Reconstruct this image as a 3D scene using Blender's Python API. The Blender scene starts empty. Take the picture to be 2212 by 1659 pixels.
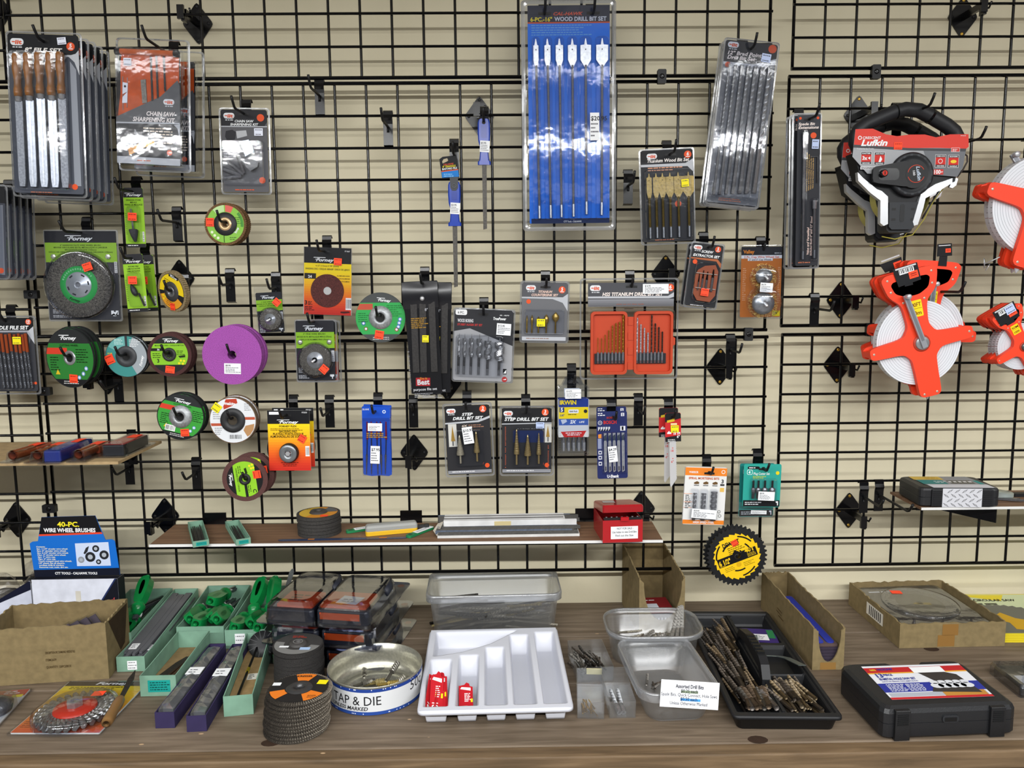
import bpy, math, random
from mathutils import Vector, Matrix
random.seed(11)
SC = bpy.context.scene
COL = SC.collection
ZO = 2.136                      # the photo's survey has its origin at a grid corner; this lifts the floor to z = 0
W_, H_ = 2212., 1659.
FPX = 1661.
CAM = Vector((.254, -1.9406, -.5043 + ZO))
def _rot():
    rx, ry, rz = -.11952, .00892, -.00954
    return Matrix.Rotation(rz, 3, 'Z') @ Matrix.Rotation(rx, 3, 'X') @ Matrix.Rotation(ry, 3, 'Y')
RC = _rot()
S = .0762
WALL = .09
CT = -1.356 + ZO                # counter top
R = math.radians

def ray(px, py):
    return RC @ Vector(((px - W_/2)/FPX, 1, (H_/2 - py)/FPX))
def onY(p, y):
    d = ray(*p); t = (y - CAM.y)/d.y
    return CAM + d*t
def onZ(p, z):
    d = ray(*p); t = (z - CAM.z)/d.z
    return CAM + d*t
def onX(p, x):
    d = ray(*p); t = (x - CAM.x)/d.x
    return CAM + d*t
def proj(P):
    q = RC.transposed() @ (Vector(P) - CAM)
    return (W_/2 + FPX*q.x/q.y, H_/2 - FPX*q.z/q.y)
def hgt(base, ytop):
    """height above world point base whose image row is ytop"""
    lo, hi = 0., .6
    for _ in range(40):
        m = (lo + hi)/2
        if proj(base + Vector((0, 0, m)))[1] > ytop: lo = m
        else: hi = m
    return lo
def mpp(P):
    """metres per pixel at world point P"""
    return (RC.transposed() @ (Vector(P) - CAM)).y/FPX

# ---------------------------------------------------------------- materials
def lin(h):
    o = []
    for i in (0, 2, 4):
        c = int(h[i:i+2], 16)/255
        o.append(c/12.92 if c <= .04045 else ((c + .055)/1.055)**2.4)
    return (*o, 1)
_M = {}
CLS = {  # roughness, metallic, specular, noise scale, noise amount, bump
    'p': (.5, 0, .18, 0, 0, 0), 'm': (.85, 0, .25, 60, .14, .12), 'g': (.2, 0, .35, 0, 0, 0), 'k': (.5, 0, .4, 0, 0, 0),
    'x': (.28, .72, .5, 180, .15, 0), 'y': (.5, .6, .5, 220, .25, .1), 'r': (.8, 0, .3, 900, .75, .6), 'f': (.95, 0, .1, 260, .35, .4),
    'l': (.45, 0, .5, 500, .06, .15), 's': (.3, .5, .6, 0, 0, 0), 'w': (.35, 0, .5, 0, 0, 0), 'd': (.9, 0, .2, 25, .12, .05),
}
NAMES = {'p': 'printed card', 'm': 'matte board', 'g': 'glossy plastic', 'k': 'satin plastic', 'x': 'bright steel', 'y': 'worn steel', 'r': 'abrasive grit',
         'f': 'fibrous', 'l': 'grained plastic', 's': 'painted metal', 'w': 'turned wood', 'd': 'dusty'}
def mat(h, c='p'):
    k = (h, c)
    if k in _M: return _M[k]
    m = bpy.data.materials.new(f'{NAMES.get(c, c)} {h}')
    m.use_nodes = True
    nt = m.node_tree; b = nt.nodes['Principled BSDF']
    ro, me, sp, ns, na, bu = CLS[c]
    col = lin(h)
    b.inputs['Base Color'].default_value = col
    b.inputs['Roughness'].default_value = ro
    b.inputs['Metallic'].default_value = me
    b.inputs['Specular IOR Level'].default_value = sp
    if ns:
        tc = nt.nodes.new('ShaderNodeTexCoord'); n = nt.nodes.new('ShaderNodeTexNoise')
        n.inputs['Scale'].default_value = ns; n.inputs['Detail'].default_value = 3
        nt.links.new(tc.outputs['Object'], n.inputs['Vector'])
        r = nt.nodes.new('ShaderNodeMapRange')
        r.inputs['From Min'].default_value = .3; r.inputs['From Max'].default_value = .7
        r.inputs['To Min'].default_value = 1 - na; r.inputs['To Max'].default_value = 1 + na
        nt.links.new(n.outputs['Fac'], r.inputs['Value'])
        x = nt.nodes.new('ShaderNodeVectorMath'); x.operation = 'SCALE'; x.inputs[0].default_value = col[:3]
        nt.links.new(r.outputs['Result'], x.inputs['Scale'])
        nt.links.new(x.outputs['Vector'], b.inputs['Base Color'])
        if bu:
            bp = nt.nodes.new('ShaderNodeBump'); bp.inputs['Strength'].default_value = bu; bp.inputs['Distance'].default_value = .002
            nt.links.new(n.outputs['Fac'], bp.inputs['Height']); nt.links.new(bp.outputs['Normal'], b.inputs['Normal'])
    _M[k] = m
    return m
def clear(h='f2f4f8', rough=.07, base=.0075, edge=.5, frost=0.):
    k = ('clear', h, rough, base, edge, frost)
    if k in _M: return _M[k]
    m = bpy.data.materials.new(f'clear plastic {h} {len(_M)}'); m.use_nodes = True
    nt = m.node_tree; nt.nodes.clear()
    o = nt.nodes.new('ShaderNodeOutputMaterial'); t = nt.nodes.new('ShaderNodeBsdfTransparent'); g = nt.nodes.new('ShaderNodeBsdfGlossy')
    t.inputs['Color'].default_value = lin(h); g.inputs['Roughness'].default_value = rough; g.inputs['Color'].default_value = (1, 1, 1, 1)
    lw = nt.nodes.new('ShaderNodeLayerWeight'); lw.inputs['Blend'].default_value = .35
    mr = nt.nodes.new('ShaderNodeMapRange'); mr.inputs['To Min'].default_value = base; mr.inputs['To Max'].default_value = edge
    nt.links.new(lw.outputs['Facing'], mr.inputs['Value'])
    tc = nt.nodes.new('ShaderNodeTexCoord'); n = nt.nodes.new('ShaderNodeTexNoise'); n.inputs['Scale'].default_value = 22; n.inputs['Detail'].default_value = 3
    bp = nt.nodes.new('ShaderNodeBump'); bp.inputs['Strength'].default_value = .16; bp.inputs['Distance'].default_value = .004
    nt.links.new(tc.outputs['Object'], n.inputs['Vector']); nt.links.new(n.outputs['Fac'], bp.inputs['Height']); nt.links.new(bp.outputs['Normal'], g.inputs['Normal'])
    x = nt.nodes.new('ShaderNodeMixShader')
    nt.links.new(mr.outputs['Result'], x.inputs['Fac'])
    if frost:
        d = nt.nodes.new('ShaderNodeBsdfDiffuse'); d.inputs['Color'].default_value = lin('e6e8ea')
        tl = nt.nodes.new('ShaderNodeBsdfTranslucent'); tl.inputs['Color'].default_value = lin('e6e8ea')
        dm = nt.nodes.new('ShaderNodeMixShader'); dm.inputs['Fac'].default_value = .5
        nt.links.new(d.outputs[0], dm.inputs[1]); nt.links.new(tl.outputs[0], dm.inputs[2])
        y = nt.nodes.new('ShaderNodeMixShader'); y.inputs['Fac'].default_value = frost
        nt.links.new(t.outputs[0], y.inputs[1]); nt.links.new(dm.outputs[0], y.inputs[2])
        nt.links.new(y.outputs[0], x.inputs[1])
    else:
        nt.links.new(t.outputs[0], x.inputs[1])
    nt.links.new(g.outputs[0], x.inputs[2]); nt.links.new(x.outputs[0], o.inputs['Surface'])
    _M[k] = m
    return m
CLEAR = clear()
SHELL = clear('e2e5ec', .07, .016, .6)
FROST = clear('eef0f2', .25, .04, .3, .22)
EDGE = clear('dfe2ea', .12, .1, .6, .3)
BAG = clear('f4f4f6', .1, .05, .5)

def node_mat(name, build):
    m = bpy.data.materials.new(name); m.use_nodes = True
    build(m.node_tree, m.node_tree.nodes['Principled BSDF'])
    return m
def N(nt, t, **kw):
    n = nt.nodes.new(t)
    for k, v in kw.items():
        if hasattr(n, k): setattr(n, k, v)
        else: n.inputs[k].default_value = v
    return n

# ---------------------------------------------------------------- mesh builder
_T = {}
def tmesh(s, bold, sh):
    k = (s, bold, sh)
    if k in _T: return _T[k]
    cu = bpy.data.curves.new('lettering', 'FONT'); cu.body = s; cu.size = 1; cu.offset = bold; cu.shear = sh; cu.resolution_u = 2
    ob = bpy.data.objects.new('lettering', cu)
    me = ob.to_mesh()
    v = [(p.co.x, p.co.y) for p in me.vertices]; f = [tuple(q.vertices) for q in me.polygons]
    ob.to_mesh_clear(); bpy.data.objects.remove(ob); bpy.data.curves.remove(cu)
    if v:
        x0 = min(p[0] for p in v); x1 = max(p[0] for p in v)
    else: x0 = x1 = 0
    _T[k] = (v, f, x0, x1)
    return _T[k]
def rr(u0, v0, u1, v1, r, n=4):
    r = min(r, abs(u1-u0)/2*.999, abs(v1-v0)/2*.999); o = []
    for cx, cy, a in ((u1-r, v0+r, -90), (u1-r, v1-r, 0), (u0+r, v1-r, 90), (u0+r, v0+r, 180)):
        for i in range(n+1):
            t = R(a + 90*i/n); o.append((cx + r*math.cos(t), cy + r*math.sin(t)))
    return o
def circ(cx, cy, rx, n=32, ry=None, a0=0, a1=360):
    ry = rx if ry is None else ry
    k = n if a1-a0 >= 360 else n+1
    return [(cx + rx*math.cos(R(a0 + (a1-a0)*i/n)), cy + ry*math.sin(R(a0 + (a1-a0)*i/n))) for i in range(k)]
def rotpts(p, c, deg):
    s, k = math.sin(R(deg)), math.cos(R(deg))
    return [(c[0] + (x-c[0])*k - (y-c[1])*s, c[1] + (x-c[0])*s + (y-c[1])*k) for x, y in p]

class B:
    def __init__(s, T=None):
        s.v = []; s.f = []; s.mi = []; s.sm = []; s.mats = []; s.T = T
    def _m(s, m):
        if isinstance(m, tuple): m = mat(*m)
        elif isinstance(m, str): m = mat(m)
        if m not in s.mats: s.mats.append(m)
        return s.mats.index(m)
    def add(s, vs, fs, m, smooth=False):
        o = len(s.v); i = s._m(m)
        s.v += [s.T(*p) for p in vs] if s.T else [tuple(p) for p in vs]
        for q in fs:
            s.f.append([o + a for a in q]); s.mi.append(i); s.sm.append(smooth)
    # flat drawing: (u, v) in the item's own photo pixels, w in millimetres towards the viewer
    def quad(s, u0, v0, u1, v1, w, m): s.add([(u0, v0, w), (u1, v0, w), (u1, v1, w), (u0, v1, w)], [(0, 1, 2, 3)], m)
    def poly(s, p, w, m): s.add([(a, b, w) for a, b in p], [tuple(range(len(p)))], m)
    def slab(s, p, w0, w1, m, smooth=False):
        n = len(p); s.add([(a, b, w0) for a, b in p] + [(a, b, w1) for a, b in p],
              [tuple(range(n)), tuple(range(n, 2*n))] + [(i, (i+1) % n, n+(i+1) % n, n+i) for i in range(n)], m, smooth)
    def loft(s, rings, m, cap0=True, cap1=True, smooth=False, close=True):
        n = len(rings[0]); vs = [p for r in rings for p in r]; fs = []
        for k in range(len(rings)-1):
            for i in range(n if close else n-1):
                j = (i+1) % n; fs.append((k*n+i, k*n+j, (k+1)*n+j, (k+1)*n+i))
        if cap0: fs.append(tuple(range(n)))
        if cap1: fs.append(tuple(range((len(rings)-1)*n, len(rings)*n)))
        s.add(vs, fs, m, smooth)
    def ring(s, cx, cy, r0, r1, w, m, n=40, a0=0, a1=360):
        A = circ(cx, cy, r0, n, None, a0, a1); Z = circ(cx, cy, r1, n, None, a0, a1); k = len(A)
        s.add([(a, b, w) for a, b in A] + [(a, b, w) for a, b in Z],
              [(i, (i+1) % k, k+(i+1) % k, k+i) for i in range(k if a1-a0 >= 360 else k-1)], m)
    def disc(s, cx, cy, r, w, m, n=32): s.poly(circ(cx, cy, r, n), w, m)
    def lathe(s, cx, cy, prof, m, n=32, smooth=True, cap0=False, cap1=False):
        s.loft([[(a, b, w) for a, b in circ(cx, cy, r, n)] for r, w in prof], m, cap0, cap1, smooth)
    def box(s, x0, x1, y0, y1, z0, z1, m):
        s.add([(x0, y0, z0), (x1, y0, z0), (x1, y1, z0), (x0, y1, z0), (x0, y0, z1), (x1, y0, z1), (x1, y1, z1), (x0, y1, z1)],
              [(0, 3, 2, 1), (4, 5, 6, 7), (0, 1, 5, 4), (1, 2, 6, 5), (2, 3, 7, 6), (3, 0, 4, 7)], m)
    def tube(s, pts, r, m, n=8, cap=True, smooth=True, prof=None):
        pts = [Vector(p) for p in pts]; rings = []
        for i, p in enumerate(pts):
            t = (pts[min(i+1, len(pts)-1)] - pts[max(i-1, 0)])
            t.normalize()
            a = Vector((0, 0, 1)) if abs(t.z) < .9 else Vector((1, 0, 0))
            x = t.cross(a).normalized(); y = x.cross(t)
            q = prof[i] if prof else r
            rings.append([tuple(p + (x*math.cos(2*math.pi*k/n) + y*math.sin(2*math.pi*k/n))*q) for k in range(n)])
        s.loft(rings, m, cap, cap, smooth)
    def text(s, t, u, v, h, m, w=.6, width=None, bold=.02, it=0., align='L', rot=0, face=None):
        """cap height h, baseline at v; u is the left end, centre or right end"""
        vs, fs, x0, x1 = tmesh(t, bold, it)
        if not vs: return
        k = h/.73; kx = k if width is None else width/max(x1-x0, 1e-6)
        L = (x1-x0)*kx; o = {'L': 0, 'C': -L/2, 'R': -L}[align]
        c, sn = math.cos(R(rot)), math.sin(R(rot)); P = []
        for x, y in vs:
            a = (x-x0)*kx + o; b = -y*k
            a, b = a*c - b*sn, a*sn + b*c
            P.append(face(u+a, v+b) if face else (u+a, v+b, w))
        s.add(P, fs, m)
    def words(s, u, v, width, n, pitch, h, m, w=.55, align='L', seed=1):
        """lines of print too small to read, as word-long dashes"""
        rg = random.Random(seed*7+n)
        for i in range(n):
            L = width*rg.uniform(.6, 1.) ; x = u if align == 'L' else (u + (width-L)/2 if align == 'C' else u + width-L); e = x+L
            while x < e - h:
                q = min(rg.uniform(1.5, 5)*h, e-x); s.quad(x, v+i*pitch, x+q, v+i*pitch+h, w, m); x += q + h*.7
    def barcode(s, u0, v0, u1, v1, w=.5, vert=False, bg='f2f2f2'):
        s.quad(u0, v0, u1, v1, w, (bg, 'p')); rg = random.Random(int(u0*13+v0)); a = (v0 if vert else u0); e = (v1 if vert else u1); p = (e-a)*.06; a += p
        while a < e-p:
            q = (e-a)*.0 + (v1-v0 if vert else u1-u0)*rg.choice((.02, .03, .05))
            if vert: s.quad(u0+(u1-u0)*.12, a, u1-(u1-u0)*.12, a+q, w+.15, ('18181a', 'p'))
            else: s.quad(a, v0+(v1-v0)*.12, a+q, v1-(v1-v0)*.12, w+.15, ('18181a', 'p'))
            a += q + (v1-v0 if vert else u1-u0)*rg.choice((.025, .04, .06))
    def grad(s, u0, v0, u1, v1, w, stops, n=14):
        for i in range(n):
            t = (i+.5)/n
            for a, b in zip(stops, stops[1:]):
                if a[0] <= t <= b[0]:
                    f = (t-a[0])/(b[0]-a[0]); c = ''.join('%02x' % round(int(a[1][k:k+2], 16)*(1-f) + int(b[1][k:k+2], 16)*f) for k in (0, 2, 4)); break
            s.quad(u0, v0+(v1-v0)*i/n, u1, v0+(v1-v0)*(i+1)/n, w, (c, 'p'))
    def build(s, name, parent=None, M=None, label=None):
        me = bpy.data.meshes.new(name); me.from_pydata(s.v, [], s.f)
        for m in s.mats: me.materials.append(m)
        me.polygons.foreach_set('material_index', s.mi); me.polygons.foreach_set('use_smooth', s.sm)
        me.update()
        o = bpy.data.objects.new(name, me); COL.objects.link(o)
        if M is not None: o.matrix_world = M
        if parent: o.parent = parent
        if label: o['label'] = label
        return o

def tag(o, label, cat, group=None, kind=None):
    if label: o['label'] = label
    if cat: o['category'] = cat
    if group: o['group'] = group
    if kind: o['kind'] = kind
    return o
def empty(name, M, label, cat, group=None):
    o = bpy.data.objects.new(name, None); COL.objects.link(o); o.matrix_world = M; o.empty_display_size = .02
    return tag(o, label, cat, group)
def dup(root, M, label=None, group=None):
    r = root.copy(); COL.objects.link(r); r.matrix_world = M
    if label: r['label'] = label
    if group: r['group'] = group
    for ch in list(root.children):
        c = ch.copy(); COL.objects.link(c); c.parent = r
        for g in list(ch.children):
            d = g.copy(); COL.objects.link(d); d.parent = c
    return r
def struct(name, b, M=None):
    o = b.build(name, None, M); o['kind'] = 'structure'; return o

# ---------------------------------------------------------------- frames
class Fr:
    """flat frame hanging in front of the grid: corners as surveyed in the photo, d = distance in front of the grid plane"""
    def __init__(s, tl, tr, bl, d, yaw=0, tilt=0, W=None, H=None):
        A, T, L = onY(tl, -d), onY(tr, -d), onY(bl, -d)
        ex, ez = T-A, A-L
        ang = (math.atan2(ex.z, ex.x) + math.atan2(-ez.x, ez.z))/2
        wp = math.dist(tl, tr); hp = math.dist(tl, bl)
        s.W = W or wp; s.H = H or hp
        s.su = ex.length/s.W; s.sv = ez.length/s.H
        cen = (T+L)/2
        Q = Matrix.Rotation(R(yaw), 4, 'Z') @ Matrix.Rotation(-ang, 4, 'Y') @ Matrix.Rotation(R(tilt), 4, 'X')
        o = cen + Q.to_3x3() @ Vector((-ex.length/2, 0, ez.length/2))
        s.M = Matrix.Translation(o) @ Q
        s.d = d
    def T(s, u, v, w): return (u*s.su, -w*.001, -v*s.sv)
    def b(s): return B(s.T)
    def world(s, u, v, w=0): return s.M @ Vector(s.T(u, v, w))
def cfr(c, d, r=None, yaw=0, tilt=0, roll=0):
    """frame centred on a photo point, unit = one photo pixel at that place"""
    P = onY(c, -d); k = mpp(P)
    Q = Matrix.Rotation(R(yaw), 4, 'Z') @ Matrix.Rotation(R(tilt), 4, 'X') @ Matrix.Rotation(R(roll), 4, 'Y')
    f = Fr.__new__(Fr); f.su = f.sv = k; f.M = Matrix.Translation(P) @ Q; f.d = d; f.W = f.H = 0
    return f
def shifted(fr, dy, jx=0, jz=0, jr=0):
    """the same frame dy further back along the hook"""
    M = fr.M.copy()
    return Matrix.Translation((jx, dy, jz)) @ M @ Matrix.Rotation(R(jr), 4, 'Y')
# ================================================================ the setting
def wall_nodes(nt, b):
    tc = N(nt, 'ShaderNodeTexCoord'); mp = N(nt, 'ShaderNodeMapping'); mp.inputs['Scale'].default_value = (1, 1, .35)
    n = N(nt, 'ShaderNodeTexNoise'); n.inputs['Scale'].default_value = 3.2; n.inputs['Detail'].default_value = 5
    r = N(nt, 'ShaderNodeValToRGB'); r.color_ramp.elements[0].position = .35; r.color_ramp.elements[1].position = .7
    r.color_ramp.elements[0].color = lin('d3caae'); r.color_ramp.elements[1].color = lin('dcd3b7')
    n2 = N(nt, 'ShaderNodeTexNoise'); n2.inputs['Scale'].default_value = 90
    bp = N(nt, 'ShaderNodeBump'); bp.inputs['Strength'].default_value = .12; bp.inputs['Distance'].default_value = .002
    L = nt.links.new
    L(tc.outputs['Object'], mp.inputs['Vector']); L(mp.outputs['Vector'], n.inputs['Vector']); L(n.outputs['Fac'], r.inputs['Fac'])
    L(r.outputs['Color'], b.inputs['Base Color']); L(tc.outputs['Object'], n2.inputs['Vector']); L(n2.outputs['Fac'], bp.inputs['Height']); L(bp.outputs['Normal'], b.inputs['Normal'])
    b.inputs['Roughness'].default_value = .6; b.inputs['Specular IOR Level'].default_value = .2
WALLM = node_mat('beige painted wall', wall_nodes)
b = B(); b.box(-3.5, 4, WALL, WALL+.12, 0, 2.75, WALLM); struct('wall_back', b)
b = B(); b.box(-3.5, 4, -6.5, WALL, -.1, 0, mat('8a8580', 'd')); struct('floor', b)
b = B(); b.box(-3.5, 4, -6.5, WALL+.12, 2.75, 2.85, mat('e4e2dc', 'd')); struct('ceiling', b)

def wood_nodes(c0, c1, c2, sy=1.0):
    def f(nt, b):
        L = nt.links.new
        tc = N(nt, 'ShaderNodeTexCoord'); mp = N(nt, 'ShaderNodeMapping'); mp.inputs['Scale'].default_value = (2.2, 30*sy, 30)
        n = N(nt, 'ShaderNodeTexNoise'); n.inputs['Scale'].default_value = 2.6; n.inputs['Detail'].default_value = 8; n.inputs['Distortion'].default_value = .5
        r = N(nt, 'ShaderNodeValToRGB'); e = r.color_ramp.elements
        e[0].position = .3; e[0].color = lin(c0); e[1].position = .72; e[1].color = lin(c2)
        k = e.new(.5); k.color = lin(c1)
        L(tc.outputs['Object'], mp.inputs['Vector']); L(mp.outputs['Vector'], n.inputs['Vector']); L(n.outputs['Fac'], r.inputs['Fac'])
        g = N(nt, 'ShaderNodeTexNoise'); g.inputs['Scale'].default_value = 3.; g.inputs['Detail'].default_value = 4
        L(tc.outputs['Object'], g.inputs['Vector'])
        mr = N(nt, 'ShaderNodeMapRange'); mr.inputs['From Min'].default_value = .3; mr.inputs['From Max'].default_value = .7; mr.inputs['To Min'].default_value = .85; mr.inputs['To Max'].default_value = 1.12
        L(g.outputs['Fac'], mr.inputs['Value'])
        x = N(nt, 'ShaderNodeVectorMath', operation='SCALE'); L(r.outputs['Color'], x.inputs[0]); L(mr.outputs['Result'], x.inputs['Scale'])
        # pale chips where the stain is knocked off
        v = N(nt, 'ShaderNodeTexVoronoi'); v.inputs['Scale'].default_value = 9; mp2 = N(nt, 'ShaderNodeMapping'); mp2.inputs['Scale'].default_value = (1, 2.2, 2.2)
        L(tc.outputs['Object'], mp2.inputs['Vector']); L(mp2.outputs['Vector'], v.inputs['Vector'])
        c = N(nt, 'ShaderNodeValToRGB'); c.color_ramp.interpolation = 'LINEAR'
        c.color_ramp.elements[0].position = .035; c.color_ramp.elements[0].color = (1, 1, 1, 1); c.color_ramp.elements[1].position = .05; c.color_ramp.elements[1].color = (0, 0, 0, 1)
        L(v.outputs['Distance'], c.inputs['Fac'])
        mx = N(nt, 'ShaderNodeMix', data_type='RGBA'); L(c.outputs['Color'], mx.inputs['Factor']); L(x.outputs['Vector'], mx.inputs[6]); mx.inputs[7].default_value = lin('b79a78')
        L(mx.outputs[2], b.inputs['Base Color'])
        bp = N(nt, 'ShaderNodeBump'); bp.inputs['Strength'].default_value = .25; bp.inputs['Distance'].default_value = .003
        L(n.outputs['Fac'], bp.inputs['Height']); L(bp.outputs['Normal'], b.inputs['Normal'])
        b.inputs['Roughness'].default_value = .6; b.inputs['Specular IOR Level'].default_value = .3
    return f
WOOD = node_mat('brown stained pine', wood_nodes('5d5041', '6d5f50', '7e6f5e'))
WOODF = node_mat('worn stained pine edge', wood_nodes('544431', '65523c', '78634a'))
WOODR = node_mat('reddish stained pine', wood_nodes('4a2a16', '63391e', '7a4a28'))
LAM = node_mat('walnut laminate', wood_nodes('624937', '755842', '85674f', 1.2))
KNOT = mat('33241a', 'm')

FY = -.581
bench = empty('workbench', Matrix.Translation((0, 0, CT)), 'brown stained wooden plank workbench along the wall under the wire grid', 'workbench')
b = B()
for y0, y1 in ((-.117, WALL-.001), (-.349, -.1205), (FY, -.3525)):
    p = rr(y0, -.036, y1, 0, .0025, 2)
    b.loft([[(x, q[0], q[1]) for q in p] for x in (-2.2, 2.9)], WOOD)
for px, py, r_ in ((1637, 1598, .013), (584, 1605, .012), (2012, 1402, .012)):
    P = onZ((px, py), CT); b.loft([[(P.x + r_*1.5*math.cos(t*.52), P.y + r_*math.sin(t*.52), .0004) for t in range(12)], [(P.x, P.y, .0005)]*12], KNOT, False, False)
b.build('plank_top', bench)
b = B(); p = rr(FY-.036, -.037, FY-.0005, -.0005, .004, 3)
b.loft([[(x, q[0], q[1]) for q in p] for x in (-2.2, 2.9)], WOODF); b.build('front_board', bench)
b = B(); b.box(-2.2, 2.9, FY-.02, FY+.02, -.14, -.044, WOODR); b.build('lower_rail', bench)
for x in (-1.5, .3, 2.1):
    b = B(); b.box(x, x+.09, FY+.022, FY+.11, -CT, -.037, WOODR); b.build('leg', bench)

# ---------------------------------------------------------------- wire grid panels
WIRE = mat('08080a', 'g')
def panel(x0, z0, nc, label, rows=8, zb=None):
    e = empty('wire_grid', Matrix.Translation((x0, 0, z0)), label, 'wire grid panel', 'black wire grid panels')
    X1 = nc*S; Z1 = -rows*S + .004
    fr = B(); r = .0040
    for z in (0, Z1): fr.tube([(-r, 0, z), (X1+r, 0, z)], r*1.12, WIRE)
    for x in (0, X1): fr.tube([(x, .0055, .002), (x, .0055, Z1-.002)], r, WIRE)
    fr.build('outer_frame', e)
    la = B(); r = .0033
    for i in range(1, nc): la.tube([(i*S, .0055, 0), (i*S, .0055, Z1)], r, WIRE, 8, False)
    for j in range(1, rows): la.tube([(-.004, 0, -j*S), (X1+.004, 0, -j*S)], r, WIRE)
    la.build('wire_lattice', e)
X0 = -12*S
pos = {'um': (X0-.0091, ZO+.01286+8*S-.004), 'mm': (X0, ZO), 'lm': (X0+.0036, ZO-.6237)}
for k, (x, z) in pos.items():
    n = {'um': 'upper', 'mm': 'middle', 'lm': 'lowest'}[k]
    panel(x, z, 24, f'wide black wire grid panel, {n} of the central column of panels')
    panel(x-.018-16*S, z-.004, 16, f'black wire grid panel, {n} at the left edge of the wall')
for n, p, u in (('upper', (1713, 148.6), 8*S-.004), ('middle', (1707, 165.4), 0), ('lowest', (1692, 723), 0)):
    P = onY(p, 0); panel(P.x, P.z+u, 14, f'black wire grid panel, {n} at the right edge of the wall')

BLK = mat('0a0a0c', 'g')
BLK2 = mat('0c0d10', 'k')
GOLD = mat('b8923a', 'x'); STEEL = mat('c2c5ca', 'x'); DSTEEL = mat('6b6c70', 'x')
def diamond(px, py, where, arm=1, gold=0):
    P = onY((px, py), WALL-.0005)
    e = empty('wall_bracket', Matrix.Translation(P), f'black diamond shaped wall bracket {where}', 'wall bracket', 'diamond wall brackets holding the grid')
    b = B(lambda u, v, w: (u, -w, v)); a, h = .039, .052
    base = [(0, h), (a, 0), (0, -h), (-a, 0)]; o = []
    for i in range(4):
        p0, p, p1 = (Vector(base[(i+k) % 4]) for k in (-1, 0, 1))
        d0, d1 = (p0-p).normalized()*.008, (p1-p).normalized()*.008
        for t in (0, .5, 1):
            q = (p+d0)*(1-t)**2 + p*2*t*(1-t) + (p+d1)*t*t; o.append((q.x, q.y))
    b.slab(o, 0, .0035, BLK)
    b.build('plate', e)
    for x, z in ((0, h*.78), (0, -h*.78), (a*.7, 0), (-a*.7, 0)):
        s = B(lambda u, v, w: (u, -w, v)); s.lathe(x, z, [(.0042, .0035), (.0036, .0052), (.0012, .0045)], GOLD if (gold and abs(x) < .01 or gold > 1) else BLK2, 12, True, False, True); s.build('screw', e)
    s = B(); s.box(-.004, .004, -.082, -.003, -.008, .008, BLK); s.box(-.004, .004, -.096, -.078, -.024, -.006, BLK); s.box(-.012, .004, -.1, -.093, -.02, .012, BLK)
    s.tube([(.004, -.05, 0), (.016, -.085, -.006), (.016, -.094, .006)], .0025, BLK)
    s.build('arm', e)
for a in ((-6, 26, 'cut by the top left corner', 1, 0), (428, 52, 'near the top, left of the tall blue pack', 1, 0), (2078, 38, 'at the top right corner of the wall', 1, 1), (1036, 252, 'behind the right of the two blue handled files', 1, 0),
          (1853, 250, 'behind the black carry handle of the tape reels', 1, 1), (1437, 592, 'above the red drill bit case pack', 1, 1), (1555, 792, 'right of the red drill bit case pack', 1, 1),
          (1815, 648, 'below the spade bit extension packs, upper of two', 1, 2), (1808, 788, 'left of the big orange tape reel, lower of two', 1, 2), (390, 602, 'behind the tilted yellow flap disc', 1, 0),
          (232, 812, 'behind the dark green cutting discs', 1, 0), (38, 1122, 'left of the blue display box', 1, 0), (358, 1114, 'at the left end of the long laminate shelf', 1, 0),
          (895, 977, 'beside the blue needle file pouches', 1, 0), (1385, 1098, 'behind the red metal box', 1, 0), (1833, 1102, 'left of the black case on the right shelf', 1, 2),
          (967, 826, 'half hidden behind the wood boring bit pack', 1, 0)):
    diamond(*a)
def clip(px, py, where, horiz=True):
    P = onY((px, py), -.004)
    e = empty('joiner_clip', Matrix.Translation(P), f'small black screw clip joining grid panels {where}', 'clip', 'clips joining the grid panels')
    b = B(lambda u, v, w: (u, -w, v))
    if horiz: o = rr(-.0105, -.0165, .0105, .0165, .003)
    else: o = rr(-.0165, -.0105, .0165, .0105, .003)
    b.slab(o, -.006, .007, BLK2); b.build('body', e)
    b = B(lambda u, v, w: (u, -w, v)); b.lathe(0, 0, [(.0062, .007), (.005, .0092), (.0015, .0085)], BLK, 12, True, False, True); b.build('screw', e)
for a in ((1429, 166, 'above the titanium wood bit pack'), (1891, 156, 'above the black carry handle'), (1616, 722, 'below the orange wire wheel pack'), (1879, 712, 'left of the big orange tape reel'),
          (965, 724, 'between the file pouches and the wood boring bits'), (330, 186, 'behind the orange sharpening kits')): clip(*a)
for a in ((69, 636, 'left of the big wire wheel pack'), (97, 845, 'at the corner of the needle file pack'), (108, 1098, 'above the blue display box')): clip(*a, False)
HOOKN = 0
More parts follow.
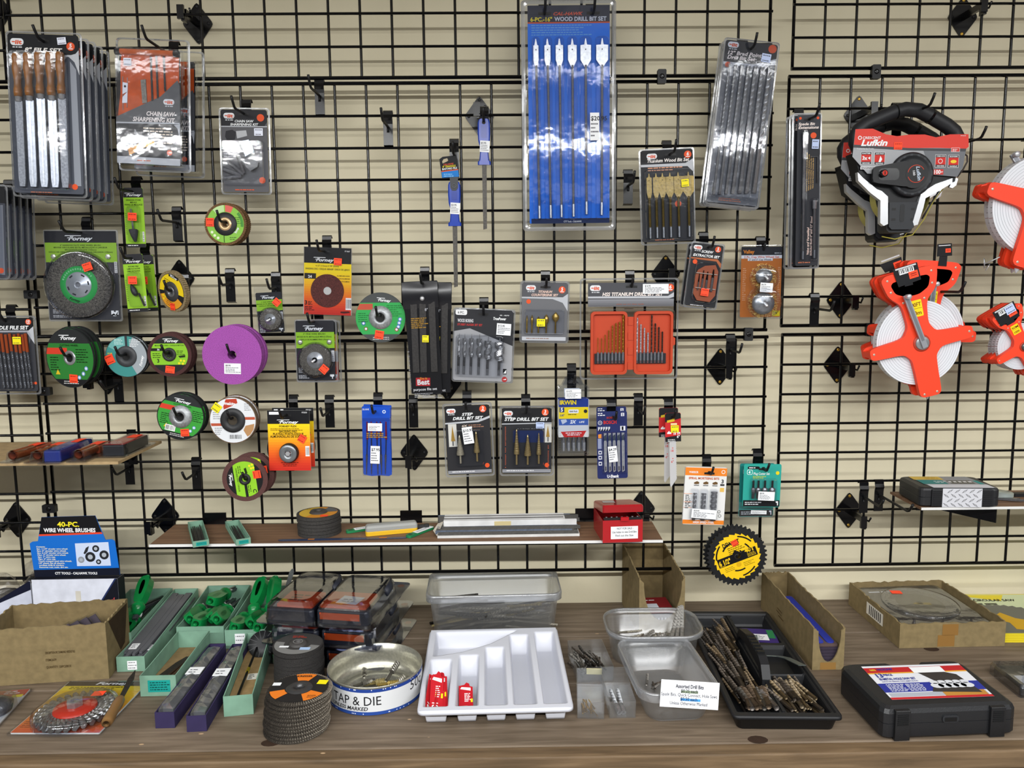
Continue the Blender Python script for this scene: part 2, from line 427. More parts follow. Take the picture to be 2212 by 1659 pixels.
def hook(P, L, what, tipup=.022, yaw=0):
    """grid hook whose prong starts at world point P (x, z taken; the plate sits on the grid)"""
    e = empty('grid_hook', Matrix.Translation((P.x, 0, P.z)) @ Matrix.Rotation(R(yaw), 4, 'Z'), f'black metal grid hook {what}', 'hook', 'black hooks on the wire grid')
    b = B(); z1 = .036; y = -.0075
    prof = [(.006, .034), (-.002, .041), (-.0065, .038), (-.0075, .03), (-.011, .022), (-.0085, .016), (-.0075, .008), (-.0075, -.042), (.003, -.045)]
    b.loft([[(x, p[0], p[1]) for p in prof] + [(x, p[0]+.0022, p[1]-.0005) for p in reversed(prof)] for x in (-.0115, .0115)], BLK)
    for z in (-.012, -.02, .004): b.disc(0, 0, 0, 0, BLK2) if 0 else None
    b.build('backplate', e)
    b = B(); b.tube([(0, -.008, -.012), (0, -.008, 0), (0, -.014, .0015), (0, -L*.55, 0), (0, -L+.012, -.001), (0, -L+.004, .002), (0, -L-.006, tipup*.6), (0, -L-.012, tipup)], .0031, BLK2)
    b.build('prong', e)
    return e
def hook_at(px, py, L, what, **k): return hook(onY((px, py), -.008), L, what, **k)
for px, py, L, w in ((690, 208, .1, 'empty, high up left of the tall blue pack'), (838, 275, .1, 'empty, second from the top, left of the blue handled files'), (1357, 402, .09, 'empty, between the tall blue pack and the titanium wood bits'),
                     (382, 482, .1, 'empty, left of the green flap disc'), (497, 615, .07, 'empty, left of the small wire brush pack'), (255, 832, .08, 'empty, under the teal grinding discs'),
                     (279, 1012, .08, 'empty, under the particle board shelf'), (424, 1022, .08, 'empty, left of the lowest brown sanding discs'), (712, 888, .09, 'empty, right of the backing pad packs'),
                     (893, 888, .02, 'with its prong facing out, below the file pouches'), (1379, 884, .09, 'empty, right of the blue jigsaw blade card'), (1578, 756, .09, 'empty, right of the red drill bit case pack'),
                     (1760, 668, .11, 'empty, beside a diamond bracket under the spade bit extensions'), (1866, 1074, .1, 'empty, left of two beside the black case'), (1899, 1070, .16, 'empty, long, right of two beside the black case')):
    hook_at(px, py, L, w)
# ================================================================ packaged goods: helpers
K = ('17181b', 'p'); WHT = ('eceef0', 'p'); ORG = ('e0562c', 'p'); SIL = ('b9bcc2', 'p'); LIME = ('8fc02f', 'p'); GRY = ('4a4b50', 'p'); RED = ('c8322a', 'p')
ORS = ('ff4f2e', 'p'); YES = ('f2e21c', 'p'); WHS = ('e4e8f6', 'p'); BLS = ('b9c8ea', 'p')
CHROME = mat('d8dade', 'x'); IRON = mat('55575b', 'y'); BITM = mat('8d8f92', 'x'); GOLDB = mat('a58a4a', 'x'); OILY = mat('3f3d3a', 'y')
def pack(name, label, cat, fr, group=None): return empty(name, fr.M, label, cat, group)
def hk(fr, u, v, L, what, w=0, **k):
    P = fr.world(u, v, w); return hook(P, L, what, **k)
def board(b, W, H, col, r=4, u=0, v=0, th=.8): b.slab(rr(u, v, W, H, r), -th, 0, col)
def iit(b, u, v, k=1., w=.6):
    b.poly(rr(u, v, u+25*k, v+13*k, 6*k), w, ('dfe2e6', 'p'))
    b.text('iit', u+9*k, v+10.5*k, 8*k, ('d8532e', 'p'), w+.3, 13*k, .035, .1); b.quad(u+3*k, v+5.5*k, u+9*k, v+7.5*k, w+.3, ('d8532e', 'p'))
    b.words(u+4*k, v+15*k, 18*k, 1, 3, 2.2*k, ('c9ccd0', 'p'), w, seed=3)
def badge(b, u, v, r, s, w=.6):
    b.disc(u, v, r, w, ORG, 20); b.text(s, u, v+r*.25, r*.95, WHT, w+.3, None, .03, .1, 'C'); b.quad(u-r*.55, v+r*.45, u+r*.55, v+r*.65, w+.3, WHT)
def hole(b, u, v, k=1., w=.5):
    b.poly([(u-13*k, v-2.5*k), (u-5*k, v-3*k), (u-3*k, v-6*k), (u+3*k, v-6*k), (u+5*k, v-3*k), (u+13*k, v-2.5*k), (u+13*k, v+2.5*k), (u-13*k, v+2.5*k)], w, ('0a0a0c', 'k'))
def forney(b, u0, u1, v, h, col=WHT, w=.6, rot=0):
    L = u1-u0; c, s = math.cos(R(rot)), math.sin(R(rot))
    b.text('Forney', u0+L*.12*c, v+L*.12*s, h, col, w, L*.86, .03, .35, 'L', rot)
    for a, e, y, t in ((.0, .58, -1.28, .2), (.08, .3, -.72, .18)):
        P = [(u0 + x*c - yy*s, v + x*s + yy*c) for x, yy in ((L*a+h*.2, y*h), (L*e, y*h), (L*e-h*.1, (y+t)*h), (L*a, (y+t)*h))]
        b.poly(P, w, col)
def dome(b, u0, v0, u1, v1, d, r, m=CLEAR, ins=2.5, w0=.8):
    b.loft([[(x, y, w) for x, y in rr(u0+i, v0+i, u1-i, v1-i, max(r-i*.5, 1))] for i, w in ((0, w0), (ins*.5, w0+(d-w0)*.75), (ins, d))], m, False, True)
def clam(fr, root, W, H, t0=-3, t1=3, r=7, m=SHELL, extra=()):
    b = fr.b()
    b.loft([[(x, y, w) for x, y in rr(i, i, W-i, H-i, r)] for i, w in ((0, t0), (0, t0+1.2), (2.2, t0+1.6), (2.6, t1))], m, False, not extra)
    b.loft([[(x, y, w) for x, y in rr(i, i, W-i, H-i, r)] for i, w in ((-.6, t0), (-.9, t0+.8), (-.6, t0+1.6), (2.6, t0+1.7), (2.7, t0))], EDGE, False, False)
    for e in extra: dome(b, *e, m=CLEAR)
    return b.build('clear_shell', root)
def sticker(fr, root, u, v, a, h, col=ORS, rot=0, w=4., txt=2, vert=False):
    b = fr.b(); c = (u+a/2, v+h/2)
    b.slab(rotpts([(u, v), (u+a, v), (u+a, v+h), (u, v+h)], c, rot), w-.15, w, col)
    ink = ('40404a', 'p') if col is not ORS else ('8e2416', 'p'); rg = random.Random(int(u*31+v*7))
    for i in range(txt):
        y = v + h*(.22 + .6*i/max(txt-1, 1) if txt > 1 else .5); x = u+a*.12
        while x < u+a*.8:
            q = rg.uniform(.06, .2)*a; b.poly(rotpts([(x, y-h*.05), (x+q, y-h*.05), (x+q, y+h*.05), (x, y+h*.05)], c, rot), w+.2, ink); x += q+a*.05
    return b.build('price_sticker', root)
def pricetag(fr, root, u, v, a, h, price, rot=0, w=4.):
    b = fr.b(); c = (u+a/2, v+h/2)
    b.slab(rotpts([(u, v), (u+a, v), (u+a, v+h), (u, v+h)], c, rot), w-.15, w, WHT)
    s, k = math.sin(R(rot)), math.cos(R(rot)); big = max(a, h) == a
    def at(x, y): return rotpts([(u+x, v+y)], c, rot)[0]
    p = at(a*.08, h*.28); b.text(price, p[0], p[1], h*.16, ('26262c', 'p'), w+.2, None, .02, 0, 'L', rot)
    rg = random.Random(int(u+v))
    for i in range(4):
        y = h*(.38+.14*i); x = a*.08; e = a*rg.uniform(.45, .92)
        while x < e: q = a*rg.uniform(.05, .16); b.poly([at(x, y), at(x+q, y), at(x+q, y+h*.05), at(x, y+h*.05)], w+.2, ('5c5c64', 'p')); x += q+a*.025
    return b.build('price_tag', root)
def twist(b, A, Z, r, turns, m, steps=26, lobes=2, depth=.5, n=12):
    A, Z = Vector(A), Vector(Z); t = (Z-A).normalized(); a = Vector((0, 0, 1)) if abs(t.z) < .9 else Vector((1, 0, 0)); x = t.cross(a).normalized(); y = x.cross(t)
    rings = []
    for i in range(steps+1):
        f = i/steps; ph = turns*2*math.pi*f; c = A+(Z-A)*f; q = []
        for k in range(n):
            th = 2*math.pi*k/n; g = r*(1-depth*max(0, math.cos(lobes*th))**1.5); q.append(tuple(c + (x*math.cos(th+ph) + y*math.sin(th+ph))*g))
        rings.append(q)
    b.loft(rings, m, True, True, False)
def backers(root, fr, offs, labels, grp, j=.6):
    rg = random.Random(len(grp)); root['group'] = grp
    for dy, lb in zip(offs, labels): dup(root, shifted(fr, dy, 0, rg.uniform(-.002, .002), rg.uniform(-j, j)), lb, grp)

# ---------------------------------------------------------------- wooden handled file sets, top left
fr = Fr((18, 70), (181, 69), (22, 426), .165)
t = pack('file_set_pack', 'clear pack of five wooden handled files, frontmost of the top left stack', 'file set', fr)
b = fr.b(); board(b, 157, 348, ('4a4e58', 'p'), 5, 4, 5)
b.poly([(4, 9), (8, 5), (153, 5), (157, 9), (157, 36), (150, 44), (140, 47), (4, 47)], .2, K)
b.poly([(4, 47), (140, 47), (150, 44), (157, 36), (157, 90), (147, 62), (135, 51), (4, 51)], .3, SIL); b.poly([(137, 60), (150, 78), (152, 330), (137, 330)], .3, ('8d929c', 'p'))
iit(b, 10, 15, 1.15); badge(b, 140, 29, 9, '5'); b.text('8" FILE SET', 40, 43, 9.5, ('f0ece8', 'p'), .6, 82, .03, .25); hole(b, 82, 19, .9)
b.disc(138, 332, 6.5, .6, ORG, 16); b.words(40, 345, 70, 1, 3, 2, ('b06a50', 'p'))
b.build('card', t)
HW = mat('8a5a2e', 'w')
for i, (u, vt, vb) in enumerate(((27, 50, 141), (51, 48, 139), (75, 46, 134), (99, 45, 137), (121, 44, 133))):
    f = fr.b(); bw = (8, 8.5, 9, 9, 8.5)[i]
    f.lathe(0, 0, [], CHROME) if 0 else None
    f.slab([(u-bw, vb+9), (u+bw, vb+9), (u+bw*.95, 318), (u+bw*.7, 335), (u-bw*.7, 335), (u-bw*.95, 318)], 4, 8.5, ('c4c8d0', 'x') if i not in (0, 4) else ('9a9da3', 'y'))
    if i in (1, 2, 3): f.slab([(u-2.2, vb+8), (u+2.2, vb+8), (u+2, 330), (u-2, 330)], 8.5, 10, CHROME)
    fo = f.build('file', t)
    h = fr.b(); L = vb-vt; pr = [(.0, 6.4), (.02, 8), (.08, 9.4), (.16, 9.2), (.2, 8.4), (.24, 9.2), (.36, 10), (.5, 8.4), (.68, 6.8), (.8, 7.6), (.83, 8.6), (.88, 8.2), (.9, 8.8), (1., 7.8)]
    h.loft([[(u + q*math.cos(k*math.pi/8), vt+L*z, 9 + q*1.1*math.sin(k*math.pi/8)) for k in range(16)] for z, q in pr], HW, True, True, True); h.build('wooden_handle', fo)
    h = fr.b(); h.loft([[(u + q*math.cos(k*math.pi/6), z, 8 + q*math.sin(k*math.pi/6)) for k in range(12)] for z, q in ((vb-1, 7), (vb+10, 6.4))], CHROME, True, True, True); h.build('ferrule', fo)
clam(fr, t, 163, 356, -3, 2.5, 8, SHELL, ((13, 42, 133, 342, 17, 9),))
sticker(fr, t, 113, 11, 19, 15, WHS, -6, 3.2)
backers(t, fr, (.03, .06, .09, .12), ['clear pack of files just behind the front wooden handled file set', 'clear pack of files, third back in the top left stack', 'clear pack of files, fourth back in the top left stack',
        'clear pack of files, rearmost in the top left stack'], 'wooden handled file sets on one hook')
hk(fr, 82, 19, .19, 'carrying the wooden handled file sets')

# ---------------------------------------------------------------- orange sharpening kits
fr = Fr((256, 84), (413, 84), (251, 369), .125)
t = pack('sharpening_kit_pack', 'orange pouch sharpening kit in clear pack, front one of two', 'sharpening kit', fr)
b = fr.b(); b.slab([(6, 26), (138, 26), (138, 272), (6, 272)], -.8, 0, ('2a2b2f', 'p'))
b.poly([(0, 171), (97, 124), (134, 88), (139, 100), (139, 183), (0, 183)], 6.2, ('55565a', 'p')); b.slab([(0, 171), (97, 124), (134, 88), (139, 100), (139, 271), (0, 271)], 5, 6, ('2c2d31', 'p'))
b.poly([(0, 182), (138, 179), (138, 182), (0, 185)], 6.3, SIL); b.poly([(0, 256), (138, 258), (138, 273), (0, 271)], 6.3, SIL); b.poly([(139, 182), (125, 184), (133, 192), (137, 210)], 6.4, SIL)
b.text('CHAIN SAW', 128, 166, 9.5, ('efe6e2', 'p'), 6.6, 62, .03, .2, 'R'); b.text('SHARPENING KIT', 128, 179, 9.5, ('efe6e2', 'p'), 6.6, 92, .03, .2, 'R')
iit(b, 103, 129, .95, 6.4); b.words(56, 192, 66, 6, 6.2, 2.8, ('d8c9b6', 'p'), 6.5, 'R', 2); b.words(44, 263, 46, 1, 4, 2.4, ('c06a50', 'p'), 6.5)
b.poly([(24, 238), (54, 225), (57, 237), (27, 254)], 6.5, ('d08a28', 'p')); b.poly([(54, 225), (80, 217), (82, 226), (57, 237)], 6.6, ('e0a038', 'p')); b.poly([(40, 196), (52, 214), (60, 222), (52, 226), (38, 210)], 6.5, ('8d8f92', 'p')); b.poly([(14, 214), (56, 222), (54, 226), (12, 232)], 6.5, ('6d7074', 'p'))
b.disc(115, 245, 6, 6.5, ORG, 14)
b.build('card', t)
OC = mat('c4501f', 'm'); b = fr.b()
b.slab([(13, 34), (136, 34), (136, 92), (97, 126), (3, 172), (3, 140), (9, 70)], .5, 3.2, OC)
b.loft([[(u, 31 + 6*math.cos(k*math.pi/6), 6 + 6*math.sin(k*math.pi/6)) for k in range(12)] for u in (10, 128)], mat('d9652c', 'm'), True, True, True)
for u0, u1 in ((1, 12), (127, 137)): b.loft([[(u, 32 + 7*math.cos(k*math.pi/6), 6 + 7*math.sin(k*math.pi/6)) for k in range(12)] for u in (u0, u1)], mat('17171a', 'm'), True, True, True)
b.slab([(3, 60), (11, 42), (9, 120), (2, 170), (0, 160)], 1, 3.5, ('1d1d22', 'm'))
b.build('pouch', t)
for u, v0, v1, r_ in ((77, 39, 134, 2.2), (89, 38, 128, 2.2), (105, 38, 112, 2.2)):
    f = fr.b(); f.tube([(u, v0, 5.5), (u+2, v1, 5.5)], r_, IRON); f.build('round_file', t)
f = fr.b(); f.slab([(54, 90), (65, 88), (67, 138), (57, 140)], 3.3, 5.4, ('6c6862', 'y')); f.build('flat_file', t)
f = fr.b(); f.tube([(15, 84, 4), (14, 156, 4)], .9, CHROME); f.tube([(25, 86, 4), (23, 150, 4)], .9, CHROME); f.slab([(15, 96), (26, 98), (25, 116), (14, 122)], 3.6, 5, ('e2e6f2', 'p')); f.slab([(14, 128), (25, 116), (24, 140), (13, 141)], 3.6, 5, ('e2e6f2', 'p')); f.disc(20, 105, 2.6, 5.2, ('2a2a33', 'p'), 12); f.build('depth_gauge', t)
clam(fr, t, 158, 286, -4, 7.5, 8, SHELL, ((1, 22, 148, 276, 14, 6),))
sticker(fr, t, 22, 47, 17, 16, WHS, 0, 14.5)
backers(t, fr, (.085,), ['orange pouch sharpening kit in clear pack, mostly hidden rear one'], 'sharpening kits on one hook')
hk(fr, 78, 8, .16, 'carrying the orange sharpening kits')

# ---------------------------------------------------------------- small grey sharpening kit
fr = Fr((473, 233), (582, 233), (478, 419), .03)
t = pack('sharpening_kit_pack', 'small grey sharpening kit pack with silver grinding stones', 'sharpening kit', fr)
b = fr.b(); board(b, 104, 182, ('5a5a5e', 'p'), 4, 4, 4); b.poly([(4, 8), (8, 4), (100, 4), (104, 8), (104, 30), (98, 39), (4, 39)], .2, ('26262a', 'p')); b.quad(4, 39, 104, 41, .3, SIL)
iit(b, 10, 11, .95); b.disc(90, 21, 8, .5, ORG, 16); b.text('CHAIN SAW', 34, 31, 5.2, WHT, .6, 41, .025, .2); b.text('SHARPENING KIT', 24, 38, 5.2, WHT, .6, 61, .025, .2); hole(b, 54, 14, .8)
b.poly([(12, 62), (14, 50), (28, 47), (36, 52), (34, 66), (26, 74), (16, 70)], .5, ('2b2b2f', 'p')); b.poly([(36, 50), (58, 48), (60, 60), (38, 66)], .5, ('b4b6ba', 'p')); b.words(8, 82, 44, 5, 5.4, 2.2, ('c7c7cb', 'p'), .5, 'L', 5); b.disc(90, 156, 7, .5, ORG, 16)
b.words(30, 176, 60, 1, 3, 2, ORG); b.build('card', t)
g = fr.b(); g.slab([(48, 74), (66, 70), (76, 96), (58, 106)], 3, 12, ('aebccd', 'x')); g.slab([(56, 114), (72, 106), (86, 118), (84, 128), (68, 138), (58, 128)], 2, 14, ('0e0e11', 'g')); g.build('guide', t)
for a, z, r_ in (((20, 118), (50, 144), 4.5), ((8, 133), (46, 147), 5), ((10, 152), (46, 148), 4), ((40, 104), (52, 142), 4.5)):
    g = fr.b(); g.tube([(*a, 6), (*z, 6)], r_, mat('8e9096', 'x'), 10); g.build('grinding_stone', t)
clam(fr, t, 109, 187, -3, 2.5, 7, SHELL, ((6, 70, 98, 168, 15, 8),)); sticker(fr, t, 76, 44, 19, 16, WHS, 0, 3.2)
hk(fr, 54, 13, .1, 'carrying the small grey sharpening kit')

# ---------------------------------------------------------------- packs cut by the left edge
fr = Fr((-120, 395), (17, 397), (-118, 600), .13)
t = pack('tool_pack', 'front dark clear pack cut off by the left edge, below the file sets', 'tool pack', fr)
b = fr.b(); board(b, 133, 201, ('3b3e47', 'p'), 5, 4, 4); b.quad(4, 4, 133, 40, .2, K); b.quad(110, 44, 128, 195, .3, ('70747e', 'p')); b.disc(120, 186, 6, .5, ORG, 16); b.build('card', t)
g = fr.b(); g.slab([(60, 50), (112, 50), (112, 180), (60, 180)], 1, 9, ('777b84', 'x')); g.build('steel_tool', t)
clam(fr, t, 137, 205, -4, 3, 10, SHELL, ((20, 40, 126, 196, 16, 10),))
backers(t, fr, (.025, .05, .075, .1), [f'dark clear pack at the left edge, {n} back in its stack' for n in ('second', 'third', 'fourth', 'fifth and last')], 'dark clear packs cut by the left edge', .4)
hk(fr, 68, 14, .16, 'carrying the dark packs at the left edge')

# ---------------------------------------------------------------- needle files
fr = Fr((-68, 684), (76, 682), (-55, 853), .03)
t = pack('needle_file_pack', 'pack of orange handled needle files at the left edge', 'needle file set', fr)
b = fr.b(); board(b, 139, 163, ('3a3b40', 'p'), 5, 4, 4); b.poly([(4, 4), (139, 4), (139, 22), (128, 31), (4, 31)], .2, K); b.poly([(4, 31), (128, 31), (139, 22), (139, 60), (124, 35), (4, 35)], .3, SIL)
badge(b, 129, 12.5, 6.3, '10'); b.text('NEEDLE FILE SET', 129, 28.5, 8, WHT, .6, 84, .03, .2, 'R'); b.quad(66, 9, 92, 15, .5, ('0a0a0c', 'k')); b.disc(135, 145, 3, .5, ORG, 12); b.build('card', t)
for i, u in enumerate((20, 34, 48, 62, 71, 80, 89, 99, 108, 116, 123)):
    f = fr.b(); vb = 75 + (i % 3)*2
    f.tube([(u, 37 + (i % 2)*2, 5), (u+2, vb, 5)], 3.3, mat('d4602a', 'k'), 8); fo = f.build('needle_file', t)
    g = fr.b(); twist(g, (u+2, vb, 5), (u+6, 155, 5), 2.7, 9, mat('808388', 'x'), 40); g.build('steel_blade', fo)
clam(fr, t, 144, 169, -3, 2.5, 6, SHELL, ((8, 32, 132, 160, 11, 8),)); sticker(fr, t, 98, 44, 18, 16, YES, 0, 11.5)
hk(fr, 80, 11, .04, 'carrying the orange handled needle files')

# ---------------------------------------------------------------- big wire wheel
BRIS = mat('5c5852', 'f'); GRN = ('2f9a4c', 'p'); DKG = ('3d3d41', 'p')
def wiremesh(b, cx, cy, r0, r1, w, n, m, seed=1, L=5.5):
    rg = random.Random(seed)
    for i in range(n):
        a = rg.uniform(0, 6.283); q = rg.uniform(r0, r1); x, y = cx+q*math.cos(a), cy+q*math.sin(a); a2 = a + rg.uniform(-.9, .9); l = rg.uniform(.5, 1)*L
        dx, dy = math.cos(a2)*l/2, math.sin(a2)*l/2; nx, ny = -math.sin(a2)*.35, math.cos(a2)*.35; z = w + rg.uniform(.1, .8)
        b.add([(x-dx-nx, y-dy-ny, z), (x+dx-nx, y+dy-ny, z), (x+dx+nx, y+dy+ny, z), (x-dx+nx, y-dy+ny, z)], [(0, 1, 2, 3)], m)
fr = Fr((94, 498), (253, 496), (105, 693), .03)
t = pack('wire_wheel_pack', 'large wire wheel with green hub on a grey and lime card', 'wire wheel', fr)
b = fr.b(); board(b, 157, 194, DKG, 3, 2, 2); b.quad(2, 2, 157, 27, .2, ('28282c', 'p')); b.quad(2, 27, 157, 69, .2, ('92bb3c', 'p'))
forney(b, 46, 108, 22, 8.5)
for i, s_ in enumerate(('6" NARROW FACE WIRE WHEEL BRUSH', 'BROSSE CIRCULAIRE EN FIL METALLIQUE A LARGEUR', 'BROSSANTE ETROITE (150mm)', 'DISCO DE CEPILLO DE ALAMBRE DE CARA DELGADA (150mm)')):
    b.text(s_, 79, 34+i*4.9, 3.2, ('2c3a12', 'p'), .5, (88, 116, 68, 138)[i], .015, 0, 'C')
b.words(10, 150, 22, 6, 3.1, 1.5, ('c9c9cc', 'p'), .5, 'L', 2); b.words(10, 172, 32, 3, 3.2, 1.5, ('c9c9cc', 'p'), .5, 'L', 3); b.words(10, 184, 40, 2, 3.2, 1.5, ('c9c9cc', 'p'), .5, 'L', 4); b.barcode(150, 68, 156, 92, .5, True)
b.slab([(137, 174), (143, 174), (143, 177), (147, 177), (147, 174), (153, 174), (153, 183), (147, 183), (147, 180), (149, 186), (141, 186), (143, 180), (143, 183), (137, 183)], .3, .5, WHT)
b.build('card', t)
cx, cy = 77, 118
g = fr.b(); g.lathe(cx, cy, [(70, 3), (71, 9), (70, 14), (40, 14.5)], BRIS, 48, True); wiremesh(g, cx, cy, 40, 69, 14.5, 2600, mat('8a857c', 'x')); wiremesh(g, cx, cy, 40, 69, 14.3, 1800, mat('2e2b28', 'k'), 2); w_ = g.build('wire_wheel', t)
g = fr.b(); g.lathe(cx, cy, [(41, 14), (40, 15.6), (29, 16), (27, 15.5)], GRN, 40, True); g.words(46, 92, 1, 1, 1, 1, K) if 0 else None
for a in range(200, 330, 9): g.poly(rotpts([(cx+32, cy-1.6), (cx+36, cy-1.6), (cx+36, cy+1.6), (cx+32, cy+1.6)], (cx, cy), a), 16.5, ('74c088', 'p'))
g.text('Forney', cx-22, cy+31, 6, ('10301a', 'p'), 16.6, 24, .02, .3, 'L', 18); g.build('hub_ring', w_)
g = fr.b(); g.lathe(cx, cy, [(28, 15.5), (26, 18), (10, 18), (8, 21), (5.5, 21), (5, 16)], mat('b3b8c0', 's'), 36, True); g.disc(cx, cy, 5.2, 16.5, ('77797e', 'y'), 16)
for a in (40, 115, 160, 230, 300, 350): g.poly(rotpts([(cx+21, cy-4), (cx+24, cy-4), (cx+24, cy+4), (cx+21, cy+4)], (cx, cy), a), 18.4, ('2a2b30', 'p'))
g.build('centre_plate', w_)
for u in (20, 138):
    g = fr.b(); g.lathe(u, 57, [(6, .5), (5.5, 4), (2, 5)], mat('c0c4bc', 'x'), 6, False, False, True); g.build('arbor_bushing', t)
clam(fr, t, 160, 197, -3, 2, 4, CLEAR, ()); b = fr.b(); b.lathe(cx, cy, [(75, 2), (74, 20), (70, 22), (62, 22.5)], SHELL, 48, True); b.lathe(cx, cy, [(62, 22.5), (.1, 22.6)], CLEAR, 48, True); b.build('wheel_blister', t)
sticker(fr, t, 92, 71, 20, 17, ORS, -18, 23.5); hk(fr, 84, 6, .1, 'carrying the large wire wheel pack', yaw=-4)

# ---------------------------------------------------------------- lime carded rotary tools
def lime_tool(tl, tr, bl, d, label, kind):
    fr = Fr(tl, tr, bl, d); W, H = fr.W, fr.H
    t = pack('rotary_tool_pack', label, 'rotary tool pack', fr)
    b = fr.b(); board(b, W, H, LIME, 3); b.poly([(0, 3), (3, 0), (W-3, 0), (W, 3), (W, 21), (0, 21)], .2, ('2a2a2e', 'p')); forney(b, 3, 40, 18, 5.5); b.quad(0, H-8, W, H, .2, ('232326', 'p'))
    for i, s_ in enumerate(('GRINDING STONE', 'MEULE', 'PIERRE DE MEULAGE') if kind == 'stone' else ('ROTARY FILE', 'LIME ROTATIVE', 'LIMA ROTATIVA')): b.text(s_, W/2, 28+i*5, 3.2, ('243010', 'p'), .5, (32, 14, 38)[i] if kind == 'stone' else (22, 28, 28)[i], .015, 0, 'C')
    b.words(4, H-5, W*.8, 1, 3, 1.5, WHT, .5); b.barcode(W-6, H-34, W-2, H-12, .5, True); b.words(2, 55, 3, 12, 4, 1.2, ('4a6a14', 'p')); b.build('card', t)
    g = fr.b()
    if kind == 'stone':
        g.tube([(17, 46, 6), (20, 92, 6)], 2.2, CHROME); o = g.build('shank', t)
        g = fr.b(); g.loft([[(c[0] + q*math.cos(k*math.pi/8), c[1], 7 + q*math.sin(k*math.pi/8)) for k in range(16)] for c, q in (((20, 90), 8), ((20.4, 92), 9.5), ((21.5, 104), 7), ((23, 116), 3), ((23.4, 118), .8))], mat('3b3c40', 'r'), True, True, True); g.build('stone', o)
    else:
        g.tube([(30, 85, 6), (40, 113, 6)], 2.2, IRON); o = g.build('shank', t)
        g = fr.b(); ax = Vector((10, 28, 0)).normalized(); p0 = Vector((16, 66, 7)); xx = Vector((ax.y, -ax.x, 0))
        g.loft([[tuple(p0 + ax*z + xx*q*math.cos(k*math.pi/8) + Vector((0, 0, q*math.sin(k*math.pi/8)))) for k in range(16)] for z, q in ((-2, .6), (3, 3.5), (10, 6), (17, 6.5), (22, 5.5), (26, 2.5))], mat('3a3b3e', 'y'), True, True, False); g.build('burr', o)
    b = fr.b(); dome(b, 7, 38, W-7, H-10, 13, 8, CLEAR, 3); b.build('blister', t)
    sticker(fr, t, W*.3, 55 if kind == 'stone' else 48, 19, 17, ORS, 3, 13.5)
    return fr, t
fr, t = lime_tool((266, 406), (309, 405), (272, 535), .03, 'slim lime card holding a cone shaped grinding stone', 'stone'); hk(fr, 20, 9, .1, 'carrying the cone grinding stone card')
fr, t = lime_tool((263, 550), (307, 548), (277, 675), .08, 'slim lime card holding a pointed rotary file, front of two', 'file'); backers(t, fr, (.055,), ['slim lime rotary file card, rear one of two, mostly hidden'], 'rotary file cards on one hook', .2); hk(fr, 20, 9, .12, 'carrying the two rotary file cards')

# ---------------------------------------------------------------- carded wire brushes
def brush_card(fr, t, cx, cy, r, s1, col=LIME):
    W, H = fr.W, fr.H; b = fr.b(); board(b, W-2, H-2, ('2b2b2f', 'p'), 3, 2, 2); v1 = H*.2; v2 = H*.46
    b.quad(2, v1, W-2, v2, .2, col); forney(b, W*.2, W*.72, v1*.85, v1*.3)
    for i, s_ in enumerate(s1): b.text(s_, W*.48, v1+5.5+i*H*.046, H*.025, ('26300f', 'p'), .5, W*(.55, .86, .72)[i], .015, 0, 'C')
    b.words(5, H*.78, W*.14, 4, 3, 1.3, ('cfcfd2', 'p'), .5); b.words(5, H*.9, W*.3, 3, 2.8, 1.3, ('cfcfd2', 'p'), .5, 'L', 4); b.barcode(W-9, H*.5, W-3, H*.68, .5, True); b.slab([(W-14, H*.89), (W-5, H*.89), (W-5, H*.92), (W-8, H*.93), (W-8, H*.96), (W-10, H*.96), (W-10, H*.93), (W-14, H*.92)], .3, .5, WHT); b.build('card', t)
    g = fr.b(); g.lathe(cx, cy, [(r*.97, 2), (r, 6), (r*.95, 11), (r*.5, 12)], BRIS, 36, True); wiremesh(g, cx, cy, r*.5, r*.95, 12, int(r*r*.7), mat('8a857c', 'x'), 3, 4); o = g.build('wire_wheel', t)
    g = fr.b(); g.lathe(cx, cy, [(r*.52, 11.5), (r*.48, 14), (r*.2, 14.5), (r*.16, 17)], mat('c4c8ce', 'x'), 24, True); g.tube([(cx, cy, 16), (cx-3, cy+3, 30)], 2.6, CHROME); g.build('arbor', o)
    b = fr.b(); b.lathe(cx, cy, [(r*1.1, .8), (r*1.08, 16), (r*.95, 18)], SHELL, 36, True); b.lathe(cx, cy, [(r*.95, 18), (r*.3, 20), (.1, 20.2)], CLEAR, 36, True); b.build('blister', t)
fr = Fr((549, 631), (609, 628), (558, 721), .03); t = pack('wire_brush_pack', 'small carded wire brush with a black header and diamond orange sticker', 'wire brush', fr)
brush_card(fr, t, 32, 60, 24, ('2" FINE WIRE BRUSH', 'BROSSE EN FIL METALLIQUE FIN', 'CEPILLO DE ALAMBRE')); b = fr.b(); b.loft([[(x, y, w) for x, y in rr(0, -12, 62, 94, 3)] for w in (-2, 1.5)], CLEAR, False, True); b.build('clear_shell', t)
sticker(fr, t, 44, 17, 15, 15, ORS, 45, 21); hk(fr, 42, -6, .07, 'carrying the small wire brush card')
fr = Fr((636, 691), (723, 690), (641, 824), .06); t = pack('wire_brush_pack', 'carded fine wire brush with lime band, front of two', 'wire brush', fr)
brush_card(fr, t, 44, 86, 35, ('3" FINE WIRE BRUSH', 'BROSSE EN FIL METALLIQUE MINCE (75mm)', 'CEPILLO DE ALAMBRE FINO (75mm)'))
for u in (11, 74):
    g = fr.b(); g.lathe(u, 48, [(5.5, .5), (5, 4), (2, 5)], mat('c0c4bc', 'x'), 12, True, False, True); g.build('arbor_bushing', t)
clam(fr, t, 90, 135, -3, 1.5, 5, CLEAR); sticker(fr, t, 56, 97, 17, 17, ORS, 42, 21)
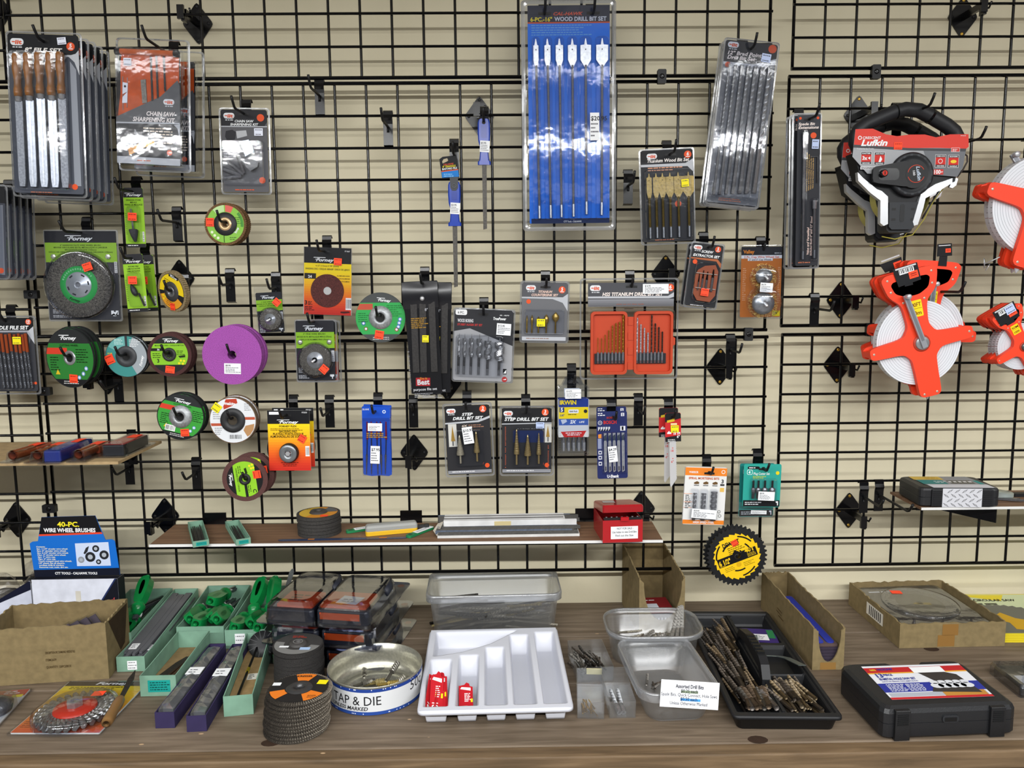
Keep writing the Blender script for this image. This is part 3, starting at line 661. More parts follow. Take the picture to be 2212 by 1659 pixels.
t2 = dup(t, shifted(fr, .04, 0, -.004, 0), 'carded fine wire brush with a yellow and red edge, rear of two', 'fine wire brush cards on one hook'); t['group'] = 'fine wire brush cards on one hook'
f2 = Fr((636, 691), (723, 690), (641, 824), .06); b = f2.b(); b.grad(2, 30, 84, 131, .3, ((0, 'f2d21a'), (.35, 'f0a020'), (.7, 'd8421e'), (1, 'c8281e'))); b.quad(2, 4, 84, 30, .3, K); c2 = b.build('printed_card', t2)
hk(fr, 42, 4, .11, 'carrying the fine wire brush cards', yaw=0)

# ---------------------------------------------------------------- sanding disc pack, backing pads
def flame(b, W, H, v0, v1, st=((0, 'f6d81c'), (.25, 'f3b81e'), (.6, 'e8681e'), (.85, 'd33a22'), (1, 'c42a22'))): b.grad(0, v0, W, v1, .2, st, 18)
fr = Fr((658.5, 534), (760.5, 536), (655, 679), .04); t = pack('sanding_disc_pack', 'yellow and red pack of coarse brown sanding discs', 'sanding discs', fr)
b = fr.b(); b.slab([(0, 0), (102, 0), (104, 145), (-1, 145)], -3, 0, ('d8d8d4', 'p')); b.quad(0, 0, 102, 34, .3, K); b.quad(0, 34, 102.5, 54, .3, ('f4d91b', 'p')); flame(b, 103, 145, 54, 145)
forney(b, 20, 66, 30, 7); b.text('4-1/2" (115mm) X 7/8" (22mm)', 50, 41, 3.4, K, .6, 50, .015, 0, 'C'); b.text('SANDING DISC / DISQUE ABRASIF / DISCO DE LIJADO', 51, 48, 3.8, K, .6, 96, .02, 0, 'C'); b.text('F71867', 99, 8, 3, WHT, .6, 11, .01, 0, 'R')
b.quad(1, 56, 26, 68, .5, ('22201e', 'p')); b.text('24', 13, 66, 6, WHT, .8, None, .03, 0, 'C')
for i, s_ in enumerate(('ALUMINUM OXIDE', "OXYDE D'ALUMINIUM", 'OXIDO DE ALUMINIO')): b.text(s_, 99, 61+i*6, 2.6, ('3a2410', 'p'), .6, 28, .012, 0, 'R')
b.text('3', 2, 124, 9, ('2a1410', 'p'), .6, None, .03); b.words(9, 117, 10, 3, 3, 1.6, ('2a1410', 'p')); b.words(2, 128, 24, 3, 3.4, 1.7, ('4a1410', 'p'), .6, 'L', 2); b.barcode(91, 107, 103, 133, .6); b.slab([(80, 137), (98, 136), (101, 139), (88, 141), (80, 140)], .4, .6, ('4a1410', 'p')); b.disc(51, 93, 9.5, .5, ('c9c9c6', 'p')); b.build('card', t)
g = fr.b(); pr = mat('5d2f2a', 'r'); g.lathe(51, 93, [(36, .3), (36, 1.6), (35.8, 1.7), (9, 1.7), (8.5, .3)], pr, 40, False); g.build('sanding_disc', t)
b = fr.b(); b.loft([[(x, y, w) for x, y in rr(-1, -1, 104, 147, 2)] for w in (-3.4, 2.6)], BAG, True, True); b.build('clear_wrapper', t)
sticker(fr, t, 65, 22, 17, 15, ORS, 2, 3.4); hk(fr, 43, 8, .1, 'carrying the sanding disc pack', yaw=0)
fr = Fr((576, 886), (667, 887), (583, 1016), .07); t = pack('backing_pad_pack', 'yellow to red card with a black backing pad, front of two', 'backing pad', fr)
b = fr.b(); W, H = 91, 130; b.slab([(0, 0), (W, 0), (W, H), (0, H)], -.8, 0, ('d8d8d4', 'p')); b.quad(0, 0, W, 29, .3, K); flame(b, W, H, 29, H); forney(b, 20, 68, 28, 6.5); b.quad(4, 3, 25, 9, .5, WHT); b.text('F72321', 86, 6, 3, WHT, .6, 11, .01, 0, 'R')
for s_, v, h_, L in (('FORNEY FLEX', 36, 4, 38), ('BACKING PAD', 47.5, 5, 38), ('PLATEAU PORTE-DISQUE', 53, 5, 66), ('ALMOHADILLAS DE SOPORTE', 58.5, 5, 79)): b.text(s_, 44, v, h_, ('1c1608', 'p'), .6, L, .025, 0, 'C')
b.words(6, 39, 78, 2, 3, 1.3, ('6a5208', 'p')); b.words(22, 112, 46, 3, 3.6, 1.6, ('6a1410', 'p'), .5, 'C'); b.barcode(80, 77, 89, 99, .6); hole(b, 42, 11, .75); b.build('card', t)
g = fr.b(); g.lathe(45, 91, [(21, .5), (21, 6), (18, 14), (15, 15)], mat('1b1b1d', 'k'), 32); g.lathe(45, 91, [(19, 14), (18, 15.5), (7, 15.5), (6, 13)], mat('7c8084', 's'), 32); g.lathe(45, 91, [(6, 14.5), (5, 17), (2, 17)], CHROME, 6, False, False, True); o = g.build('hub', t)
g = fr.b(); g.lathe(44, 84, [(48, -5), (48, -2), (1, -1.5)], mat('1d1d1f', 'k'), 40); g.build('rubber_pad', t)
sticker(fr, t, 66, 53, 16, 16, ORS, 32, 2); backers(t, fr, (.04,), ['yellow to red card with a black backing pad, rear of two, mostly hidden'], 'backing pad cards on one hook', .3); hk(fr, 42, 9, .12, 'carrying the backing pad cards', yaw=0)
# ================================================================ wheels and discs on hooks
def band(r, v0, v1, ua=-1e9, ub=1e9, n=14):
    L, Q = [], []
    for i in range(n+1):
        v = v0+(v1-v0)*i/n; h = math.sqrt(max(r*r-v*v, 0)); L.append((max(-h, ua), v)); Q.append((min(h, ub), v))
    return Q + L[::-1]
def wheelbody(b, r0, r1, th, m, n=56, w=0, teeth=0, td=1.2):
    if teeth: o = [(q*math.cos(a), q*math.sin(a)) for i in range(teeth) for a, q in ((2*math.pi*i/teeth, r1), (2*math.pi*(i+.75)/teeth, r1-td*.2), (2*math.pi*(i+.8)/teeth, r1-td))]
    else: o = circ(0, 0, r1, n)
    k = len(o); inn = [(p[0]*r0/math.hypot(*p), p[1]*r0/math.hypot(*p)) for p in o]
    b.loft([[(x, y, z) for x, y in q] for q, z in ((inn, w-th), (o, w-th), (o, w), (inn, w), (inn, w-th))], m, False, False)
def wheel(name, label, cat, c, d, group=None, **k):
    f = cfr(c, d, **k); return f, empty(name, f.M, label, cat, group)
def hkw(f, L, what, r0=0): P = f.world(0, -r0*.6, 0); hook(P, L, what)
def disc_stack(t, f, offs, labels, grp, jz=.002):
    t['group'] = grp; rg = random.Random(len(grp))
    for dy, l in zip(offs, labels): dup(t, shifted(f, dy, rg.uniform(-.002, .002), rg.uniform(-jz, jz)), l, grp)
DARK = ('1e1f21', 'r'); CG = ('2f6b2c', 'p')
# green flap disc
f, t = wheel('flap_disc', 'lime green flap disc with tan hub, front of two', 'flap disc', (487, 484), .07)
b = f.b(); wheelbody(b, 24, 45.7, 9, mat('6b5138', 'f'), 0, 0, 66, 2.4); b.build('flaps', t)
b = f.b(); b.ring(0, 0, 22, 40, .5, ('86bd4a', 'p')); b.ring(0, 0, 26, 40, .7, ('d9645a', 'p'), 10, -88, -62); b.ring(0, 0, 26, 40, .7, ('b9d99a', 'p'), 12, -130, -92); b.ring(0, 0, 33, 39, .7, ('4e8f3c', 'p'), 8, -40, 10); b.quad(-5, 25, -3.4, 39, .8, ('2a4a1a', 'p'))
b.words(20, -14, 16, 4, 4, 1.4, ('3a6a2a', 'p'), .9); b.words(8, 28, 18, 2, 4, 1.4, ('3a6a2a', 'p'), .9); forney(b, 22, 38, 22, 5, WHT, .9, -62)
for a in (150, 135, 120): x, y = 34*math.cos(R(a)), 34*math.sin(R(a)); b.disc(x, y, 3, .9, ('dfe8c8', 'p'), 12)
b.build('label', t)
b = f.b(); b.lathe(0, 0, [(25, .6), (24, 3), (14, 3.4)], mat('232325', 'k'), 36); b.lathe(0, 0, [(14, 3.5), (12, 5), (7, 5), (6.5, -6)], mat('d6b184', 's'), 30); b.build('hub', t)
sticker(f, t, -41, -13, 17, 18, ORS, 2, 2); disc_stack(t, f, (.022,), ['lime green flap disc with tan hub, rear of two'], 'lime flap discs on one hook'); hkw(f, .11, 'carrying the lime green flap discs', 7)
# yellow tilted flap disc
f, t = wheel('flap_disc', 'yellow and orange flap disc hanging tilted before a diamond bracket', 'flap disc', (371, 630), .08, yaw=-30, tilt=8, roll=24)
b = f.b(); wheelbody(b, 20, 45, 12, mat('8a7a5c', 'f'), 0, 0, 60, 2.4); b.build('flaps', t)
b = f.b(); b.ring(0, 0, 20, 39, .5, ('232325', 'p')); b.ring(0, 0, 21, 38, .7, ('efd022', 'p'), 20, 165, 355); b.ring(0, 0, 21, 38, .8, ('e09a2c', 'p'), 16, 20, 150); b.quad(-14, -38, 16, -31, .9, ('1c1c1e', 'p')); forney(b, -12, 14, -32, 4, WHT, 1.1); b.words(-26, -22, 22, 3, 4, 1.4, ('5c4a08', 'p'), 1, 'L', 2); b.words(-14, 24, 30, 3, 4, 1.4, ('6a3a08', 'p'), 1, 'C', 2)
for x in (-24, -17, -21): b.disc(x, 18 if x != -21 else 25, 3, 1, ('f2d81e', 'p'), 12)
b.build('label', t)
b = f.b(); b.lathe(0, 0, [(22, .7), (21, 3), (12, 3.5)], mat('38393b', 'k'), 30); b.lathe(0, 0, [(12, 3.6), (11, 5), (6.5, 5), (6, -6)], mat('77797c', 's'), 24); b.build('hub', t)
sticker(f, t, 2, 24, 15, 15, ORS, -20, 2); hkw(f, .11, 'carrying the tilted yellow flap disc', 6)
# dark green cutting discs
def forney_disc(b, r, hub, band_col='d0402c', green='2f7a34', top=-.5):
    b.poly(circ(0, 0, r, 48), .3, (green, 'p')); b.poly(band(r, -r, r*top), .5, ('2b2d2e', 'p')); b.poly(band(r, r*.74, r), .5, ('1d1e20', 'p')); b.poly(band(r, r*(top+.16), r*(top+.38), -1e9, -hub*.4), .5, (band_col, 'p'))
    forney(b, -r*.42, r*.36, -r*.62, r*.13, WHT, .8); b.text('CUTTING WHEEL', 0, r*(top+.1), r*.06, ('12240f', 'p'), .7, r*.8, .02, 0, 'C')
    b.words(hub*1.15, r*(top+.2), r*.55, 6, r*.085, r*.03, ('142c12', 'p'), .7, 'L', 3); b.words(-r*.85, -r*.02, r*.42, 6, r*.085, r*.03, ('142c12', 'p'), .7, 'L', 4); b.words(-r*.4, r*.8, r*.8, 2, r*.07, r*.025, ('d8d8d8', 'p'), .7, 'C')
    for a in (28, 45, 62): b.disc(r*.76*math.cos(R(a)), r*.76*math.sin(R(a)), r*.075, .7, ('7a9ad0', 'p'), 12); b.disc(r*.76*math.cos(R(a)), r*.76*math.sin(R(a)), r*.045, .9, ('dfe6ee', 'p'), 10)
    x, y = -r*.55, r*.5; b.poly([(x, y-r*.1), (x+r*.1, y+r*.08), (x-r*.1, y+r*.08)], .8, ('d8b82a', 'p'))
f, t = wheel('cutting_disc', 'dark green cutting disc with steel bore ring, front of the leftmost disc stack', 'cutting disc', (151, 773), .085, yaw=-17)
b = f.b(); wheelbody(b, 10, 65, 3, DARK); b.build('abrasive', t)
b = f.b(); forney_disc(b, 63, 15); b.build('label', t); b = f.b(); b.lathe(0, 0, [(16, .8), (15, 2.5), (9.5, 2.5), (9, -3)], mat('9a9ca0', 's'), 28); b.disc(0, 0, 9.2, .9, ('0a0a0b', 'k'), 24); b.build('bore_ring', t)
sticker(f, t, -4, 36, 22, 18, ORS, 3, 1.6)
disc_stack(t, f, (.012, .03, .042), ['dark green cutting disc just behind the front one, leftmost disc stack', 'dark cutting disc third in the leftmost disc stack', 'dark cutting disc at the back of the leftmost disc stack'], 'dark green cutting discs on one hook', .003); hkw(f, .11, 'carrying the dark green cutting discs', 9)
# teal and grey
f, t = wheel('grinding_disc', 'half teal half silver grinding disc, front of two', 'grinding disc', (273, 770), .06)
b = f.b(); wheelbody(b, 8, 45, 7, mat('2c2e30', 'r')); b.build('abrasive', t)
b = f.b(); b.ring(0, 0, 20, 44, .4, ('3f8a86', 'p')); b.ring(0, 0, 20, 44, .6, ('9aa2a8', 'p'), 24, -70, 62); b.ring(0, 0, 22, 43, .7, ('6aa8a4', 'p'), 12, -150, -92); b.quad(-1, -44, 4, -21, .8, ('33383c', 'p')); b.words(8, -36, 24, 5, 3.4, 1.2, ('e8ecee', 'p'), .8, 'L', 2); b.words(-24, -38, 20, 4, 3.4, 1.2, ('cfe6e2', 'p'), .8, 'L', 3); forney(b, 33, 33, 18, 4) if 0 else None
b.text('Forney', 32, 22, 6, WHT, .9, 24, .03, .3, 'L', -76); b.words(-40, -8, 12, 3, 4, 1.6, ('d0c840', 'p'), .8); b.build('label', t)
b = f.b(); b.lathe(0, 0, [(23, .8), (22, 3), (9, 4), (8, -6)], mat('3b3d40', 'k'), 32); b.disc(0, 0, 8.3, 1, ('0c0c0d', 'k'), 20); b.build('hub', t)
sticker(f, t, -45, -4, 19, 20, ORS, -22, 1.8); disc_stack(t, f, (.014,), ['half teal half silver grinding disc, rear of two'], 'teal and silver discs on one hook'); hkw(f, .1, 'carrying the teal and silver discs', 8)
# brown grinding discs with green label
BRN = mat('4a2c2c', 'r')
f, t = wheel('grinding_disc', 'brown masonry grinding disc with lime label, front of three', 'grinding disc', (366, 766), .06)
b = f.b(); wheelbody(b, 8, 47.5, 6, BRN); b.build('abrasive', t)
b = f.b(); b.disc(0, 0, 40, .4, ('232425', 'p'), 44); b.poly(band(40, -24, 22), .6, ('86bf2f', 'p')); forney(b, -13, 22, -27, 6, WHT, .8); b.text('MASONRY DISC / DISQUE BETON', 1, -18.5, 3, K, .8, 62, .015, 0, 'C'); b.poly(band(40, -14, -8, -1e9, -10), .8, ('1f2020', 'p')); b.text('36', -23, -9.2, 4, WHT, 1, None, .02, 0, 'C'); b.text('3', -27, 17, 8, K, .8, None, .03); b.words(-36, -3, 20, 3, 4.2, 1.5, ('2c4410', 'p'), .8); b.words(16, -8, 20, 3, 3.6, 1.4, ('2c4410', 'p'), .8, 'L', 2); b.poly([(19, 3), (34, 1), (34, 6), (22, 7)], .8, ('203010', 'p'))
for x, y in ((24, 13), (31, 14), (20, 19), (28, 20)): b.disc(x, y, 2.6, .8, ('e8d824', 'p'), 10)
b.build('label', t)
b = f.b(); b.lathe(0, 0, [(15, .7), (14, 4), (8, 4.5), (7, -5)], mat('2c2d2e', 'k'), 28); b.disc(0, 0, 7.3, 1.2, ('0a0a0a', 'k'), 8); b.build('hub', t)
sticker(f, t, -10, 25, 20, 15, ORS, 8, 1.6); disc_stack(t, f, (.017, .034), ['brown masonry grinding disc, middle of three', 'brown masonry grinding disc, rear of three'], 'brown discs with lime labels on one hook'); hkw(f, .09, 'carrying the three brown lime labelled discs', 7)
# purple wheels
PUR = mat('a050a6', 'r')
f, t = wheel('grinding_disc', 'plain purple grinding wheel with white price label, front of three', 'grinding wheel', (501, 767), .075)
b = f.b(); wheelbody(b, 9.5, 64, 14, PUR, 72); b.build('abrasive', t); pricetag(f, t, -18, 18, 36, 23, '$8.90', 2, .8)
disc_stack(t, f, (.016, .032), ['plain purple grinding wheel, middle of three', 'plain purple grinding wheel, rear of three'], 'purple grinding wheels on one hook'); hkw(f, .095, 'carrying the purple grinding wheels', 9)
# lower green cutting disc with steel hub
def steelhub(f, r, t):
    b = f.b(); b.lathe(0, 0, [(r, .6), (r*.96, 3), (r*.6, 8), (r*.42, 8.5), (r*.38, 6), (r*.36, -8)], mat('a7aaad', 'y'), 36); b.disc(0, 0, r*.37, 1.2, ('0c0c0d', 'k'), 24)
    for a in range(0, 360, 45): b.poly(rotpts([(r*.5, -.5), (r*.85, -.5), (r*.85, .5), (r*.5, .5)], (0, 0), a), 7.2, ('6d6f72', 'p')) if 0 else None
    b.build('hub', t)
f, t = wheel('cutting_disc', 'bright green cutting disc with wide silver hub, left of the white disc', 'cutting disc', (390, 900), .065, roll=14)
b = f.b(); wheelbody(b, 9, 51, 5, DARK); b.build('abrasive', t); b = f.b(); forney_disc(b, 49, 20, 'd0402c', '3c9a3c', -.58); b.barcode(-28, 22, -6, 35, .9); b.build('label', t); steelhub(f, 25, t)
sticker(f, t, 7, 24, 18, 16, ORS, -16, 1.6); disc_stack(t, f, (.016, .032), ['bright green cutting disc with silver hub, middle of its stack', 'bright green cutting disc with silver hub, rear of its stack'], 'green discs with silver hubs on one hook'); hkw(f, .095, 'carrying the green silver hubbed discs', 9)
# white disc
f, t = wheel('grinding_disc', 'white labelled grinding disc with black hub and yellow sticker, front of three', 'grinding disc', (503, 908), .06)
b = f.b(); wheelbody(b, 10, 51, 5, mat('6d5a48', 'r')); b.build('abrasive', t)
b = f.b(); b.disc(0, 0, 49, .4, ('dfe2e6', 'p'), 48); b.poly([(-19, -30), (-13, -46), (10, -47), (12, -38), (-1, -31), (-18, -24)], .7, ('b8402c', 'p')); b.text('makita', -17, -35, 6.5, WHT, .9, 25, .035, .1, 'L', 6); b.poly(band(48, -7, -1, 24), .7, ('b8573e', 'p')); b.poly(band(48, 6, 12, -1e9, -24), .7, ('b8573e', 'p')); b.poly([(27, 12), (46, 8), (44, 20), (36, 32), (30, 36), (22, 22)], .7, ('b58a5e', 'p'))
b.words(26, -36, 16, 4, 4.4, 1.2, ('77797e', 'p'), .8, 'L', 2); b.words(-42, -18, 18, 4, 4.4, 1.2, ('77797e', 'p'), .8); b.words(-40, 16, 20, 4, 4.4, 1.3, ('77797e', 'p'), .8, 'L', 6); b.barcode(-11, 30, 19, 42, .8, False, 'dfe2e6'); b.build('label', t)
b = f.b(); b.lathe(0, 0, [(27, .7), (26, 4), (11, 5), (10, -5)], mat('2b2c2e', 'k'), 36); b.disc(0, 0, 10.3, 1.2, ('3c3428', 'k'), 24); b.build('hub', t)
sticker(f, t, -42, -37, 18, 18, YES, 38, 1.8); disc_stack(t, f, (.014, .03), ['white labelled grinding disc, middle of three', 'white labelled grinding disc, rear of three'], 'white labelled grinding discs on one hook'); hkw(f, .085, 'carrying the white labelled discs', 10)
# lowest brown sanding discs
f, t = wheel('grinding_disc', 'brown sanding disc with sideways lime label, front of the lowest stack', 'sanding disc', (529, 1035), .11, roll=84)
b = f.b(); wheelbody(b, 8, 49, 4, mat('5a3b38', 'r')); b.build('abrasive', t)
b = f.b(); b.disc(0, 0, 39, .4, ('1c1d1e', 'p'), 44); b.poly(band(39, -24, 22), .6, ('8ec92f', 'p')); forney(b, -17, 13, 33, 6, WHT, .8, 0); b.text('SANDING DISC / DISQUE', 0, 17, 3.4, K, .8, 52, .015, 0, 'C'); b.poly(band(39, -3, 3, 12), .8, ('1f2020', 'p')); b.text('C', 24, -14, 8, K, .8, None, .03); b.words(14, -10, 18, 3, 4, 1.5, ('2c4410', 'p'), .8); b.words(-30, 6, 22, 2, 4, 1.5, ('2c4410', 'p'), .8, 'L', 2); b.poly([(-25, -6), (-12, -8), (-12, -3), (-23, -1)], .8, ('203010', 'p'))
for x, y in ((-28, -14), (-22, -17), (-30, -20), (-23, -22)): b.disc(x, y, 2.6, .8, ('e8d824', 'p'), 10)
b.build('label', t)
b = f.b(); b.lathe(0, 0, [(13, .7), (12, 4), (6, 4.5), (5, -5)], mat('202122', 'k'), 28); b.build('hub', t)
sticker(f, t, -16, -36, 17, 17, ORS, -2, 1.6); disc_stack(t, f, (.05, .065), ['brown sanding disc, second in the lowest stack', 'brown sanding disc, rear of the lowest stack'], 'brown sanding discs on the lowest hook'); hkw(f, .125, 'carrying the lowest brown sanding discs', 6)
# lone green disc beside the file pouches
f, t = wheel('cutting_disc', 'big green grinding disc with grey rim beside the black file pouches', 'grinding disc', (822, 686), .045)
b = f.b(); wheelbody(b, 9, 54, 6, mat('4a4d4a', 'r')); b.build('abrasive', t)
b = f.b(); b.poly(band(53.5, -32, 36), .4, ('35a152', 'p')); b.poly(band(53.5, -53, -32), .4, ('474a4a', 'p')); b.poly(band(53.5, 36, 53), .4, ('474a4a', 'p')); b.poly(band(53, -30, -17, -1e9, -16), .6, ('b8503c', 'p')); forney(b, -8, 24, -36, 6, WHT, .8, 6); b.words(14, -26, 34, 6, 4.4, 1.6, ('1c6a32', 'p'), .7, 'L', 2); b.words(-48, -10, 24, 5, 4.4, 1.6, ('1c6a32', 'p'), .7, 'L', 5); b.words(-22, 42, 44, 2, 4, 1.4, ('c8c8c8', 'p'), .7, 'C')
for x, y, c in ((-37, 12, '3a5ab0'), (42, 4, '5a7ac8'), (40, 12, '5a7ac8'), (38, 20, '5a7ac8'), (-32, 24, '806020'), (34, 26, 'a04030')): b.disc(x, y, 4.2, .7, (c, 'p'), 14); b.disc(x, y, 2.6, .9, ('d6dee8', 'p'), 10)
b.build('label', t); steelhub(f, 25.5, t)
sticker(f, t, -13, 28, 19, 18, ORS, 10, 1.8); hkw(f, .1, 'carrying the lone big green disc', 9)
# circular saw blades
f, t = wheel('circular_saw_blade', 'black circular saw blade with round yellow label, front of two', 'saw blade', (1592, 1202), .07, roll=-21)
def sawblade(b, r, n, m, th):
    o = []
    for i in range(n):
        for da, q in ((0, r), (.3, r*.985), (.42, r*.93), (.62, r*.925), (.85, r*.955)):
            a = 2*math.pi*(i+da)/n; o.append((q*math.cos(a), q*math.sin(a)))
    b.slab(o, -th, 0, m)
b = f.b(); sawblade(b, 66, 40, mat('17181a', 'k'), 1.8); b.build('blade', t)
b = f.b()
o = [(q*math.cos(2*math.pi*(i+da)/24), q*math.sin(2*math.pi*(i+da)/24)) for i in range(24) for da, q in ((0, 52), (.5, 49.5), (.85, 48), (.95, 50))]
b.poly(o, .4, ('f2c51c', 'p')); b.quad(-44, -8, 44, 12, .6, ('151517', 'p')); b.quad(-44, -8, 44, -7, .7, ('151517', 'p'))
b.text('DEWALT', -22, -28, 9.5, K, .8, 38, .035, 0, 'L', 0); b.text('40T', 41, -1, 10, ('f2c51c', 'p'), .9, 22, .04, 0, 'R'); b.text('6 1/2"', -42, 8, 11, ('f2c51c', 'p'), .9, 26, .04); b.words(22, 2, 20, 3, 3, 1.1, ('f2c51c', 'p'), .9); b.words(-42, 9.6, 18, 1, 3, 1, ('f2c51c', 'p'), .9)
b.words(-14, -24, 40, 4, 4.2, 1.5, ('4a3c08', 'p'), .8, 'L', 2); b.words(-34, 17, 22, 3, 3.6, 1.2, ('8a7010', 'p'), .8); b.words(8, 18, 26, 3, 3.6, 1.2, ('8a7010', 'p'), .8, 'L', 3)
for a0, r_ in ((-170, 43), (-70, 43), (50, 43), (-140, 31), (-40, 31), (75, 30)):
    b.ring(0, 0, r_, r_+3.2, .9, ('151517', 'p'), 14, a0, a0+42)
b.poly([(0, -16), (12, -4), (9, 6), (-9, 6), (-12, -4)], 1., ('151517', 'p')); b.disc(-2, 18, 5.5, .9, ('d8a818', 'p'), 12); b.build('label', t)
b = f.b(); b.lathe(0, 0, [(6, 1.1), (5.5, 1.2), (.1, 1.25)], mat('2a2a24', 'k'), 20); b.build('arbor_hole', t)
sticker(f, t, -2, -37, 14, 13, ORS, -10, 1.5); disc_stack(t, f, (.03,), ['black circular saw blade mostly hidden behind the yellow labelled one'], 'circular saw blades on one hook'); hkw(f, .09, 'carrying the circular saw blades', 3)

# ================================================================ tall packs, right of centre
fr = Fr((1125, 2), (1330, 0), (1131, 499), .06)
t = pack('wood_bit_pack', 'tall blue pack of six long spade bits on two hooks', 'drill bit set', fr)
BLU = ('2a7cf0', 'p'); b = fr.b(); board(b, 192, 481, BLU, 3, 14, 10); b.quad(14, 10, 192, 45, .2, ('262a3e', 'p')); b.quad(14, 45, 192, 48, .4, ('d8562c', 'p')); b.quad(18, 470, 192, 481, .2, ('1b2a52', 'p'))
b.text('CAL-HAWK', 70, 31, 7, ('d8563c', 'p'), .6, 64, .03, .3); b.text('6-PC.-16"', 20, 43.5, 9, ('f0dc2c', 'p'), .6, 47, .03); b.text('WOOD DRILL BIT SET', 72, 43, 9, ('d8dce8', 'p'), .6, 113, .03); b.words(22, 51, 150, 5, 5, 2, ('6fb0f0', 'p'), .5, 'L', 2); b.text('CTT Tools - CALHAWK', 110, 479, 4, WHT, .6, 40, .01, 0, 'C')
b.build('card', t)
for ut, ub, pw, vb in ((31, 36, 11, 470), (56, 61, 13, 469), (82, 85, 16, 468), (110, 111.5, 19, 467), (139, 140.5, 23, 462), (175, 174, 26, 464)):
    g = fr.b(); h = pw/2; du = (ub-ut)/390; X = lambda v: ut + du*(v-83)
    g.slab([(X(82)-.8, 82), (X(82)+.8, 82), (X(94)+3, 95), (X(96)+h, 96), (X(100)+h, 127), (X(140)+2.5, 142), (X(140)-2.5, 142), (X(100)-h, 127), (X(96)-h, 96), (X(94)-3, 95)], 4.5, 7, ('c6c8cc', 'x')); g.disc(X(105), 105, 1.4, 7.2, ('3a3a3e', 'p'), 10)
    g.tube([(X(138), 138, 6), (X(vb-28), vb-28, 6)], 2.6, mat('a9abb0', 'x'), 10); g.tube([(X(vb-28), vb-28, 6), (X(vb), vb, 6)], 2.9, mat('9a9ca0', 'x'), 6, True, False); g.build('spade_bit', t)
b = fr.b(); rw = [(0, -4), (0, 3), (5, 5), (8, 4)]
b.loft([[(x, y, w) for x, y in rr(i, i, 205-i, 497-i, 8)] for i, w in rw + [(11, 3)]], SHELL, False, True)
b.loft([[(x, y, w) for x, y in rr(i, i, 205-i, 497-i, 8)] for i, w in ((-.7, -4), (-1, 0), (-.5, 3.2), (4, 5.2), (8, 4.2))], EDGE, False, False)
for u0, u1 in ((22, 41), (47, 67), (72, 93), (99, 122), (126, 153), (160, 190)): dome(b, u0, 76, u1, 474, 10, 8, CLEAR)
for v in (155, 433):
    for u in (45, 69, 97, 123, 154): b.lathe(u, v, [(5, 3.2), (4, 8), (3, 8.5), (.1, 6)], CLEAR, 14)
b.build('clear_shell', t); pricetag(fr, t, 148, 241, 20, 60, '$20.95', 0, 11)
for u in (51, 156): P = fr.world(u, 27, 0); hook(P, .09, 'carrying the ' + ('left' if u == 51 else 'right') + ' side of the tall blue pack'); 
b = fr.b()
for u in (51, 156): b.poly([(u-14, 25), (u+14, 25), (u+14, 30), (u-14, 30)], 3.4, ('0c0c10', 'k'))
b.build('hanging_slots', t)

fr = Fr((1567, 82), (1687, 93), (1519, 442), .07)
t = pack('brad_point_pack', 'tilted grey pack of seven long brad point bits, front of three', 'drill bit set', fr)
b = fr.b(); W, H = 117, 360; board(b, W, H-4, ('77797d', 'p'), 5, 3, 4); b.poly([(3, 9), (8, 4), (112, 4), (117, 9), (117, 34), (70, 50), (3, 50)], .2, ('303136', 'p')); b.poly([(3, 50), (70, 50), (117, 34), (117, 46), (72, 58), (3, 56)], .3, SIL); b.quad(3, 338, W, 354, .2, ('606266', 'p')); b.words(30, 345, 60, 2, 4, 1.6, ('c07050', 'p')); hole(b, 60, 18, .9)
iit(b, 9, 7, .95); b.disc(106, 14, 9, .5, ORG, 18); b.text('12" Brad Point', 11, 34, 8, ('f0e6e2', 'p'), .6, 74, .025, .2); b.text('Drill Bit Set', 11, 43.5, 8, ('f0e6e2', 'p'), .6, 61, .025, .2); b.disc(14, 56, 6, .6, ORG, 16); b.build('card', t)
for i, u in enumerate((17, 30, 44, 58, 73, 88, 104)):
    r_ = 2.4+i*.55; g = fr.b(); g.tube([(u, 232, 6), (u, 340-i*2, 6)], r_, mat('a9abaf', 'x'), 12); o = g.build('drill_bit', t); g = fr.b(); twist(g, (u, 234, 6), (u, 56, 6), r_, 9-i*.6, mat('9a9ca0', 'x'), 90); g.build('flutes', o)
b = fr.b(); b.loft([[(x, y, w) for x, y in rr(i, i, 120-i, 362-i, 7)] for i, w in ((0, -4), (0, 2), (3, 3))], SHELL, False, True); b.loft([[(x, y, w) for x, y in rr(i, i, 120-i, 362-i, 7)] for i, w in ((-.6, -4), (-.9, 0), (-.5, 2.2), (3, 3.2))], EDGE, False, False)
for i, u in enumerate((17, 30, 44, 58, 73, 88, 104)): dome(b, u-6.5, 52, u+6.5, 346, 11, 5, CLEAR, 2)
b.build('clear_shell', t); sticker(fr, t, 84, 26, 20, 18, BLS, 4, 3.6)
backers(t, fr, (.02, .04), ['tilted grey pack of long brad point bits, middle of three', 'tilted grey pack of long brad point bits, rear of three'], 'brad point bit packs on one hook', .4); hk(fr, 60, 17, .1, 'carrying the brad point bit packs', yaw=0)

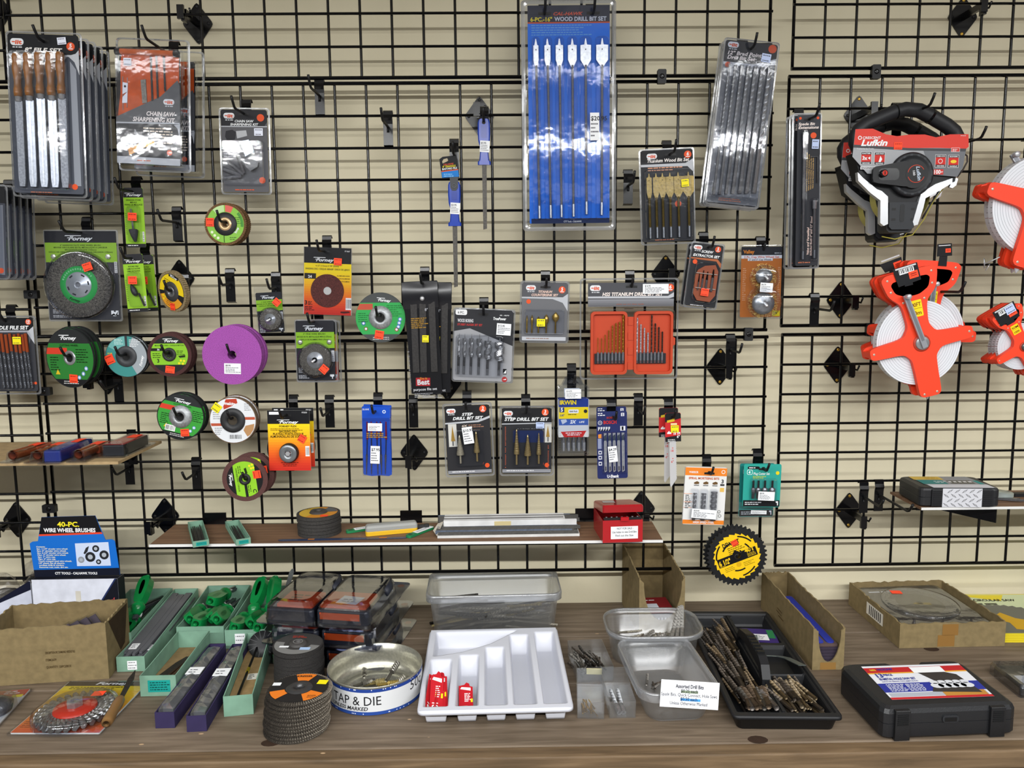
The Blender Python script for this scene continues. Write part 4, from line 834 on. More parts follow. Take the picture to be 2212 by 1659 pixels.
fr = Fr((1378, 322), (1497, 319), (1388, 527), .04)
t = pack('titanium_bit_pack', 'pack of six gold titanium spade bits with a yellow sticker', 'drill bit set', fr)
b = fr.b(); W, H = 116, 204; board(b, W, H-3, ('2b2c30', 'p'), 5, 3, 3); b.quad(3, 5, W, 28, .1, ('1e1f22', 'p')); b.poly([(3, 33), (100, 33), (116, 24), (116, 52), (104, 40), (3, 38)], .3, SIL); iit(b, 16, 10, .9); badge(b, 105, 15, 8, '6'); b.text('Titanium Wood Bit Set', 17, 29, 7.5, ('efe9e6', 'p'), .6, 91, .025, .2); hole(b, 68, 14, .9); b.words(18, 40, 78, 2, 5, 2.2, ('d89a7a', 'p'), .5, 'L', 3); b.disc(82, 120, 7, .5, ORG, 16); b.words(30, 196, 60, 1, 3, 2, ('c07050', 'p')); b.build('card', t)
for u, pw in ((19, 11), (34, 13), (48, 15), (64, 18), (82, 20), (104, 24)):
    g = fr.b(); h = pw/2; g.slab([(u-.6, 53), (u+.6, 53), (u+2, 61), (u+h, 62), (u+h, 94), (u+2.5, 108), (u-2.5, 108), (u-h, 94), (u-h, 62), (u-2, 61)], 4, 6.5, ('98834e', 'y')); g.disc(u, 68, 1, 6.7, ('3a3020', 'p'), 8); g.tube([(u, 105, 5.5), (u, 170, 5.5)], 2.8, mat('a08a48', 'x'), 10); o = g.build('spade_bit', t); g = fr.b(); g.tube([(u, 168, 5.5), (u, 193, 5.5)], 2.9, mat('77797c', 'x'), 6, True, False); g.build('hex_shank', o)
clam(fr, t, 119, 207, -4, 2.5, 7, SHELL, ((8, 44, 112, 198, 10, 8),)); sticker(fr, t, 88, 69, 16, 16, YES, -3, 11); hk(fr, 66, 14, .1, 'carrying the gold titanium spade bits', yaw=0)

fr = Fr((1714, 245), (1777, 243), (1707, 579), .075)
t = pack('extension_bit_pack', 'narrow dark pack of spade bit extensions, front of three', 'drill bit extension', fr)
b = fr.b(); W, H = 60, 330; board(b, W, H, ('2a2b30', 'p'), 4, 10, 4); b.quad(10, 4, W, 34, .2, ('3d3f46', 'p')); b.text('Spade Bit', 12, 26, 6, ('efe2dc', 'p'), .6, 36, .025, .2); b.text('Extensions', 12, 33.5, 6, ('efe2dc', 'p'), .6, 44, .025, .2); b.disc(45, 48, 6.5, .5, ORG, 16); b.disc(16, 11, 3, .5, ORG, 10); b.disc(54, 11, 3, .5, ORG, 10)
for i in range(4): b.text('Value and Versatility! Includes Both', 33+i*4.5, 168-i*2, 2.6, ('d8b06a', 'p'), .5, 84-i*6, .01, 0, 'L', -90)
b.text('Value and Versatility!', 39, 306, 4.6, ('efd2c6', 'p'), .6, 60, .02, .1, 'L', -90); b.text('Includes Both 6" and 12" Sizes!', 46, 308, 4.6, ('efd2c6', 'p'), .6, 86, .02, .1, 'L', -90)
b.words(16, 322, 42, 1, 3, 1.8, ('c07050', 'p')); hole(b, 34, 14, .8); b.build('card', t)
g = fr.b(); g.tube([(24, 42, 6), (24, 60, 6)], 4.6, CHROME, 12); g.tube([(24, 58, 6), (24, 300, 6)], 2.6, mat('9d9fa3', 'x'), 10); g.tube([(24, 298, 6), (24, 316, 6)], 3, DSTEEL, 6, True, False); g.build('long_extension', t)
g = fr.b(); g.tube([(48, 188, 6), (48, 206, 6)], 4.6, CHROME, 12); g.tube([(48, 204, 6), (49, 298, 6)], 2.6, mat('9d9fa3', 'x'), 10); g.tube([(49, 296, 6), (49, 314, 6)], 3, DSTEEL, 6, True, False); g.build('short_extension', t)
g = fr.b(); g.tube([(38, 98, 4), (38, 94, 4), (54, 94, 4), (54, 150, 4)], 1.2, IRON, 6); g.build('hex_key', t)
clam(fr, t, 63, 336, -4, 2.5, 6, SHELL, ((16, 36, 32, 322, 12, 5), (40, 182, 57, 320, 12, 5))); sticker(fr, t, 41, 57, 15, 20, BLS, 3, 3.6)
backers(t, fr, (.02, .04), ['narrow dark spade bit extension pack, middle of three', 'narrow dark spade bit extension pack, rear of three'], 'spade bit extension packs on one hook', .3); hk(fr, 36, 13, .12, 'carrying the spade bit extension packs', yaw=0)

# ---------------------------------------------------------------- middle packs
fr = Fr((1497, 522), (1569, 528), (1474, 663), .055)
t = pack('screw_extractor_pack', 'screw extractor set in clear pack with orange sticker, front of two', 'screw extractor set', fr)
b = fr.b(); W, H = 69, 141; board(b, W, H-2, ('26272b', 'p'), 4, 2, 3); iit(b, 5, 7, .75); badge(b, 58, 12, 6.5, '5'); b.text('SCREW', 36, 22, 5.5, WHT, .6, 26, .03, .25, 'C'); b.text('EXTRACTOR SET', 35, 31, 5.5, WHT, .6, 58, .03, .25, 'C'); b.poly([(2, 34), (60, 33), (69, 42), (69, 52), (58, 38), (2, 37)], .3, ('a8603c', 'p')); b.disc(12, 43, 5, .5, ORG, 14); hole(b, 36, 9, .75); b.words(14, 136, 44, 1, 3, 1.6, ('c9c9cc', 'p')); b.build('card', t)
g = fr.b(); g.slab([(20, 60), (34, 50), (56, 46), (64, 60), (64, 112), (54, 127), (26, 126), (16, 112), (16, 72)], .5, 6, ('9a4a24', 'k')); o = g.build('orange_case', t)
for i, (u, vt) in enumerate(((24, 86), (32, 78), (41, 80), (53, 74))):
    g = fr.b(); g.tube([(u, vt-18, 8), (u, vt, 8)], 2, mat('2b2b2e', 'x'), 8, True, True, [.6+i*.15, 1.6+i*.5]); g.tube([(u, vt, 8), (u, 104, 8)], 1.6+i*.5, mat('a8aaae', 'x'), 8); g.build('extractor_bit', t)
g = fr.b(); g.box(16, 62, 66, 67.5, 8, 9.5, ('b8a89a', 'p')); g.box(18, 62, 98, 99.5, 8, 9.5, ('b8a89a', 'p')); g.build('retaining_bars', o)
clam(fr, t, 72, 143, -3, 2.5, 6, SHELL, ((12, 42, 68, 131, 11, 14),)); sticker(fr, t, 31, 99, 17, 16, ORS, 2, 12)
backers(t, fr, (.04,), ['screw extractor set in clear pack, rear of two, peeking out left'], 'screw extractor packs on one hook', .3); hk(fr, 37, 9, .095, 'carrying the screw extractor packs', yaw=0)

fr = Fr((1599, 530), (1695, 528), (1593, 689), .03)
t = pack('cup_wheel_pack', 'orange carded pair of steel cup wire wheels', 'cup wire wheel set', fr)
b = fr.b(); W, H = 92, 156; board(b, W, H, ('c9722c', 'p'), 3, 4, 4); b.quad(4, 4, W, 22, .2, ('26262a', 'p')); b.text('Valley', 8, 18, 7.5, ('e88a2c', 'p'), .5, 24, .035); b.quad(4, 22, W, 29, .3, WHT); b.text('2 Pc. Cup Wire Wheel Set', 48, 28, 4.6, ('d8582c', 'p'), .6, 76, .02, 0, 'C'); b.quad(18, 29, 72, 34, .3, WHT); b.text('2" and 3" Cup Wheels', 45, 33.2, 3.6, K, .6, 48, .02, 0, 'C'); b.text('BRWC-2', 90, 19, 2.6, WHT, .5, 14, .01, 0, 'R'); hole(b, 52, 18, .8)
b.words(8, 50, 8, 18, 4, 1.3, ('e8b48a', 'p')); b.words(84, 48, 6, 20, 4, 1.3, ('e8b48a', 'p')); b.quad(74, 142, 91, 154, .4, ('f0d81c', 'p')); b.text('1/4"', 82, 149.5, 5.5, K, .6, None, .03, 0, 'C'); b.build('card', t)
for u, v, r0, r1 in ((52, 68, 17, 30), (52, 126, 23, 34)):
    g = fr.b(); wiremesh(g, u, v, r0*.9, r1*.95, 4, 260, mat('d8b060', 'x'), 4, 5); g.lathe(u, v, [(r0*1.05, 5), (r0, 13), (r0*.6, 16), (r0*.3, 18), (r0*.16, 20)], mat('9fa2a6', 'x'), 30); g.tube([(u, v, 19), (u+1, v+6, 34)], r0*.16, CHROME); g.build('cup_wheel', t)
b = fr.b(); b.loft([[(x, y, w) for x, y in rr(i, i, 96-i, 160-i, 5)] for i, w in ((0, -2), (0, 1), (2, 1.5))], SHELL, False, True); b.lathe(52, 72, [(30, 1.5), (28, 24), (24, 27), (.1, 28)], CLEAR, 30); b.lathe(52, 124, [(36, 1.5), (34, 28), (30, 31), (.1, 32)], CLEAR, 30); b.build('clear_shell', t); pricetag(fr, t, 38, 82, 27, 20, '$4.79', 4, 30); hk(fr, 52, 16, .03, 'carrying the orange cup wheel card')

fr = Fr((1125, 607), (1230, 608), (1122, 739), .03)
t = pack('countersink_pack', 'small grey pack of gold countersinks with yellow sticker', 'countersink set', fr)
b = fr.b(); W, H = 103, 130; board(b, W, H, ('6b6c70', 'p'), 5, 3, 3); b.poly([(3, 8), (8, 3), (98, 3), (103, 8), (103, 26), (92, 34), (3, 34)], .2, ('55565b', 'p')); b.poly([(3, 34), (92, 34), (103, 26), (103, 64), (92, 46), (70, 38), (3, 37)], .3, SIL); iit(b, 12, 9, .85); badge(b, 90, 18, 7.5, '5'); b.text('TITANIUM', 39, 25, 5.2, ('e8c8ba', 'p'), .6, 30, .03, .25); b.text('COUNTERSINK SET', 24, 32, 5.2, ('e8c8ba', 'p'), .6, 58, .03, .25); hole(b, 54, 13, .85); b.disc(18, 44, 5, .5, ORG, 14); b.quad(5, 120, 100, 128, .3, SIL); b.words(14, 123, 74, 1, 3, 1.6, ('8a6a5a', 'p')); b.build('card', t)
for u, vt, r_ in ((15, 80, 1.8), (26, 79, 3), (40, 82, 4.2), (57, 77, 5.4), (77, 72, 7.5)):
    g = fr.b(); g.loft([[(u + q*math.cos(k*math.pi/6), v, 7 + q*math.sin(k*math.pi/6)) for k in range(12)] for v, q in ((vt-6, .6), (vt+2, r_), (vt+8, r_), (vt+14, max(r_*.5, 1.8)), (vt+15, 1.8), (112, 1.8))], GOLDB, True, True, True); g.build('countersink', t)
clam(fr, t, 106, 133, -3, 2.5, 7, SHELL, ((8, 60, 97, 114, 15, 6),)); sticker(fr, t, 36, 81, 18, 16, YES, 0, 15.6); hk(fr, 55, 12, .05, 'carrying the gold countersink pack', yaw=0)

fr = Fr((1252, 601), (1466, 602), (1254, 818), .035)
t = pack('drill_bit_case_pack', 'large clear pack with an open red case of drill bits', 'drill bit set', fr)
b = fr.b(); board(b, 203, 60, ('3c3d42', 'p'), 5, 17, 9); b.quad(17, 9, 203, 38, .2, ('4c4d52', 'p')); b.poly([(17, 38), (190, 38), (203, 30), (203, 40), (192, 43), (17, 42)], .3, SIL); b.grad(17, 44, 203, 60, .3, ((0, '8a8c92'), (1, '5c5d62')), 4); iit(b, 21, 14, .95); badge(b, 195, 20, 8, '6'); b.text('HSS TITANIUM DRILL BIT SET', 48, 37, 7.5, ('f0e4de', 'p'), .6, 132, .03, .2); hole(b, 111, 18, .95); b.text('visit us on the web', 108, 56, 2.8, ('a05a40', 'p'), .6, 60, .01, 0, 'C'); b.build('card', t)
RC_ = mat('d84a1e', 'k')
g = fr.b()
for u0, u1 in ((22, 101), (116, 200)):
    o = rr(u0, 70, u1, 206, 9); i_ = rr(u0+5, 76, u1-5, 200, 6); g.loft([[(x, y, w) for x, y in q] for q, w in ((o, 0), (o, 14), (i_, 14), (i_, 4))], RC_, True, True)
g.box(101, 116, 82, 196, 3, 9, RC_)
for v in (84, 116, 148, 180): g.box(103, 114, v, v+16, 8, 11, RC_)
g.slab([(199, 124), (205, 128), (205, 142), (199, 146)], 6, 12, RC_); oc = g.build('red_case', t)
g = fr.b(); g.box(31, 98, 161, 183, 5, 9, mat('1e2024', 'k')); g.box(118, 186, 161, 183, 5, 9, mat('1e2024', 'k')); g.build('bit_rails', oc)
for i in range(8):
    u = 38+i*7.8; vt = (126, 127, 120, 110, 100, 95, 92, 78)[i]; r_ = .9+i*.22
    g = fr.b(); twist(g, (u, 160, 10), (u, vt, 10), r_, 5, mat('b8862e', 'x'), 36); g.tube([(u, 158, 10), (u, 176, 10)], 2.6, mat('9d9fa4', 'x'), 6, True, False); g.tube([(u, 176, 10), (u, 182, 10)], 2.2, mat('c8cace', 'x'), 6); g.build('gold_drill_bit', t)
for i in range(8):
    u = 123+i*7.8; vt = (84, 98, 106, 116, 78, 96, 104, 114)[i]; c = 'd0d2d6' if i < 4 else '4a4038'
    g = fr.b(); twist(g, (u, 160, 10), (u, vt, 10), 1.8, 5, mat(c, 'x'), 36); g.tube([(u, 158, 10), (u, 176, 10)], 2.6, mat('9d9fa4', 'x'), 6, True, False); g.tube([(u, 176, 10), (u, 182, 10)], 2.2, mat('c8cace', 'x'), 6); g.build('masonry_drill_bit' if i < 4 else 'black_drill_bit', t)
clam(fr, t, 213, 217, -2, 2, 7, SHELL, ((17, 64, 204, 212, 20, 10),)); pricetag(fr, t, 135, 12, 56, 21, '$16.95', 0, 3); hk(fr, 111, 17, .045, 'carrying the red drill bit case pack', yaw=0)

fr = Fr((981, 665), (1114, 669), (975, 824), .035)
t = pack('auger_bit_pack', 'grey pack of six stubby wood boring bits', 'drill bit set', fr)
b = fr.b(); W, H = 130, 156; board(b, W, H, ('9b9ca0', 'p'), 5, 2, 2); b.poly([(2, 7), (7, 2), (125, 2), (130, 7), (130, 78), (36, 43), (2, 50)], .2, ('2c2d31', 'p')); b.poly(rr(4, 3, 29, 15, 4), .4, ('e3e4e6', 'p')); b.text('6 PC.', 9, 12, 5, K, .6, 14, .02); b.text('WOOD BORING', 9, 30, 7, ('c9cace', 'p'), .6, 34, .035); b.text('STUBBY AUGER BIT SET', 9, 37.5, 4.6, ('b03434', 'p'), .6, 54, .03); b.text('TruePower', 86, 23, 6, WHT, .6, 28, .03, .25); b.text('05 - 0279', 100, 14, 2.6, WHT, .6, 20, .01); b.poly([(111, 128), (119, 128), (119, 140), (111, 140)], .4, K); b.poly([(112, 138), (118, 130), (118, 138)], .6, WHT); b.disc(115, 151, 6, .4, ('a83232', 'p'), 16); b.poly([(111, 152), (119, 149), (118, 152)], .6, WHT); hole(b, 64, 12, .85); b.build('card', t)
for u, r_, vt in ((14, 3.2, 60), (26, 4.6, 60), (41, 5.4, 60), (58, 6.6, 60), (77, 8.4, 64), (102, 11, 66)):
    g = fr.b(); twist(g, (u, vt+44, 10), (u, vt+4, 10), r_, 1.7, mat('9a9b9e', 'x'), 30, 1, .75); g.tube([(u, vt+5, 10), (u, vt-6, 10)], 1, STEEL, 8, True, True, [1.8, .3]); g.tube([(u, vt+42, 10), (u, vt+64, 10)], 3, mat('88898c', 'x'), 10); g.tube([(u, vt+64, 10), (u, 142, 10)], 2.7, mat('7d7e81', 'x'), 6, True, False); g.build('auger_bit', t)
clam(fr, t, 133, 159, -3, 2.5, 6, SHELL, ((6, 56, 112, 146, 20, 8),)); pricetag(fr, t, 94, 30, 31, 25, '$12.45', 2, 3.4); hk(fr, 65, 11, .055, 'carrying the grey wood boring bits', yaw=0)

# step drills
def stepbit(fr, t, u, vt, vb, r_, m):
    g = fr.b(); n = 9; rg = []
    for i in range(n):
        q = r_*(.28+.72*i/(n-1)); v = vt+4+(vb-vt)*.62*i/n; rg += [(v, q), (v+(vb-vt)*.62/n*.85, q)]
    rg = [(vt, .5)] + rg + [(vt+(vb-vt)*.7, r_), (vt+(vb-vt)*.72, 2.2), (vb, 2.2)]
    g.loft([[(u + q*math.cos(k*math.pi/8), v, 9 + q*math.sin(k*math.pi/8)) for k in range(16)] for v, q in rg], m, True, True, False); g.build('step_bit', t)
GOLDS = mat('b09a6a', 'x')
for tl, tr, bl, d, W, H, n, bits, lab in (((954, 873), (1059, 870), (965, 1030), .05, 105, 157, '2', ((34, 66, 127, 8), (70, 60, 124, 6.5)), 'slightly tilted pack of two gold step drills'),
                                     ((1080, 878), (1197, 877), (1080, 1027), .035, 116, 149, '3', ((36, 48, 124, 6), (60, 60, 124, 7.5), (84, 56, 122, 5)), 'straight hanging pack of three gold step drills')):
    fr = Fr(tl, tr, bl, d); t = pack('step_drill_pack', lab, 'step drill set', fr); b = fr.b(); board(b, W-4, H-4, ('2b2b2e', 'p'), 5, 4, 4); b.quad(4, 5, W-4, 36, .1, ('202023', 'p'))
    b.poly([(4, 40), (W-30, 37), (W-4, 28), (W-4, 33), (W-28, 41), (4, 43)] if n == '2' else [(4, 37), (W-4, 35), (W-4, 37), (4, 39)], .3, SIL); b.quad(5, H-13, W-5, H-6, .3, ('8a8c92', 'p')); b.words(14, H-11, W-30, 1, 3, 1.6, ('e0e0e2', 'p')); iit(b, 8, 10, .8); badge(b, W-18, 13, 7.5, n)
    if n == '2':
        b.text('STEP', 53, 26, 6, WHT, .6, 24, .03, .25, 'C'); b.text('DRILL BIT SET', 54, 34.5, 6.4, WHT, .6, 66, .03, .25, 'C'); b.quad(10, 43, 28, 92, .4, ('c9c8c2', 'p')); b.poly([(19, 46), (24, 80), (15, 80)], .6, ('9a7a38', 'p')); b.quad(17.5, 80, 20.5, 90, .6, ('5a5a5c', 'p')); b.text('6X', 40, 50, 4.5, ('d8c8ba', 'p'), .6, 12, .03, .2); b.words(54, 46, 36, 2, 4, 1.6, ('a87a62', 'p'), .5)
    else:
        b.text('STEP DRILL BIT SET', 58, 31, 7, WHT, .6, 96, .03, .25, 'C'); b.quad(97, 38, 112, 78, .4, ('c9c8c2', 'p')); b.poly([(104, 41), (108, 66), (100, 66)], .6, ('9a7a38', 'p')); b.quad(103, 66, 105.5, 76, .6, ('5a5a5c', 'p')); b.quad(28, 52, 96, 78, .4, ('1d2a52', 'p')); b.words(11, 44, 2.4, 30, 3, 1.5, ('b0563a', 'p')); b.words(104, 84, 2.4, 18, 3, 1.5, ('b0563a', 'p'))
    b.disc(W-14, H-22, 5, .5, ORG, 14); hole(b, W*.49, 13, .85); b.build('card', t)
    for u, vt, vb, r_ in bits: stepbit(fr, t, u, vt, vb, r_, GOLDS if n == '2' and u > 40 or n == '3' else mat('c9c0a8', 'x'))
    b0 = (24, 54, 86, 134, 17, 8) if n == '2' else (28, 44, 96, 130, 17, 8); clam(fr, t, W+1, H+1, -3, 2.5, 6, SHELL, (b0,))
    if n == '2': pricetag(fr, t, 42, 48, 22, 36, '$10.95', -6, 17.6)
    else: sticker(fr, t, 78, 34, 18, 13, BLS, 0, 3.4)
    hk(fr, W*.49, 12, .07, 'carrying the ' + ('two' if n == '2' else 'three') + ' gold step drills', yaw=0)

# hole-punched carded blades and bits, lower right of centre
fr = Fr((1204, 832), (1271, 832), (1206, 982), .06)
t = pack('screw_bit_pack', 'yellow and blue carded clear tub of screwdriver bits, front of two', 'screwdriver bits', fr)
b = fr.b(); b.quad(2, 29, 66, 47, 1.2, ('223a8a', 'p')); b.quad(2, 47, 66, 72, 1.2, ('f0d51f', 'p')); b.quad(2, 72, 66, 86, 1.2, ('3a5aa8', 'p')); b.quad(2, 86, 66, 100, 1.2, ('c8cbd0', 'p')); b.slab(rr(1, 29, 67, 112, 2), -.5, .9, ('d8d8d4', 'p'))
b.text('IRWIN', 4, 41, 9, ('f2d51e', 'p'), 1.6, 36, .04); b.text('5', 6, 56, 8, WHT, 1.6, None, .04); b.quad(3.5, 47.5, 14, 58, 1.3, ('2a3a70', 'p')); b.text('1/4"', 5, 67, 5, ('223a8a', 'p'), 1.6, 9, .02); b.poly(rr(23, 52, 45, 60, 2), 1.5, WHT); b.text('Bulk Pack', 34, 57.5, 3.4, K, 1.8, 17, .02, 0, 'C'); b.words(22, 62, 26, 1, 3, 1.6, ('5a4a10', 'p'), 1.6); b.disc(60, 56, 4, 1.5, ('26262a', 'p'), 12); b.text('2X', 26, 82, 7, WHT, 1.6, 14, .04, .25); b.text('LIFE', 46, 81, 4, WHT, 1.6, 12, .02, .2); b.poly([(6, 74), (18, 73), (20, 78), (10, 84)], 1.5, ('b9c2d6', 'p'))
b.poly([(6, 100), (62, 98), (54, 112), (14, 112)], 1.3, ('c02c2c', 'p')); b.words(12, 102, 44, 2, 4, 1.8, WHT, 1.6, 'C'); b.build('printed_sleeve', t)
for i in range(5):
    g = fr.b(); u = 12+i*11; g.tube([(u, 110, 9), (u, 122, 9)], 2, STEEL, 8, True, True, [1.6, 3]); g.tube([(u, 122, 9), (u, 140, 9)], 3.4, mat('b4b6ba', 'x'), 6, True, False); g.build('screw_bit', t)
b = fr.b(); b.slab([(10, 0), (18, -16), (22, -17), (46, -17), (50, -15), (57, 0)], -1, 1, SHELL); b.loft([[(x, y, w) for x, y in rr(i, i, 67-i, 150-i, 6)] for i, w in ((0, -3), (0, 13), (3, 15))], CLEAR, True, True)
for k in range(9): b.box(3, 5, 100+k*5, 102.5+k*5, 14.5, 16, CLEAR)
b.build('clear_tub', t); b = fr.b(); b.poly([(22, -4), (28, -10), (40, -10), (46, -4)], 1.4, ('1c1c20', 'k')); b.build('hanging_slot', t)
pricetag(fr, t, 15, 7, 34, 20, '$14.95', 0, 15.6); backers(t, fr, (.035,), ['yellow and blue carded tub of screwdriver bits, rear of two'], 'screwdriver bit tubs on one hook', .3); hk(fr, 34, -7, .09, 'carrying the screwdriver bit tubs', yaw=0)

fr = Fr((1287, 889), (1353, 888), (1292, 1034), .05)
t = pack('jigsaw_blade_pack', 'dark blue card of five jigsaw blades, front of two', 'jigsaw blades', fr)
b = fr.b(); W, H = 66, 145; board(b, W, H, ('232c5e', 'p'), 4); b.text('BOSCH', 15, 26.5, 7, ('c8302c', 'p'), .6, 28, .04); b.ring(7.5, 24, 3.4, 4.6, .5, ('c9ccd8', 'p'), 16); b.quad(6, 23.3, 9, 24.7, .5, ('c9ccd8', 'p')); b.words(3, 3, 16, 2, 4, 1.8, WHT, .5); b.quad(53, 4, 60, 11, .5, ('d8dae2', 'p')); b.text('5', 56.5, 10, 5, ('232c5e', 'p'), .7, None, .03, 0, 'C'); b.text('BOSCH', 22, 15.5, 4.4, ('a82c2c', 'p'), .6, 20, .03)
for i in range(5): b.quad(3+i*5.5, 33, 7+i*5.5, 42, .5, ('c9ccd4', 'p')); b.poly([(3+i*5.5, 42), (7+i*5.5, 36), (7+i*5.5, 42)], .7, K)
b.quad(51, 32, 62, 42, .5, ('d8dae2', 'p')); b.quad(54, 33, 58, 41, .7, K); b.poly([(3, 49), (10, 48), (10, 57), (3, 57)], .5, ('d88a3a', 'p')); b.quad(2, 58, 10, 80, .5, ('8a92b0', 'p'))
for v in (84, 95, 108): b.quad(3, v, 10, v+8, .5, ('d8dae2', 'p')); b.quad(4.5, v+2, 8.5, v+6, .7, ('232c5e', 'p'))
b.text('U-Shank', 21, 143, 6.5, WHT, .6, 26, .035); hole(b, 36, 14, .75); b.build('card', t)
for i in range(5):
    g = fr.b(); u = 18+i*9.6; g.slab([(u-3, 46), (u+3, 46), (u+3, 52), (u+2.4, 62), (u+3.2, 66), (u+3, 128), (u-2, 131), (u-3, 128), (u-3.2, 66), (u-2.4, 62), (u-3, 52)], 2, 3.2, mat('c9cbd0', 'x')); g.poly([(u-2.6, 52), (u+2.6, 49), (u+2.6, 62), (u-2.6, 62)], 3.5, ('3a4450', 'p')); g.poly([(u-1.4, 118), (u+1.4, 118), (u+1.4, 127), (u-1.4, 127)], 3.5, ('4a4a52', 'p')); g.build('jigsaw_blade', t)
b = fr.b(); dome(b, 11, 44, 64, 134, 6, 3, CLEAR, 1.5); b.build('blister', t); pricetag(fr, t, 24, 74, 19, 34, '$4.29', -5, 7)
backers(t, fr, (.05,), ['dark blue card of jigsaw blades, rear of two, peeking above'], 'dark blue jigsaw blade cards on one hook', .3)
[o for o in bpy.data.objects if o.name == 'jigsaw_blade_pack.001'][0].matrix_world = shifted(fr, .05, .006, .004, 0)
hk(fr, 37, 13, .09, 'carrying the dark blue jigsaw blade cards', yaw=0)

def recip(tl, tr, bl, d, label):
    fr = Fr(tl, tr, bl, d); t = pack('reciprocating_blade_pack', label, 'saw blade', fr); W, H = fr.W, fr.H
    b = fr.b(); board(b, W, H, ('c42a2c', 'p'), 3, 0, 0, 2); b.poly([(0, 3), (3, 0), (W-3, 0), (W, 3), (W, 12), (0, 20)], .2, ('1c1c1f', 'p')); b.poly([(0, H-10), (W, H-14), (W, H), (0, H)], .2, ('1c1c1f', 'p')); b.poly([(4, 16), (W*.6, 12), (W*.6, 18), (4, 21)], .5, ('d8b830', 'p')); b.disc(W*.45, H*.48, 1, .5, WHT, 8)
    b.text('18 TPI', W-2, H-15, 5.5, WHT, .6, W*.42, .03, 0, 'R'); b.text('6"', W-3, H-8, 5.5, WHT, .6, None, .03, 0, 'R'); b.poly([(4, H-20), (9, H-24), (9, H-21), (13, H-21), (13, H-17), (4, H-17)], .5, WHT); b.quad(W*.35, 22, W*.75, 26, .5, ('e8d8a0', 'p')); b.words(5, H-5, W*.6, 2, 3, 1.2, WHT, .5); b.build('card', t)
    g = fr.b(); c = W*.46; o = [(c-7, H-8), (c+7, H-8), (c+8, H+80)]
    n = 36; tz = [(c+8 + (0 if i % 2 else -1.1), H+80-(H and 84)*0 - i*0) for i in range(1)]
    pts = [(c-7, H-10), (c+7.5, H-10)] + [(c+(8 if i % 2 else 6.8), H-10+i*2.5) for i in range(1, n)] + [(c+7.5, H+82), (c-5, H+100), (c-7, H+95)]
    g.slab(pts, -1.6, -.4, mat('e4e4e6', 's')); g.text('18', c-4, H+22, 5, ('c84a4a', 'p'), -.1, None, .02); g.words(c-1.5, H+8, 2.5, 18, 4.6, 2.4, ('d06a6a', 'p'), -.1); g.text('6"', c-4, H+46, 5, ('c84a4a', 'p'), -.1, None, .02); g.build('blade', t)
    sticker(fr, t, W*.35, 27, W*.5, 15, YES, 0, 1.5); return fr, t
fr, t = recip((1423, 881), (1464, 881), (1424, 944), .03, 'red carded white saw blade, rear one peeking out on the left'); fr, t = recip((1437, 893), (1471, 891), (1437, 955), .055, 'red carded white reciprocating saw blade hanging in front'); hk(fr, 16, 8, .08, 'carrying the red carded saw blades')

fr = Fr((1481, 1008), (1571, 1011), (1474, 1132), .04)
t = pack('mortising_bit_pack', 'white and orange card of three spiral mortising bits', 'drill bit set', fr)
b = fr.b(); W, H = 90, 124; board(b, W, H, ('e3e3e1', 'p'), 3, 0, 0, 8); OG = ('e8842c', 'p'); b.quad(0, 1, W, 18, .3, OG); b.quad(0, H-10, W, H-1, .3, OG); b.text('WARRIOR', 8, 13, 4.5, WHT, .6, 20, .02); b.text('HIGH SPEED STEEL', 46, H-3, 4.6, WHT, .6, 46, .03, 0, 'C'); b.text('SPIRAL MORTISING BITS', 8, 26, 4.8, ('c8602c', 'p'), .6, 66, .03); b.text('3', 84, 33, 8, ('3a3a3c', 'p'), .6, None, .04, 0, 'R'); b.quad(77, 35, 86, 39, .5, ('3a3a3c', 'p')); b.quad(77, 43, 86, 52, .5, ('e0b860', 'p')); b.ring(82, 9, 3, 4.2, .6, WHT, 14)
for u in (20, 40, 60): b.ring(u+5, 35, 0, 6, .4, ('f2f2f0', 'p'), 4); b.poly([(u, 33), (u+6, 30), (u+11, 32), (u+11, 36), (u+4, 37), (u, 36)], .6, ('6a5030', 'p')); b.quad(u, 38, u+11, 40, .6, ('6a6a6a', 'p'))
b.words(3, 60, 13, 5, 4, 2, ('5a5a5c', 'p'), .5); b.words(3, 79, 12, 3, 4, 2, ('5a5a5c', 'p'), .5, 'L', 2)
for v in (57, 75, 87): b.quad(0, v, 18, v+.8, .5, OG)
b.quad(70, 100, 76, 112, .5, ('d8d8d6', 'p')); b.ring(78, 95, 2.5, 3.5, .5, ('55565a', 'p'), 12); b.ring(80, 104, 2.5, 3.5, .5, ('55565a', 'p'), 12); hole(b, 52, 13, .85); b.build('card', t)
for u, r_, vt in ((23, 4, 55), (42, 5.2, 55), (64, 7, 51)):
    g = fr.b(); twist(g, (u, 98, 4), (u, vt, 4), r_, 2.2, mat('98999c', 'x'), 34, 2, .45); g.tube([(u, 96, 4), (u, 113, 4)], r_*.95, mat('a8aaae', 'x'), 12); g.build('mortising_bit', t)
b = fr.b(); [dome(b, u-8, 46, u+9, 114, 11, 3, CLEAR, 1.5) for u in (22, 42, 63)]; b.build('blister', t); pricetag(fr, t, 16, 88, 54, 20, '$23.95', 3, 12); hk(fr, 53, 12, .06, 'carrying the white and orange mortising bits', yaw=0)

